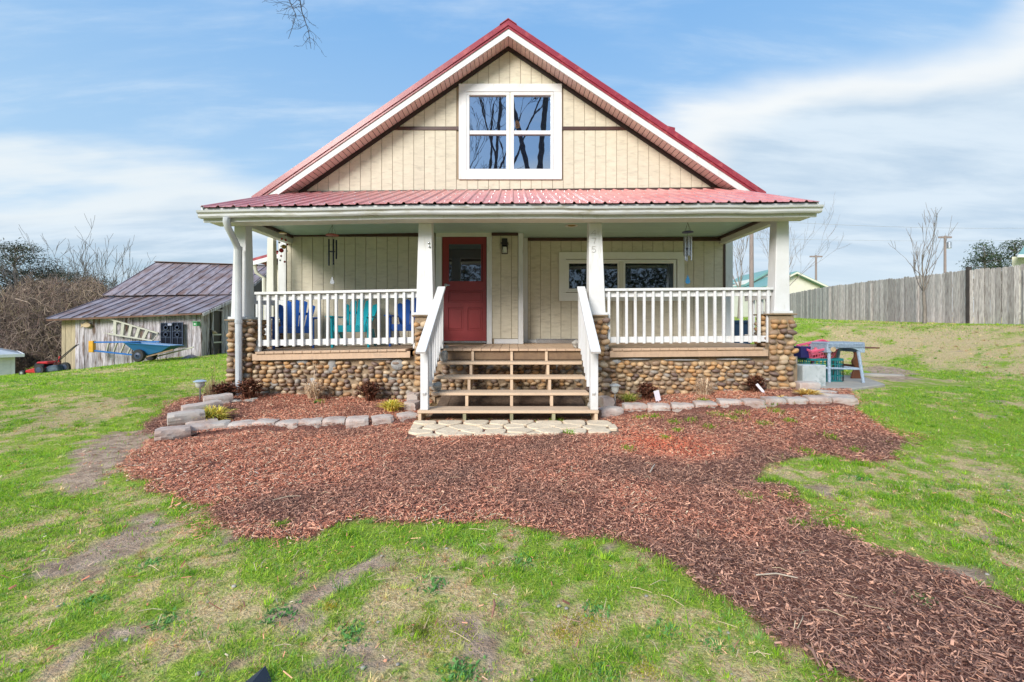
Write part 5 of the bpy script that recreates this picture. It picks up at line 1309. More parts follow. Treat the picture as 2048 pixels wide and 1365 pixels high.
plant('lavender', on(655,806), 'wispy dead brown stems right of the dried grass in the left bed', 'shrub', 60, .14, .14, .004, BRN, grp=GB, seed=13, droop=.1)
plant('green_weed', on(631,815), 'small bright green weed at the foot of the dried grass', 'plant', 60, .05, .06, .008, [(.10,.28,.05),(.15,.33,.07)], seed=15)
# plant tags
def ptag(c, yaw, tl, lab, w=.05, h=.11):
    X = Matrix.Translation(c) @ Matrix.Rotation(yaw,4,'Z') @ Matrix.Rotation(tl,4,'Y')
    q = MB(xf=X); q.box(-w/2,w/2,-.001,.001,.03,.03+h).box(-.008,.008,-.001,.001,-.03,.03); o = q.build('plant_tag', M['tagwhite'], bevel=.004); tag(o, lab, 'plant tag', 'plastic plant tags stuck in the right bed')
ptag((2.10,6.02,tz(2.1,6.02)), .1, rad(-14), 'white plastic plant tag leaning left at a shrub in the right bed', .08, .15)
ptag((3.62,6.03,tz(3.62,6.03)), -.5, rad(-38), 'pinkish white plant tag leaning over near the right end of the bed', .035, .14)
# flat stones at the downspout foot
for k, (a, c_, r_, sc, lab) in enumerate(((470,812,.08,(1.2,.8,.35),'flat grey stone under the downspout outlet'),(497,812,.06,(1.5,.7,.3),'flat pale stone right of the downspout outlet'),(508,808,.05,(1.1,.8,.5),'small grey stone under the red-brown shrub'))):
    p = on(a, c_); rock('stone_slab', (p[0], p[1], p[2]-.01), r_, 50+k, sc, lab, M['rock'], 'stone', 'flat stones at the foot of the downspout')
# ------------------------------------------------------------ solar path lights
def solar(c, hh_, cap, lab):
    x, y, z = c; s = thing('solar_light', lab, 'garden light', c, 'solar path lights')
    MB().tube([(x,y,z-.04),(x,y,z+hh_*.68)], .012, 8).build('stake', M['silver'], s, smooth=True)
    MB().lathe([(cap*.35,hh_*.62),(cap*.62,hh_*.70),(cap*.70,hh_*.90),(cap*.5,hh_*.91)], (x,y,z), 20).build('lens', M['frost'], s, smooth=True)
    MB().lathe([(cap*.62,hh_*.905),(cap,hh_*.90),(cap*1.0,hh_*.925),(cap*.55,hh_*.99),(cap*.2,hh_)], (x,y,z), 24).build('cap', M['solarcap'], s, smooth=True)
solar(on(400,810), .30, .085, 'silver mushroom-shaped solar light on a stake left of the left bed')
solar(on(1230,824), .35, .080, 'silver solar light with ribbed clear lens beside the right stair blocks')
# ------------------------------------------------------------ clutter at the right corner
ZS = .20
q = MB(); q.prism([(4.75,6.5),(5.05,6.39),(6.2,7.0),(6.75,8.1),(6.1,8.5),(4.9,8.3)], 'z', ZS-.12, ZS+.05); slab = q.build('patio_slab', M['concrete'], bevel=.015); slab['kind'] = 'structure'
q = MB(); q.prism([(6.95,8.6),(7.75,8.3),(7.82,8.45),(7.05,8.8)], 'z', .1, .25); o = q.build('kerb_stone', M['concrete'], bevel=.02); tag(o, 'long narrow concrete beam lying behind the small patio slab', 'concrete beam')
zs = ZS + .052
cx_ = px(1634,6.85)
q = MB(); q.box(px(1606,6.75), px(1653,6.75), 6.75, 7.0, .16, pz(731,6.75)); o = q.build('concrete_block', M['whiteblock'], bevel=.012); tag(o, 'whitewashed concrete block beside the right end pier', 'concrete block')
# teal milk crate
def crate(c, w, d, h, m, name, lab, cat, yaw=0, tilt=(0,0), top=1.0, bars=7, taper=1.0):
    X = Matrix.Translation(c) @ Matrix.Rotation(yaw,4,'Z') @ Matrix.Rotation(tilt[0],4,'X') @ Matrix.Rotation(tilt[1],4,'Y')
    t = thing(name, lab, cat, c)
    wb, db = w/2*taper, d/2*taper
    q = MB(xf=X); q.box(-wb,wb,-db,db,0,.012); q.build('base', m, t)
    q = MB(xf=X)
    for s_ in (-1,1): q.box(-w/2-.008,w/2+.008,s_*d/2-.008,s_*d/2+.008,h-.04,h); q.box(s_*w/2-.008,s_*w/2+.008,-d/2+.009,d/2-.009,h-.04,h)
    q.build('rim', m, t, bevel=.003)
    q = MB(xf=X)
    for s_ in (-1,1):
        for i in range(bars):
            f = (i/(bars-1)-.5)*2
            q.bar((f*wb,s_*db,.01),(f*w/2,s_*d/2,h-.03),.012 if taper < 1 else .016,.006, up=(0,1,0)); q.bar((s_*wb,f*db,.01),(s_*w/2,f*d/2,h-.03),.006,.012 if taper < 1 else .016, up=(1,0,0))
        for zf in ((.33,.66) if taper < 1 else (.25,.5,.75)):
            ww, dd = wb+(w/2-wb)*zf, db+(d/2-db)*zf
            q.box(-ww,ww,s_*dd-.004,s_*dd+.004,h*zf-.006,h*zf+.006); q.box(s_*ww-.004,s_*ww+.004,-dd,dd,h*zf-.006,h*zf+.006)
    q.build('lattice', m, t)
    return t, X
yc = 7.45
crate((px(1638,yc), yc, zs), .55, .38, .40, M['tealcrate'], 'milk_crate', 'teal plastic milk crate standing behind the whitewashed block', 'crate', bars=9)
zc_ = zs + .405
t_, X_b = crate((px(1636,7.42), 7.45, zc_), .50, .34, .24, M['pink'], 'laundry_basket', 'pink slatted plastic basket tipped on top of the teal crate', 'basket', yaw=.15, tilt=(.28,-.20), bars=10, taper=.78)
q = MB(xf=X_b)
for i in range(9): q.ball((random.uniform(-.15,.15),random.uniform(-.08,.08),.06+i*.012),.06,8,6,(1.2,1,.8))
o = q.build('crumpled_cloth', mat('pink_red_cloth', (.75,.25,.32), (.70,.06,.10), scale=9, rough=.8), smooth='all'); tag(o, 'crumpled pink and red cloth heaped inside the pink basket', 'cloth')
q = MB(); q.frustum(px(1612,7.3), 7.42, zc_, zc_+.2, .07, .10, .09, .12); o = q.build('navy_tub', mat('navy_plastic', (.02,.02,.12), rough=.4), bevel=.006); tag(o, 'narrow navy plastic tub squeezed left of the pink basket', 'tub')
# wicker table
wt = thing('wicker_table', 'grey-blue wicker table with a woven apron and splayed legs on the patio slab', 'table', (px(1674,7.35), 7.35, zs))
xc = px(1675,7.35); x0, x1 = px(1637,7.35), px(1711,7.35); yA, yB = 7.15, 7.62; ztop = pz(686,7.35)
q = MB(); n = 26; prof = []
for i in range(n+1):
    f = i/n; x = x0+(x1-x0)*f; arch = .16 - .085*math.sin(math.pi*min(max((f-.12)/.76,0),1))**.6; prof.append((x, arch))
pl = [(x0+.02, ztop), (x1-.02, ztop), (x1, ztop-.03)] + [(x, ztop-a) for x, a in reversed(prof)] + [(x0, ztop-.03)]
for yy_ in (yA, yB-.02): MB().prism(pl, 'y', yy_, yy_+.02).build('woven_apron', M['wicker'], wt, bevel=.004)
for s_ in (x0, x1-.02): MB().box(s_, s_+.02, yA+.02, yB-.02, ztop-.16, ztop-.02).build('woven_apron', M['wicker'], wt)
MB().box(x0+.01, x1-.01, yA-.008, yB+.008, ztop-.022, ztop+.012).build('table_top', M['wicker'], wt, bevel=.010)
q = MB()
for i in range(34): xx_ = x0+.02+(x1-x0-.04)*i/33; q.box(xx_-.003, xx_+.003, yA-.012, yB, ztop+.012, ztop+.016); q.box(xx_-.003,xx_+.003,yA-.014,yA-.001,ztop-.07,ztop-.0)
for i in range(8): q.box(x0+.02,x1-.02,yA-.012,yA-.002,ztop-.02-i*.008-.002,ztop-.02-i*.008+.001)
o = q.build('weave', M['wicker'], wt); o['kind'] = 'stuff'
for (xa_, ya_, xb_, yb_) in ((x0+.06,yA+.04,x0+.06,yA+.03),(x1-.09,yA+.04,x1-.045,yA-.02),(x0+.08,yB-.05,x0+.05,yB),(x1-.12,yB-.05,x1-.13,yB)):
    MB().tube([(xa_,ya_,ztop-.10),(xb_,yb_,zs)], [.026,.022], 8).build('leg', M['wicker'], wt, smooth=True)
MB().tube([(x0+.0,yA+.05,zs+.24),(x1-.04,yA+.03,zs+.225)], .018, 6).build('stretcher', M['wicker'], wt, smooth=True)
MB().tube([(x1-.07,yA+.03,zs+.23),(x1-.11,yB-.03,zs+.24)], .018, 6).build('stretcher', M['wicker'], wt, smooth=True)
MB().tube([(x0+.06,yA+.05,zs+.24),(x0+.06,yB-.03,zs+.24)], .018, 6).build('stretcher', M['wicker'], wt, smooth=True)
q = MB(xf=Matrix.Translation((x0+.10,yA-.003,ztop-.105)) @ Matrix.Rotation(rad(90),4,'X')); q.lathe([(.045,0),(.045,.01),(.036,.014),(.034,.006),(.012,.006),(.010,.012)], (0,0,0), 20); q.build('round_rosette', M['fish'], wt, smooth=True)
# brown trestle table
tt = thing('trestle_table', 'red-brown wooden table with a thin top and vase-shaped pedestal ends', 'table', (px(1712,7.9), 7.9, zs))
def vase(xm, y, m=M['brownwood']):
    hh_ = pz(697,7.75) - zs; pr = [(.10,0),(.10,.05),(.085,.06),(.085,.10),(.075,.16),(.045,.24),(.04,.27),(.05,.32),(.085,.40),(.085,.47),(.045,.56),(.04,.66),(.06,.72),(.075,.76),(.075,.8)]
    s = hh_/.8; p = [(xm+a, zs+b_*s) for a, b_ in pr] + [(xm-a, zs+b_*s) for a, b_ in reversed(pr)]
    MB().prism(p, 'y', y-.02, y+.02).build('leg', m, tt, bevel=.004)
vase(px(1713,7.75), 7.75); vase(px(1664,8.3)+.02, 8.25)
MB().bar((px(1713,7.75),7.77,zs+.2),(px(1664,8.3),8.22,zs+.2),.02,.09).build('stretcher', M['brownwood'], tt)
zt_ = pz(697,7.75)+.002
q = MB(); q.prism([(px(1713,7.75)-.14,7.62),(px(1713,7.75)+.30,7.60),(px(1713,7.75)+.32,7.95),(px(1664,8.3)+.1,8.45),(px(1664,8.3)-.14,8.38)], 'z', zt_, zt_+.022); q.build('table_top', M['brownwood'], tt, bevel=.004)
# blue bin behind the right end of the porch
X0, X1 = px(1469,9.2), px(1503,9.2)
bn = thing('storage_bin', 'slate blue lidded plastic bin behind the right end of the porch', 'bin', ((X0+X1)/2, 9.2, .25))
MB().frustum((X0+X1)/2, 9.45, .18, pz(647,9.2), (X1-X0)/2-.03, .22, (X1-X0)/2, .25).build('body', M['binblue'], bn, bevel=.01)
MB().box(X0-.02, X1+.02, 9.18, 9.72, pz(647,9.2)+.001, pz(641,9.2)).build('lid', M['binblue'], bn, bevel=.01)
# ------------------------------------------------------------ old barn
barn = thing('barn', 'weathered grey board barn with a rusty two-pitch metal roof', 'barn', (-13, 14.5, 0))
BY = 14.5; BXL, BXR = -15.5, -10.7
def bz_top(x): f = (x-BXL)/(BXR-BXL); return 1.46 + (1.66-1.46)*f + .02
def bz_bot(x): return tz(x, BY) - .06
rb = random.Random(4)
MB().add([(BXL+.03,BY+.05,-.6),(BXR-.03,BY+.05,-.3),(BXR-.03,BY+.05,1.60),(BXL+.03,BY+.05,1.42),(BXL+.03,BY+.09,-.6),(BXR-.03,BY+.09,-.3),(BXR-.03,BY+.09,1.60),(BXL+.03,BY+.09,1.42)],
     [(0,1,2,3),(7,6,5,4),(0,4,5,1),(1,5,6,2),(2,6,7,3),(3,7,4,0)]).build('wall_backing', M['black_trim'], barn)
x = BXL; i = 0
while x < BXR - .03:
    w_ = rb.choice((.11,.13,.15,.17,.2)); x1 = min(x+w_, BXR); g_ = rb.uniform(.003,.012)
    yo = rb.uniform(-.012,.012); zb0, zb1 = bz_bot(x)+rb.uniform(0,.05), bz_bot(x1)+rb.uniform(0,.05)
    q = MB(); a, c_ = x+g_/2, x1-g_/2; sh = rb.uniform(-.008,.008)
    q.add([(a+sh,BY+yo,zb0),(c_+sh,BY+yo,zb1),(c_,BY+yo,bz_top(x1)),(a,BY+yo,bz_top(x)),(a+sh,BY+yo+.022,zb0),(c_+sh,BY+yo+.022,zb1),(c_,BY+yo+.022,bz_top(x1)),(a,BY+yo+.022,bz_top(x))],
          [(0,1,2,3),(7,6,5,4),(0,4,5,1),(1,5,6,2),(2,6,7,3),(3,7,4,0)])
    q.build('barn_board', M['yellowwood'] if i < 3 else M['barnwood'], barn); x = x1; i += 1
# right end wall
YD0, YD1 = 15.05, 15.5
def gable_top(y):
    if y < 16.26: return 1.62 + (2.38-1.62)*(y-BY)/(16.26-BY)
    if y < 18.6: return 2.45 + (3.78-2.45)*(y-16.26)/(18.6-16.26)
    return 3.78 - (3.78-1.8)*(y-18.6)/3.6
y = BY
while y < 22:
    w_ = rb.choice((.13,.15,.18,.2)); y1 = y+w_; zb = -.1
    if not (y1 > YD0-.02 and y < YD1+.05) and not (16.3 < y < 18.2):
        MB().prism([(y+.006,zb),(y1-.006,zb),(y1-.006,gable_top(y1)-.02),(y+.006,gable_top(y)-.02)], 'x', BXR-.022+rb.uniform(-.01,.01), BXR+rb.uniform(0,.01)).build('barn_board', M['barnwood'], barn)
    y = y1
MB().prism([(BY+.1,-.2),(21.9,-.2),(21.9,1.9),(18.6,3.66),(16.3,2.3),(BY+.1,1.55)], 'x', BXR-.07, BXR-.04).build('wall_backing', M['black_trim'], barn)
d_ = MB(); d_.box(BXR+.012,BXR+.05,YD0-.06,YD0,.12,1.78).box(BXR+.012,BXR+.05,YD1,YD1+.06,.12,1.78).box(BXR+.012,BXR+.05,YD0-.06,YD1+.06,1.78,1.84); dfo = d_.build('door_frame', M['barnwood'], barn)
MB().box(BXR-.03,BXR-.01,YD0+.02,YD1-.02,.15,1.76).build('screen_door', M['black_trim'], barn)
for z in (.62,.9): MB().box(BXR,BXR+.03,YD0,YD1,z,z+.05).build('door_rail', M['alu'], barn)
MB().box(BXL, BXL+.03, BY+.1, 21.8, -1.2, 1.5).build('left_wall', M['barnwood'], barn)
# roof sheets
n = 12
def zline(x, zl, zr_): f = (x+15.95)/(15.95-10.5); return zl+(zr_-zl)*f
RXL, RXR = -15.72, -10.48
for (tier, ya, yb, la, ra, lb, rb_) in (('low',14.22,16.42,1.46,1.68,2.40,2.50),('top',16.18,18.62,2.40,2.46,4.05,3.88),('back',18.62,22.3,4.05,3.88,1.7,1.6)):
    nn = 13
    for k in range(nn):
        a = RXL+(RXR-RXL)*k/nn; c_ = RXL+(RXR-RXL)*(k+1)/nn; fz = lambda x, l0, r0: l0+(r0-l0)*(x-RXL)/(RXR-RXL)
        j0 = rb.uniform(-.03,.03); th = .012; up = rb.uniform(0,.012)
        vs = []
        pr = [(a,0),(a+.012,.035),(a+.028,.035),(a+.04,0),(c_-.002,.0)]
        yaa = ya + (j0 if tier != 'back' else 0)
        for (xx_, hh_) in pr: vs += [(xx_, yaa, fz(xx_,la,ra)+hh_+up), (xx_, yb, fz(xx_,lb,rb_)+hh_+up)]
        q = MB(); q.add(vs, [(2*j,2*j+2,2*j+3,2*j+1) for j in range(len(pr)-1)])
        o = q.build('roof_sheet', M['rustroof'], barn, recalc=False); sm = o.modifiers.new('thick','SOLIDIFY'); sm.thickness = .01
q = MB(); q.bar((RXL-.01,18.62,4.085),(RXR+.01,18.62,3.915),.22,.02); q.build('ridge_cap', M['rustedge'], barn)
for (y0, z0, y1, z1) in ((14.25,1.62,16.42,2.42),(16.25,2.42,18.6,3.80)):
    q = MB(); q.bar((RXR+.03,y0,z0),(RXR+.03,y1,z1),.03,.10); q.build('verge_board', M['barnwood'], barn)
q = MB(); q.prism([(16.25,2.1),(18.6,3.7),(21.5,1.9),(21.5,1.8),(16.25,1.8)],'x',RXL+.3,RXR-.3); q.build('roof_gap_fill', M['black_trim'], barn)  # black fill added to block the sky showing between the roof tiers
q = MB(); q.bar((RXL,14.235,1.425),(RXR,14.235,1.645),.03,.05); q.build('eave_edge', M['rustedge'], barn)
# ------------------------------------------------------------ things on and by the barn
def at(pxx, pyy, d): return P(pxx, pyy, d)
# fish ornament
c = at(171,651,14.42); q = MB()
pr = []
for k in range(18):
    a = 2*math.pi*k/18; pr.append((c.x+.04+.14*math.cos(a), c.z+.09*math.sin(a)*(1 if math.sin(a) > 0 else .85)))
q.prism(pr, 'y', 14.40, 14.45); q.prism([(c.x-.08,c.z+.02),(c.x-.17,c.z+.07),(c.x-.15,c.z),(c.x-.17,c.z-.09),(c.x-.07,c.z-.03)], 'y', 14.41, 14.44); q.prism([(c.x-.02,c.z+.08),(c.x+.03,c.z+.125),(c.x+.09,c.z+.11),(c.x+.11,c.z+.06)], 'y', 14.41, 14.44)
o = q.build('fish_ornament', M['fish'], bevel=.01); tag(o, 'tan carved fish hung on the left end of the barn wall', 'ornament')
# ladders
def ladder(p0, p1, q0, q1, n, mr, mg, name, lab, y, rail=.05, rw=.035, rungw=.03, t0=.08, t1=.95):
    t = thing(name, lab, 'ladder', ((p0[0]+p1[0])/2, y, min(q0[1], q1[1])), 'ladders hung on the barn wall')
    A0, A1, B0, B1 = [Vector((a, y, b_)) for a, b_ in (p0, p1, q0, q1)]
    MB().bar(A0, A1, .06, rail, up=(0,0,1)).build('rail', mr, t, bevel=.004); MB().bar(B0, B1, .06, rail, up=(0,0,1)).build('rail', mr, t, bevel=.004)
    for i in range(n):
        f = t0+(t1-t0)*i/(n-1); MB().bar(A0.lerp(A1,f), B0.lerp(B1,f), .05, rungw, up=(1,0,0)).build('rung', mg, t)
    return t
d = 14.33
f2 = lambda a, b_: (P(a,b_,d).x, P(a,b_,d).z)
al = ladder(f2(217,637.5), f2(317,667), f2(218,668), f2(306,682), 5, M['alu'], M['alu'], 'aluminium_ladder', 'bare metal step ladder hung slanting on the barn wall', d, rungw=.10, t0=.14, t1=.78)
q = MB()
for (a, b_, c_, e_) in ((222,664,238,646),(240,667,250,648),(258,670,268,653),(276,672,285,658),(305,682,317,667)):
    A, Bq = P(a,b_,d+.07), P(c_,e_,d+.07); q.bar(A, Bq, .02, .015, up=(0,1,0))
q.bar(P(208,666,d+.05), P(222,668,d+.05), .02, .02); q.build('brace', M['alu'], al)
d = 14.12
bl = ladder(f2(181,685), f2(320,684), f2(181,701), f2(300,714), 7, M['bluefib'], M['alu'], 'fibreglass_ladder', 'blue fibreglass step ladder hung level below the metal one', d, rungw=.028, t0=.27, t1=.97)
a_, b_ = P(180,684,d-.02), P(187,704,d-.02); MB().box(a_.x-.02, b_.x+.02, d-.06, d+.05, b_.z-.02, a_.z+.03).build('ladder_top_cap', M['yellow'], bl, bevel=.01)
# dark lattice panels
for k, (x0_, x1_, y0_, y1_, lab) in enumerate(((322,343,646,690,'black openwork plastic panel on the barn wall, the left one of two'),(345,366,645,692,'black openwork plastic panel on the barn wall, the right one of two'))):
    d = 14.40; A, Bq = P(x0_,y1_,d), P(x1_,y0_,d); t = thing('lattice_panel', lab, 'panel', (A.x, d, A.z), 'black openwork panels on the barn wall')
    MB().box(A.x,Bq.x,d,d+.02,A.z,Bq.z).build('back_sheet', M['darktube'], t)
    q = MB(); w_ = .02
    q.box(A.x,A.x+w_,d-.02,d-.001,A.z,Bq.z).box(Bq.x-w_,Bq.x,d-.02,d-.001,A.z,Bq.z).box(A.x+w_,Bq.x-w_,d-.02,d-.001,Bq.z-w_,Bq.z).box(A.x+w_,Bq.x-w_,d-.02,d-.001,A.z,A.z+w_)
    for f in (.33,.6): q.box(A.x+w_,Bq.x-w_,d-.018,d-.001,A.z+(Bq.z-A.z)*f,A.z+(Bq.z-A.z)*f+.015)
    q.box((A.x+Bq.x)/2-.008,(A.x+Bq.x)/2+.008,d-.017,d-.001,A.z+w_,Bq.z-w_)
    q.build('frame', M['hub'], t)
    for f in (.47,.78):
        q = MB(xf=Matrix.Translation(((A.x+Bq.x)/2,d-.02,A.z+(Bq.z-A.z)*f)) @ Matrix.Rotation(rad(90),4,'X')); q.lathe([(.075,0),(.075,.012),(.055,.012),(.055,0)], (0,0,0), 18); q.build('ring', M['hub'], t)
    q = MB()
    for s_ in (-.07, .07): q.box((A.x+Bq.x)/2+s_-.035,(A.x+Bq.x)/2+s_+.035,d-.024,d-.019,A.z+(Bq.z-A.z)*.655,A.z+(Bq.z-A.z)*.665)
    q.build('bright_strip', M['silver'], t)
d = 14.36; A = P(340,649,d); q = MB(); q.box(A.x-.07,A.x+.07,d-.02,d+.02,A.z-.05,A.z+.03); o = q.build('wall_box', mat('grey_lilac_plastic', (.30,.32,.42), rough=.5), bevel=.006); tag(o, 'small grey box fixed between the two black panels', 'box')
# birdhouse
d = 14.35; A = P(393.5,648.5,d); bh = thing('birdhouse', 'small green birdhouse near the right corner of the barn wall', 'birdhouse', (A.x,d,A.z-.08))
MB().box(A.x-.07,A.x+.07,d-.08,d+.08,A.z-.07,A.z+.06).build('body', M['greenpaint'], bh, bevel=.004)
MB().box(A.x-.09,A.x+.09,d-.11,d+.09,A.z+.061,A.z+.085).build('roof', M['greenpaint'], bh)
q = MB(xf=Matrix.Translation((A.x,d-.081,A.z)) @ Matrix.Rotation(rad(90),4,'X')); q.lathe([(.028,0),(.028,.006)], (0,0,0), 12); q.build('entrance_plate', M['frost'], bh)
# wheelbarrow
WD = 13.35; wz = tz(-11.2, WD)
wb = thing('wheelbarrow', 'blue two-wheeled wheelbarrow with wooden handles parked in front of the barn', 'wheelbarrow', (-11.2, WD, wz))
def w(pxx, pyy, dy=0): return P(pxx, pyy, WD+dy)
hw = .30
rimz = []
topL, topR, botR, botL = w(263,685.5), w(353,692), w(330,703), w(291,713)
zt0 = wz
vs = []
for s_, k in ((-1,1),(1,1)):
    for p, g_ in ((topL,1),(topR,.9),(botR,.62),(botL,.55)): vs.append((p.x, WD+.02+s_*hw*g_, p.z))
q = MB(); q.add(vs, [(0,3,2,1),(4,5,6,7),(0,4,7,3),(3,7,6,2),(2,6,5,1)]); tray = q.build('tray', M['barrow'], wb); sm = tray.modifiers.new('t','SOLIDIFY'); sm.thickness = .012
q = MB()
rp4 = [(topL.x,WD+.02-hw,topL.z),(topR.x,WD+.02-hw*.9,topR.z),(topR.x,WD+.02+hw*.9,topR.z),(topL.x,WD+.02+hw,topL.z),(topL.x,WD+.02-hw,topL.z)]
q.tube(rp4, .018, 6); q.build('tray_rim', M['barrow'], wb, smooth=True)
for s_, dx, dz in ((-1,0,0),(1,.16,.03)):
    a, c_ = w(291,717), w(357,699); yy_ = WD+.02+s_*.22; MB().bar((a.x+dx*0,yy_,a.z),(c_.x+(.30 if s_>0 else 0),yy_,c_.z+(.06 if s_>0 else 0)),.035,.04).build('handle', M['alu'] if s_ > 0 else mat('brown_handle', (.32,.22,.14), (.2,.13,.08), scale=8, rough=.8), wb, bevel=.004)
for s_, cx_, nm in ((-1, 277.5, 0),(1, 302, 1)):
    yy_ = WD + s_*.24; R_ = .195; cc = Vector((P(cx_,0,yy_).x, yy_, wz+R_))
    X = Matrix.Translation(cc) @ Matrix.Rotation(rad(90),4,'X')
    q = MB(xf=X); q.lathe([(R_*.55,-.045),(R_*.9,-.05),(R_,-.025),(R_,.025),(R_*.9,.05),(R_*.55,.045)], (0,0,0), 24); wh = q.build('wheel', M['rubber'], wb, smooth=True)
    q = MB(xf=X); q.lathe([(R_*.52,-.048),(R_*.3,-.05),(R_*.16,-.075),(R_*.16,.075),(R_*.3,.05),(R_*.52,.048)], (0,0,0), 18); q.build('hub', M['hub'], wh, smooth=True)
q = MB(); q.tube([(P(277,0,WD).x,WD-.24,wz+.195),(P(302,0,WD).x,WD+.24,wz+.195)], .012, 6)
a, c_ = w(270,707), w(288,716); q.bar((a.x,WD-.1,a.z),(c_.x,WD-.1,c_.z-.06),.02,.02); a = w(283,706); q.bar((a.x,WD-.15,a.z),(a.x+.06,WD-.15,wz+.2),.02,.02); q.build('axle_brace', M['alu'], wb)
for xx_, yy_ in ((316,WD-.2),(334,WD+.2)):
    a = P(xx_,720,yy_); MB().tube([(a.x-.04,yy_,a.z+.08),(a.x,yy_,a.z+.0),(a.x,yy_,tz(a.x,yy_)),(a.x+.10,yy_,tz(a.x,yy_)+.01)], .011, 6).build('leg', M['black'], wb, smooth=True)
# flat slate by the wall, board scraps
A = P(374,722,14.0); q = MB(); q.add([(A.x-.2,13.95,tz(A.x,14)),(A.x+.22,13.95,tz(A.x,14)),(A.x+.02,14.05,tz(A.x,14)+.12),(A.x-.2,14.3,tz(A.x,14)),(A.x+.22,14.3,tz(A.x,14)),(A.x+.02,14.25,tz(A.x,14)+.12)], [(0,1,2),(5,4,3),(0,3,4,1),(1,4,5,2),(2,5,3,0)])
o = q.build('roof_shard', M['rustroof']); tag(o, 'bent scrap of grey roofing leaning on the ground by the barn', 'scrap metal')
# rake and broom leaning on the right wall of the barn
for k, (a, b_, c_, e_, hd, lab) in enumerate(((413,663,415.5,714,0,'thin dark rake handle leaning by the barn corner'),(412,660,430,714,1,'long-handled broom leaning toward the barn door'))):
    A, Bq = P(a,b_,14.95), P(c_,e_,14.75); A.x = max(A.x, BXR+.03)
    t = thing('leaning_tool', lab, 'garden tool', (Bq.x, Bq.y, Bq.z), 'long-handled tools leaning by the barn door')
    MB().tube([A, Bq], .012, 6).build('handle', M['black'], t)
    if hd: MB().bar((Bq.x-.12,Bq.y,Bq.z+.01),(Bq.x+.1,Bq.y,Bq.z+.01),.06,.05).build('head', M['darkbark'], t)
    else: MB().bar((Bq.x-.05,Bq.y,Bq.z+.01),(Bq.x+.05,Bq.y,Bq.z+.01),.02,.03).build('head', M['black'], t)
A = P(428,665,15.0); q = MB(); q.ball((A.x,A.y,A.z),.07,8,6,(1.2,.6,.8)); q.bar((A.x-.15,A.y,A.z+.12),(A.x+.1,A.y,A.z-.04),.05,.03); o = q.build('door_wreath', M['fish'], smooth='all'); tag(o, 'small tan bundle hanging beside the barn door', 'ornament')
# lawn mower: 0.45 m deck, long folding handle
MD = 13.8; mz = float(terrain0(np.array([-15.2]),np.array([MD]))[0])
mw = thing('lawn_mower', 'red and black push lawn mower with a raised handle left of the barn', 'lawn mower', (-15.3, MD, mz))
def mpt(a, b_, dy=0): p = P(a, b_, MD); return Vector((p.x, MD+dy, p.z))
for (cx_, cy_, R_, dy) in ((62.5,742,.085,-.25),(98.5,736.5,.145,-.28),(132,731,.15,-.02),(70,741,.085,.25),(106,735,.14,.28)):
    c = mpt(cx_, cy_, dy); c.z = tz(c.x, c.y)+R_
    X = Matrix.Translation(c) @ Matrix.Rotation(rad(90),4,'X')
    q = MB(xf=X); q.lathe([(R_*.5,-.03),(R_,-.03),(R_,.03),(R_*.5,.03)], (0,0,0), 18); wh = q.build('wheel', M['rubber'], mw, smooth=True)
    q = MB(xf=X); q.lathe([(R_*.55,-.035),(R_*.2,-.038),(R_*.2,.038),(R_*.55,.035)], (0,0,0), 14); q.build('hub', M['hub'] if R_ > .1 else M['silver'], wh, smooth=True)
a0, a1 = mpt(66,742), mpt(94,734)
q = MB(); q.prism([(mpt(66,0).x,mpt(0,745).z),(mpt(96,0).x,mpt(0,745).z),(mpt(96,0).x,mpt(0,733).z),(mpt(84,0).x,mpt(0,735).z),(mpt(66,0).x,mpt(0,740).z)], 'y', MD-.23, MD+.23); q.build('deck', M['redplas'], mw, bevel=.02)
q = MB(); q.prism([(mpt(102,0).x,mpt(0,744).z),(mpt(130,0).x,mpt(0,741).z),(mpt(128,0).x,mpt(0,729).z),(mpt(112,0).x,mpt(0,731).z),(mpt(104,0).x,mpt(0,735).z)], 'y', MD-.22, MD+.22); q.build('rear_chute', mat('dark_slate_plastic', (.03,.045,.07), (.10,.14,.18), scale=7, rough=.4), mw, bevel=.02)
q = MB(); q.prism([(mpt(74,0).x,mpt(0,735).z),(mpt(96,0).x,mpt(0,734).z),(mpt(98,0).x,mpt(0,726).z),(mpt(78,0).x,mpt(0,726).z)], 'y', MD-.13, MD+.16); q.build('engine', M['black'], mw, bevel=.02)
q = MB(); q.prism([(mpt(81,0).x,mpt(0,726.5).z),(mpt(105,0).x,mpt(0,728).z),(mpt(104,0).x,mpt(0,722.5).z),(mpt(84,0).x,mpt(0,723.5).z)], 'y', MD-.15, MD+.18); q.build('engine_cover', M['redplas'], mw, bevel=.02)
h0, h1, h2, h3, h4 = mpt(103,724,.22), mpt(140,692,.22), mpt(146,690,.18), mpt(166,691,-.2), mpt(125,726,-.24)
MB().tube([h0, mpt(120,709,.22), h1, h2, mpt(160,690,-.05)], .013, 6).build('handle', M['black'], mw, smooth=True)
MB().tube([h4, mpt(145,708,-.24), mpt(166,690,-.22), mpt(160,690,-.05)], .013, 6).build('handle', M['black'], mw, smooth=True)
q = MB(); q.bar(mpt(103,725,.22), mpt(105,714,.22), .03, .03); q.build('handle_bracket', M['redplas'], mw)
A = P(58,737,15.8); plant('fern_bush', (A.x, 15.9, tz(A.x,15.9)), 'small yellow-green bush behind the lawn mower', 'shrub', 90, .35, .3, .02, [(.42,.42,.06),(.30,.34,.05)], seed=77)
plant('leaf_heap', (-18.4, 17.2, tz(-18.4,17.2)), 'low heap of brown leaves and twigs at the thicket edge', 'leaf pile', 200, .5, .9, .03, BRN, seed=78, leaf=True)
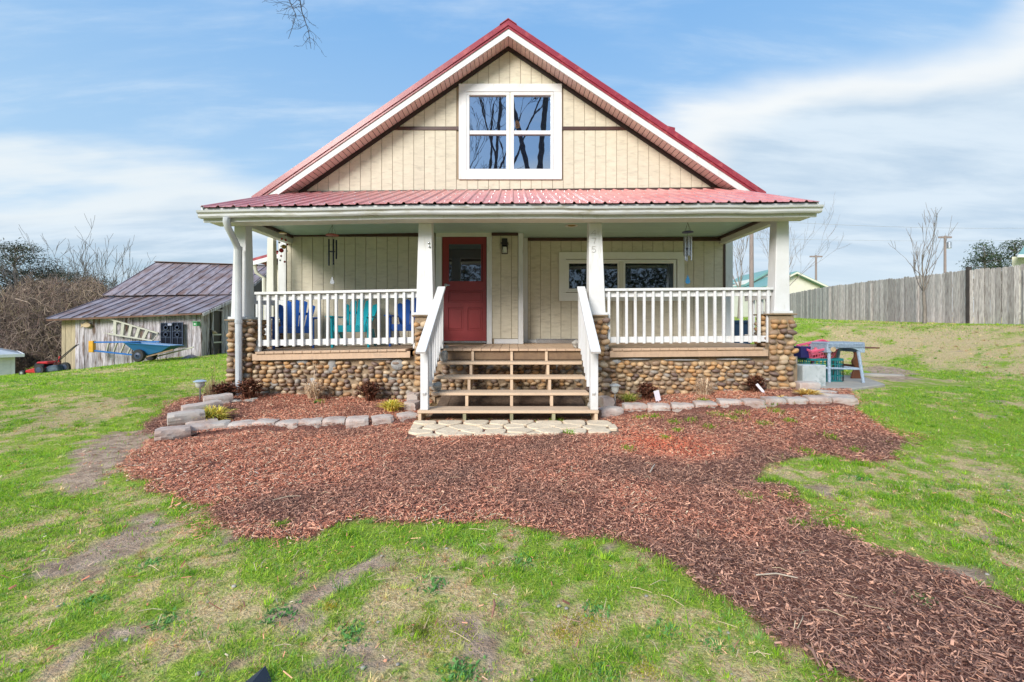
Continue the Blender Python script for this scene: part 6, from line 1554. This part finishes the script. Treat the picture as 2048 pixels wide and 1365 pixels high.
# ------------------------------------------------------------ white garage far left
gar = thing('garage', 'white vinyl garage with a pale roof at the far left edge', 'garage', (-27, 22, -2))
gd = 20.0; gx1_ = P(30,0,gd).x
GR_X = Matrix.Translation((gx1_, gd, 0)) @ Matrix.Rotation(rad(52), 4, 'Z') @ Matrix.Translation((-gx1_, -gd, 0))
q = MB(xf=GR_X); q.box(gx1_-7, gx1_, gd, gd+5, -3.2, P(0,711,gd).z); q.build('wall', M['vinyl'], gar)
q = MB(xf=GR_X); zt1 = P(0,709,gd).z; q.add([(gx1_-7.3,gd-.25,zt1),(gx1_+.25,gd-.25,zt1),(gx1_+.25,gd+5.25,zt1),(gx1_-7.3,gd+5.25,zt1),(gx1_-3.5,gd+2.6,zt1+1.2)], [(0,1,4),(1,2,4),(2,3,4),(3,0,4),(0,3,2,1)]); q.build('roof', M['paleroof'], gar)
q = MB(xf=GR_X); q.box(gx1_-7.35,gx1_+.28,gd-.29,gd-.25,zt1-.12,zt1+.02); q.box(gx1_+.25,gx1_+.29,gd-.25,gd+5.2,zt1-.12,zt1+.02); q.build('gutter', M['vinyl'], gar)
q = MB(xf=GR_X)
for k in range(20): q.box(gx1_-6.9,gx1_-.13,gd-.02-.008,gd-.003,-3+k*.145,-3+k*.145+.135)
o = q.build('lap_siding', M['vinyl'], gar)
MB(xf=GR_X).box(gx1_-.12,gx1_+.0,gd-.035,gd-.004,-3.2,zt1-.13).build('corner_board', M['vinyl'], gar)
# ------------------------------------------------------------ trees
def branch(segs, p, d, L_, r, lev, rng, spread=.55, nch=3, up=.12, kink=.16, minr=.004, steps=5, decay=.66, rdec=.55):
    pts = [p.copy()]; rs_ = [r]; dd = d.copy()
    for i in range(steps):
        dd = (dd + Vector((rng.gauss(0,kink), rng.gauss(0,kink), rng.gauss(0,kink)+up*.3))).normalized()
        p = p + dd*(L_/steps); pts.append(p.copy()); rs_.append(max(r*(1-.55*(i+1)/steps), minr))
    segs.append((pts, rs_))
    if lev <= 0: return
    for k in range(nch):
        t = rng.uniform(.35, 1) if k < nch-1 else 1.0
        idx = min(int(t*steps), steps); q = pts[idx]; ax = Vector((rng.gauss(0,1), rng.gauss(0,1), rng.gauss(0,1))).normalized()
        nd = (dd + ax*spread*rng.uniform(.6,1.5) + Vector((0,0,up))).normalized()
        branch(segs, q, nd, L_*decay*rng.uniform(.7,1.15), max(rs_[idx]*rdec*rng.uniform(.8,1.1), minr), lev-1, rng, spread, nch, up, kink, minr, steps, decay, rdec)
def tubes_np(segs, mins=3):
    V, Fc = [], []; off = 0
    for pts_, rs_ in segs:
        n = 7 if rs_[0] > .06 else (5 if rs_[0] > .025 else 3); pu = None
        ps = pts_
        for i, p in enumerate(ps):
            d = (ps[min(i+1,len(ps)-1)]-ps[max(i-1,0)]).normalized(); u = d.orthogonal().normalized() if pu is None else (pu-d*pu.dot(d)).normalized(); pu = u; w_ = d.cross(u)
            for k in range(n):
                a = 2*math.pi*k/n; V.append(tuple(p+(u*math.cos(a)+w_*math.sin(a))*rs_[i]))
        for i in range(len(ps)-1):
            for k in range(n): Fc.append((off+i*n+k, off+i*n+(k+1) % n, off+(i+1)*n+(k+1) % n, off+(i+1)*n+k))
        off += n*len(ps)
    return np.array(V), np.array(Fc)
def tree_obj(name, lab, cat, segs, loc, m, grp=None, ntrunk=1):
    t = thing(name, lab, cat, loc, grp)
    V, Fc = tubes_np(segs[:ntrunk]); o = npmesh('trunk', V-np.array(loc), Fc, m, smooth=True); o.parent = t
    V, Fc = tubes_np(segs[ntrunk:]); o = npmesh('branches', V-np.array(loc), Fc, m, smooth=True); o.parent = t
    return t
# bare young tree before the fence: trunk forks into four limbs
rt = random.Random(8); d = 14.6
base = Vector((P(1849,0,d).x, d, tz(P(1849,0,d).x, d)))
segs = []; fork = P(1847,585,d)
segs.append(([base, base.lerp(fork,.5)+Vector((.02,0,0)), fork], [.06,.052,.05]))
for (ax_, ay_, r_) in ((1843,512,.030),(1818,550,.020),(1862,552,.024),(1855,498,.020),(1830,530,.015)):
    tip = P(ax_, ay_, d + rt.uniform(-.6,.6)); L_ = (tip-fork).length
    branch(segs, fork.copy(), (tip-fork).normalized(), L_, r_, 3, rt, spread=.42, nch=3, up=.22, kink=.07, minr=.0045, decay=.68)
tree_obj('bare_tree', 'small leafless tree standing in front of the wooden fence', 'tree', segs, tuple(base), M['bark'])
# bare tree beyond the right end post
d = 26; b0 = P(1478,640,d); b0.z = tz(b0.x, d); segs = []; rt = random.Random(12)
segs.append(([b0, P(1480,590,d)], [.10,.08]))
for (ax_, ay_, r_) in ((1474,540,.05),(1487,520,.05),(1466,520,.04)): tip = P(ax_, ay_, d); s0 = P(1480,590,d); branch(segs, s0, (tip-s0).normalized(), (tip-s0).length, r_, 3, rt, .5, 3, .2, .10, .009)
tree_obj('bare_tree', 'leafless shrubby tree seen through the right end of the porch', 'tree', segs, tuple(b0), M['bark'], None)
d = 21; b0 = P(1560,640,d); b0.z = tz(b0.x, d); segs = []; rt = random.Random(13)
fk = P(1562,600,d); segs.append(([b0, fk], [.10,.09]))
for (ax_, ay_, r_) in ((1610,530,.045),(1530,500,.05),(1590,480,.04),(1640,480,.035),(1550,440,.04)): tip = P(ax_, ay_, d); branch(segs, fk.copy(), (tip-fk).normalized(), (tip-fk).length*.72, r_*.7, 3, rt, .5, 3, .12, .09, .004)
tree_obj('bare_tree', 'thin leafless tree rising behind the right end post of the porch', 'tree', segs, tuple(b0), M['bark'], None)
# tall trees on the near side of the garden: mirrored in the gable window, one bough hangs into view
rt = random.Random(31)
def bigtree(x, y, r, H_, lab, seed, forkz, tops, minr=.012):
    q = random.Random(seed); b = Vector((x, y, tz(x, y)-.1)); segs = []; fk = Vector((x+q.uniform(-.2,.2), y, forkz)); segs.append(([b, b.lerp(fk,.5)+Vector((q.uniform(-.1,.1),0,0)), fk], [r, r*.85, r*.75]))
    for (tx, ty, tz_, rr) in tops:
        tip = Vector((tx, ty, tz_)); branch(segs, fk.copy(), (tip-fk).normalized(), (tip-fk).length, rr, 4, q, .5, 3, .10, .08, minr, 6, .62, .55)
    return tree_obj('tall_bare_tree', lab, 'tree', segs, tuple(b), M['darkbark'], 'tall leafless trees on the near side of the garden')
bigtree(1.35, -6, .30, 16, 'thick leafless tree mirrored in the right half of the gable window', 3, 7.4, [(2.6,-6.5,14.5,.20),(.2,-6.2,15,.17),(4.2,-6,12,.14)])
bigtree(-1.05, -6.5, .16, 15, 'slender forked leafless tree mirrored in the left half of the gable window', 4, 6.2, [(-.4,-6.5,14.5,.12),(-1.8,-6.6,13,.09),(.5,-6.3,14,.09)])
bigtree(-4.5, -9, .2, 12, 'leafless tree farther back behind the viewer', 5, 4, [(-5,-9,9,.12),(-3.6,-9,10,.12),(-4.2,-10,9,.1)])
# boughs hanging into the top of the picture
b = Vector((-8.2, 2.0, tz(-8.2,2.0))); segs = [([b, Vector((-8.0,2.2,3.6)), Vector((-7.7,2.6,7.4))], [.26,.22,.18])]
tw = [P(600,-190,5.6), P(590,-60,5.6), P(604,25,5.65), P(617,62,5.65), P(622,98,5.65)]
segs.append(([Vector((-7.7,2.6,7.4)), Vector((-5.5,4.0,8.2)), Vector((-3.8,5.2,7.4)), tw[0]], [.12,.07,.035,.018]))
segs.append((tw, [.018,.012,.007,.005,.003]))
segs.append(([P(575,-60,5.6), P(580,5,5.6), P(592,30,5.6), P(586,52,5.6), P(577,78,5.6)], [.012,.007,.005,.004,.003]))
segs.append(([tw[0], P(575,-60,5.6)], [.015,.012]))
q = random.Random(17)
for (a0, b0_) in ((594,0),(600,15),(606,32),(612,50),(617,62),(584,15),(590,28),(588,45),(596,8),(583,8),(619,75)):
    for s_ in (-1, 1):
        p0 = P(a0,b0_,5.62); an = q.uniform(-.4,.9); ln = q.uniform(.10,.24); dv = Vector((s_*math.cos(an), q.uniform(-.3,.3), -math.sin(an)))
        branch(segs, p0, dv.normalized(), ln, .0035, 2, q, .6, 2, -.05, .22, .0016, 4, .55, .7)
segs.append(([Vector((-7.7,2.6,7.4)), Vector((-6.5,1.0,9.5)), Vector((-6.0,0.5,12))], [.14,.1,.05]))
tree_obj('overhanging_tree', 'leafless tree whose thin drooping twigs hang into the sky at upper left', 'tree', segs, tuple(b), M['darkbark'])
# trees and bushes closing the near side of the garden; only their mirror image is seen
q = np.random.default_rng(91); N3 = 34000
xx_ = q.uniform(-40, 40, N3); yy_ = q.uniform(-26, -19, N3); topz = 3.5 + 7.5*fbm(xx_*.18, yy_*0+5, 4); zz_ = q.uniform(0,1,N3)**.9*topz
C0 = np.stack([xx_,yy_,zz_],1); e1 = q.normal(0,1,(N3,3)); e1 /= np.linalg.norm(e1,axis=1)[:,None]; e2 = np.cross(e1,q.normal(0,1,(N3,3))); e2 /= np.linalg.norm(e2,axis=1)[:,None]; s_ = q.uniform(.08,.34,(N3,1))
Vt = np.stack([C0-e1*s_, C0+e1*s_, C0+e2*s_*.8],1).reshape(-1,3); pl3 = np.array([(.03,.045,.02),(.05,.065,.03),(.05,.04,.03),(.08,.065,.05)])
o = npmesh('woodland_edge', Vt, np.arange(N3*3).reshape(-1,3), M['twig'], np.repeat(pl3[q.integers(0,4,N3)],3,axis=0)); o['kind'] = 'stuff'; o['label'] = 'dark woodland edge on the near side of the garden'
# power poles
def upole(a, ytop, ybot, d, r, arm, lab, trans=None):
    x = P(a,0,d).x; zt = P(0,ytop,d).z; zb = tz(x, min(d,80))-.5
    t = thing('utility_pole', lab, 'utility pole', (x,d,zb), 'wooden utility poles beyond the fence')
    MB().tube([(x,d,zb),(x,d,zt)], [r*1.3, r], 8).build('post', M['pole'], t, smooth=True)
    if arm: MB().box(x-arm,x+arm,d-.08,d+.08,zt-.35,zt-.1).build('crossarm', M['pole'], t)
    if trans: MB().lathe([(.3,0),(.3,.9),(.1,1.0)], (x+.6,d,P(0,trans,d).z), 12).build('transformer', M['silver'], t, smooth=True)
    return Vector((x,d,zt))
A1 = upole(1890, 472, 545, 62, .14, .95, 'utility pole with crossarm and transformer above the fence', 497)
A2 = upole(1632, 511, 580, 75, .15, 1.1, 'distant utility pole with a crossarm right of the porch roof end')
A3 = upole(1503, 458, 600, 30, .13, 0, 'thick wooden utility pole seen through the right end of the porch')
for k, (z_, yy_) in enumerate(((447,36),(473,62))):
    pA, pB = P(1500,z_-6+k*10,yy_), P(2400,z_-2,yy_)
    q = MB(); q.tube([pA.lerp(pB,f)+Vector((0,0,-1.2*math.sin(math.pi*f)*.5)) for f in [i/10 for i in range(11)]], .016 + .006*k, 4); o = q.build('power_line', M['wire']); tag(o, ('upper' if k == 0 else 'lower') + ' power line strung across the sky above the fence', 'power line', 'power lines')
# ------------------------------------------------------------ neighbouring houses
nh = thing('neighbour_house', 'cream house with green roof behind the left end of the fence', 'house', (P(1560,0,42).x, 42, 1.5))
d = 42; X = lambda a: P(a,0,d).x; Z = lambda a: P(0,a,d).z
q = MB(); q.prism([(X(1530),0),(X(1640),0),(X(1640),Z(573)),(X(1587),Z(549)),(X(1530),Z(576))], 'y', d, d+9); q.build('gable_wall', M['creamvinyl'], nh)
for s_, xe, ze in ((1,1649,577),(-1,1527,577)):
    q = MB(); q.prism([(X(1587),Z(544)),(X(xe),Z(ze-4)),(X(xe),Z(ze)),(X(1587),Z(548.5))], 'y', d-.5, d+9.3); q.build('roof', M['greenroof'], nh)
    q = MB(); q.prism([(X(1587),Z(545.5)),(X(xe),Z(ze-3)),(X(xe),Z(ze+.5)),(X(1587),Z(549))], 'y', d-.56, d-.51); q.build('rake_board', M['creamvinyl'], nh)
q = MB(xf=Matrix.Translation((X(1583),d-.01,Z(555))) @ Matrix.Rotation(rad(90),4,'X')); q.lathe([(.25,0),(.25,.04),(.2,.04),(.2,.02)], (0,0,0), 16); q.build('round_vent', M['vinyl'], nh)
d = 47; q = MB(); q.prism([(X(1488),0),(X(1577),0),(X(1577),Z(566)),(X(1540),Z(541)),(X(1488),Z(568))], 'y', d, d+6); q.build('gable_wall', M['creamvinyl'], nh)
q = MB(); q.prism([(X(1487),Z(570)),(X(1540),Z(539)),(X(1540),Z(543)),(X(1487),Z(574))], 'y', d-.4, d+6); q.build('roof', M['greenroof'], nh)
q = MB(); d = 53; q.add([(X(1440),d-4,Z(575)),(X(1590),d-4,Z(575)),(X(1575),d+2,Z(538)),(X(1440),d+2,Z(566))], [(0,1,2,3)]); q.build('roof', M['greenroof'], nh)
q = MB(); q.box(X(1440),X(1590),d-3.8,d+2,0,Z(576)); q.build('wall', M['creamvinyl'], nh)
nh2 = thing('neighbour_house', 'cream house with green roof at the far right above the fence', 'house', (P(2060,0,26).x, 26, 1.5))
d = 26; K = 1.25; zw, ze_ = Z(514), Z(515)
q = MB(); q.add([(X(2024),d,1),(X(2300),d,1),(X(2300)+8*K,d+8,1),(X(2024)+8*K,d+8,1),(X(2024),d,zw),(X(2300),d,zw),(X(2300)+8*K,d+8,zw),(X(2024)+8*K,d+8,zw)],[(0,3,2,1),(4,5,6,7),(0,1,5,4),(1,2,6,5),(2,3,7,6),(3,0,4,7)]); q.build('wall', M['creamvinyl'], nh2)
q = MB(); q.add([(X(2008),d-.7,ze_),(X(2320),d-.7,ze_),(X(2320)+4*K,d+4,ze_+2.0),(X(2008)+4.7*K+.6,d+4,ze_+2.0),(X(2008),d-.7,ze_-.12),(X(2320),d-.7,ze_-.12),(X(2320)+4*K,d+4,ze_+1.88),(X(2008)+4.7*K+.6,d+4,ze_+1.88)],
     [(0,1,2,3),(7,6,5,4),(0,4,5,1),(1,5,6,2),(2,6,7,3),(3,7,4,0)]); q.build('roof', M['greenroof'], nh2)
q = MB(); q.box(X(2007),X(2320),d-.78,d-.71,Z(519),Z(513.5)); q.build('gutter', M['vinyl'], nh2)
# ------------------------------------------------------------ wooden fence
fence = thing('picket_fence', 'long weathered grey dog-eared board fence along the top of the right bank', 'fence', (16, 16, 1.2))
tops = [(1540,597),(1577,588),(1657,571),(1745,561.6),(1833,549),(1932.6,538),(2048,532),(2200,527)]
FP = [(23.5,38),(19.5,29.7),(16.9,22.4),(16.4,19.2),(15.9,16.5),(15.6,14.4),(15.75,12.9),(15.9,10.5)]
def fpt(s_):
    n_ = len(FP)-1; i = min(int(s_), n_-1); f = s_-i; return Vector((FP[i][0]*(1-f)+FP[i+1][0]*f, FP[i][1]*(1-f)+FP[i+1][1]*f, 0))
def ftop(i, f):                # top of the boards from the photo, board by board
    hs = [1.62,1.72,1.80,1.83,1.83,1.84,1.86,1.88]; return hs[i]*(1-f)+hs[min(i+1,7)]*f
rf_ = random.Random(6); acc = 0
for i in range(len(FP)-1):
    a, c_ = Vector((*FP[i],0)), Vector((*FP[i+1],0)); ln = (c_-a).length; n_ = max(1, int(ln/.148)); u = (c_-a).normalized(); nrm = Vector((u.y,-u.x,0)); 
    if nrm.x > 0: nrm = -nrm
    for k in range(n_):
        f = (k+.5)/n_; p = a.lerp(c_, f); gz = tz(p.x, p.y); hh_ = ftop(i, f)*rf_.uniform(.985,1.012) ; w_ = .068; th = .016
        yo = rf_.uniform(-.008,.008); ln_ = (.16*max(0,1-(i+f)/1.8)) ; 
        bot = p + nrm*yo; e = u*w_
        zt = gz+hh_; ear = .035
        lv = Vector((0,0,0)) - u*ln_*1.0
        q = MB(); vs = []
        for off_ in (0, th):
            o_ = nrm*off_
            vs += [tuple(bot-e+o_+Vector((0,0,gz-.08))), tuple(bot+e+o_+Vector((0,0,gz-.08))), tuple(bot+e+o_+lv+Vector((0,0,zt-ear))), tuple(bot+e*.6+o_+lv+Vector((0,0,zt))), tuple(bot-e*.6+o_+lv+Vector((0,0,zt))), tuple(bot-e+o_+lv+Vector((0,0,zt-ear)))]
        q.add(vs, [(0,1,2,3,4,5),(11,10,9,8,7,6)]+[(j,(j+1) % 6,6+(j+1) % 6,6+j) for j in range(6)]); q.build('fence_board', M['graywood'], fence)
    for hz_ in (.35, 1.35):
        A_, B_ = a-nrm*.03, c_-nrm*.03; MB().bar((A_.x,A_.y,tz(a.x,a.y)+hz_),(B_.x,B_.y,tz(c_.x,c_.y)+hz_),.04,.09).build('fence_rail', M['graywood'], fence)
    g_ = tz(a.x, a.y); ph_ = 1.95 if i == 5 else 1.7
    q = MB(); q.box(a.x-.05,a.x+.05,a.y-.05,a.y+.05,g_-.2,g_+ph_); q.build('fence_post', M['graywood'] if i != 5 else M['darkbark'], fence)
# ------------------------------------------------------------ evergreens and the thicket
def evergreen(name, lab, loc, H_, R_, nclump, seed, m_cols, grp=None, shape='cone', trunk_r=.15, clump=.35, leaf=.12, per=26, base=.15, segs=None):
    q = np.random.default_rng(seed); t = thing(name, lab, 'tree', loc, grp)
    o = MB().tube([loc, (loc[0]+q.uniform(-.2,.2), loc[1], loc[2]+H_*.5), (loc[0], loc[1], loc[2]+H_*.96)], [trunk_r, trunk_r*.7, trunk_r*.15], 7).build('trunk', M['bark'], t, smooth=True)
    V, C_ = [], []; brs = []
    for i in range(nclump):
        f = q.uniform(base, 1)
        if shape == 'cone': rr = R_*(1-f)**.7*q.uniform(.5,1.05) + .1
        else: rr = R_*math.sin(math.pi*min(max((f-base)/(1-base)*.86+.10,0),1))**.6*q.uniform(.35,1.08)
        a = q.uniform(0,2*np.pi); c = np.array([rr*math.cos(a), rr*math.sin(a), H_*f]); brs.append(c)
        n = int(per*q.uniform(.6,1.4)); pp = c + q.normal(0,1,(n,3))*np.array([clump,clump,clump*.42]); e1 = q.normal(0,1,(n,3)); e1 /= np.linalg.norm(e1,axis=1)[:,None]; e2 = np.cross(e1, q.normal(0,1,(n,3))); e2 /= np.linalg.norm(e2,axis=1)[:,None]
        s_ = leaf*q.uniform(.5,1.2,(n,1)); tri = np.stack([pp-e1*s_, pp+e1*s_, pp+e2*s_*.5], 1); V.append(tri.reshape(-1,3))
        col_ = np.array(m_cols[q.integers(0,len(m_cols))])*q.uniform(.7,1.3,(n,1)); C_.append(np.repeat(col_,3,axis=0))
    V = np.concatenate(V); C_ = np.concatenate(C_); Fc = np.arange(len(V)).reshape(-1,3)
    o = npmesh('crown', V, Fc, M['needle'], C_); o.parent = t
    sg = [([Vector((0,0,max(c[2]-.25*np.hypot(c[0],c[1])-.1,.3))), Vector((c[0]*.5,c[1]*.5,c[2]-.08)), Vector(c)], [trunk_r*.28,trunk_r*.18,.012]) for c in brs[::3]]
    V, Fc = tubes_np(sg); o = npmesh('limbs', V, Fc, M['bark'], smooth=True); o.parent = t
    return t
DG = [(.035,.065,.03),(.05,.085,.035),(.028,.05,.028),(.075,.10,.04)]
RG = [(.05,.07,.035),(.08,.085,.05),(.10,.085,.06),(.035,.05,.028)]
d = 34; zz_ = tz(P(1965,0,d).x, d)
evergreen('cedar_tree', 'dark green cedar with a pointed top behind the fence', (P(1968,0,d).x,d,zz_), P(0,487,d).z-zz_, 1.9, 130, 21, DG, clump=.30, leaf=.11, base=.3)
d = 33; evergreen('cedar_tree', 'broad dark cedar leaning over the neighbour roof at far right', (P(2030,0,d).x,d,zz_), P(0,483,d).z-zz_, 2.4, 150, 22, DG, clump=.32, leaf=.11, base=.25)
d = 36; evergreen('cedar_tree', 'low rounded cedar between the two taller ones behind the fence', (P(2000,0,d).x,d,zz_), P(0,512,d).z-zz_, 2.4, 120, 23, DG, shape='dome', clump=.30, leaf=.11, base=.3)
PG = 'evergreen pines at the edge of the left thicket'
for k, (a, yt, d, R_, n_, lab) in enumerate(((30,489,31,3.2,300,'tallest airy pine at the far left edge of the picture'),(-55,500,30,3.0,230,'pine just beyond the left edge of the picture'),(86,536,33,3.0,300,'second pine with a flat ragged top left of the barn'),(134,546,36,3.0,260,'shorter pine in the middle of the thicket skyline'),(188,552,38,2.6,170,'thin small pine on the skyline near the barn roof'))):
    x_ = P(a,0,d).x; z_ = float(terrain0(np.array([x_]),np.array([float(d)]))[0]); Ht = P(0,yt,d).z-z_
    evergreen('pine_tree', lab, (x_,d,z_), Ht, R_, n_, 40+k, RG, PG, 'dome', .18, .42, .11, 34, .38)
# bare trees rising from the thicket
for k, (a, yt, d, lab) in enumerate(((150,528,30,'bare tree with the tallest forked crown left of the barn'),(204,546,32,'bare tree with upright twigs just left of the barn roof'),(158,600,26,'pale-stemmed bare tree in front of the thicket'),(55,560,27,'bare tree in front of the tallest pine'),(225,560,34,'slim bare tree touching the barn roof edge'))):
    x_ = P(a,0,d).x; z_ = float(terrain0(np.array([x_]),np.array([float(d)]))[0]); zt = P(0,yt,d).z; q = random.Random(60+k); segs = []
    b_ = Vector((x_,d,z_)); fk = b_.lerp(Vector((x_,d,zt)), .5); segs.append(([b_, fk], [.09,.06]))
    for j in range(4):
        tip = Vector((x_+q.uniform(-1.3,1.3), d+q.uniform(-1,1), zt-q.uniform(0,.6))); branch(segs, fk.copy(), (tip-fk).normalized(), (tip-fk).length*.8, .04, 3, q, .42, 3, .25, .1, .011)
    tree_obj('bare_tree', lab, 'tree', segs, tuple(b_), M['bark'], 'leafless trees in the left thicket')
# the thicket: a tangle of brush stems
q = np.random.default_rng(77); V, Fc, C_ = [], [], []; off = 0
N_ = 52000
xs = []; 
dd = q.uniform(22, 34, N_); aa = q.uniform(-140, 300, N_); X0_ = (aa-HX)/F*dd
skyl = 583 - 46*fbm(aa/60.0, aa*0+3, 3) + 25*((aa/300)**2) 
Zg = terrain0(X0_, dd); Ztop = CAMZ-(skyl+q.exponential(16,N_)-HY)/F*dd
hgt = q.uniform(0,1,N_)**.8; zc = Zg+(Ztop-Zg)*hgt
ln = q.uniform(.25,1.0,N_); th = q.uniform(-1.5,1.5,N_)+np.pi/2; ph = q.uniform(0,2*np.pi,N_); 
D = np.stack([np.cos(th)*np.cos(ph), np.cos(th)*np.sin(ph), np.abs(np.sin(th))*q.choice([1,1,-1],N_)],1)
C0 = np.stack([X0_, dd, zc],1); curve = q.normal(0,.12,(N_,3))
P0, P1, P2 = C0-D*ln[:,None]/2, C0+curve, C0+D*ln[:,None]/2
wv = np.cross(D, np.stack([q.normal(0,.2,N_), np.ones(N_), q.normal(0,.2,N_)],1)); wv /= np.linalg.norm(wv,axis=1)[:,None]+1e-6
wd = q.uniform(.008,.028,N_)[:,None]
Vt = np.stack([P0-wv*wd/2, P0+wv*wd/2, P1-wv*wd/2, P1+wv*wd/2, P2-wv*wd*.2, P2+wv*wd*.2],1).reshape(-1,3)
bs = np.arange(N_)[:,None]*6; Ft = np.concatenate([bs+np.array([[0,1,3,2]]), bs+np.array([[2,3,5,4]])])
pal = np.array([(.13,.105,.095),(.09,.07,.065),(.20,.17,.15),(.12,.08,.075),(.30,.26,.23),(.15,.13,.085),(.06,.05,.05)])
cc = pal[q.integers(0,len(pal),N_)]*q.uniform(.7,1.25,(N_,1))*np.array([1.12,.98,.86])
th_o = npmesh('thicket', Vt, Ft, M['twig'], np.repeat(cc,6,axis=0)); th_o['kind'] = 'stuff'; th_o['label'] = 'dense grey-brown winter thicket left of the barn'
# leaf litter and dead leaves caught in it
N2 = 30000; dd = q.uniform(24,36,N2); aa = q.uniform(-140,300,N2); X0_ = (aa-HX)/F*dd; skyl = 588-40*fbm(aa/60.0,aa*0+3,3)+25*((aa/300)**2); Zg = terrain0(X0_,dd); Ztop = CAMZ-(skyl-HY)/F*dd; zc = Zg+(Ztop-Zg)*q.uniform(0,1,N2)
C0 = np.stack([X0_,dd,zc],1); e1 = q.normal(0,1,(N2,3)); e1 /= np.linalg.norm(e1,axis=1)[:,None]; e2 = np.cross(e1,q.normal(0,1,(N2,3))); e2 /= np.linalg.norm(e2,axis=1)[:,None]; s_ = q.uniform(.05,.15,(N2,1))
Vt = np.stack([C0-e1*s_, C0+e1*s_, C0+e2*s_*.7],1).reshape(-1,3); pal2 = np.array([(.035,.028,.026),(.06,.045,.04),(.03,.032,.025),(.10,.075,.065),(.06,.03,.03)])
o = npmesh('undergrowth', Vt, np.arange(N2*3).reshape(-1,3), M['twig'], np.repeat(pal2[q.integers(0,5,N2)],3,axis=0)); o['kind'] = 'stuff'; o['label'] = 'dead leaves and undergrowth inside the thicket'
# wooded ridge behind the thicket
rx = np.linspace(-120, -18, 60); V = []; 
for i, x_ in enumerate(rx):
    hgt_ = 1.6 + 1.3*float(fbm(np.array([x_*.12]), np.array([2.0]), 3)[0]); V += [(x_, 52, -12), (x_, 50, hgt_*.2), (x_, 56, hgt_), (x_, 66, -12)]
V = np.array(V, float); Fr = []
for i in range(len(rx)-1):
    for j in range(3): Fr.append((4*i+j, 4*i+4+j, 4*i+5+j, 4*i+j+1))
rd = npmesh('hill', V, np.array(Fr), mat('wooded_hill', (.10,.085,.07), (.05,.05,.04), scale=1.2, rough=1, detail=8, bump=1.0, bscale=2), smooth=True); rd['kind'] = 'structure'
# dark cloth corner lying on the lawn at the bottom edge
g = P(527,1352,1.45)
q = MB(); gx_, gy_ = (527-HX)/F*1.42, 1.42
zt = tz(gx_, gy_)
q.add([(gx_-.045,gy_-.20,zt+.0),(gx_+.06,gy_-.20,zt+.0),(gx_+.045,gy_-.03,zt+.012),(gx_,gy_+.012,zt+.03),(gx_-.04,gy_-.03,zt+.012),(gx_,gy_-.12,zt+.04)], [(0,1,5),(1,2,5),(2,3,5),(3,4,5),(4,0,5)])
o = q.build('cloth_corner', M['fabric']); o.modifiers.new('t','SOLIDIFY').thickness = .004; tag(o, 'dark slate cloth corner poking up at the bottom edge of the lawn', 'cloth')
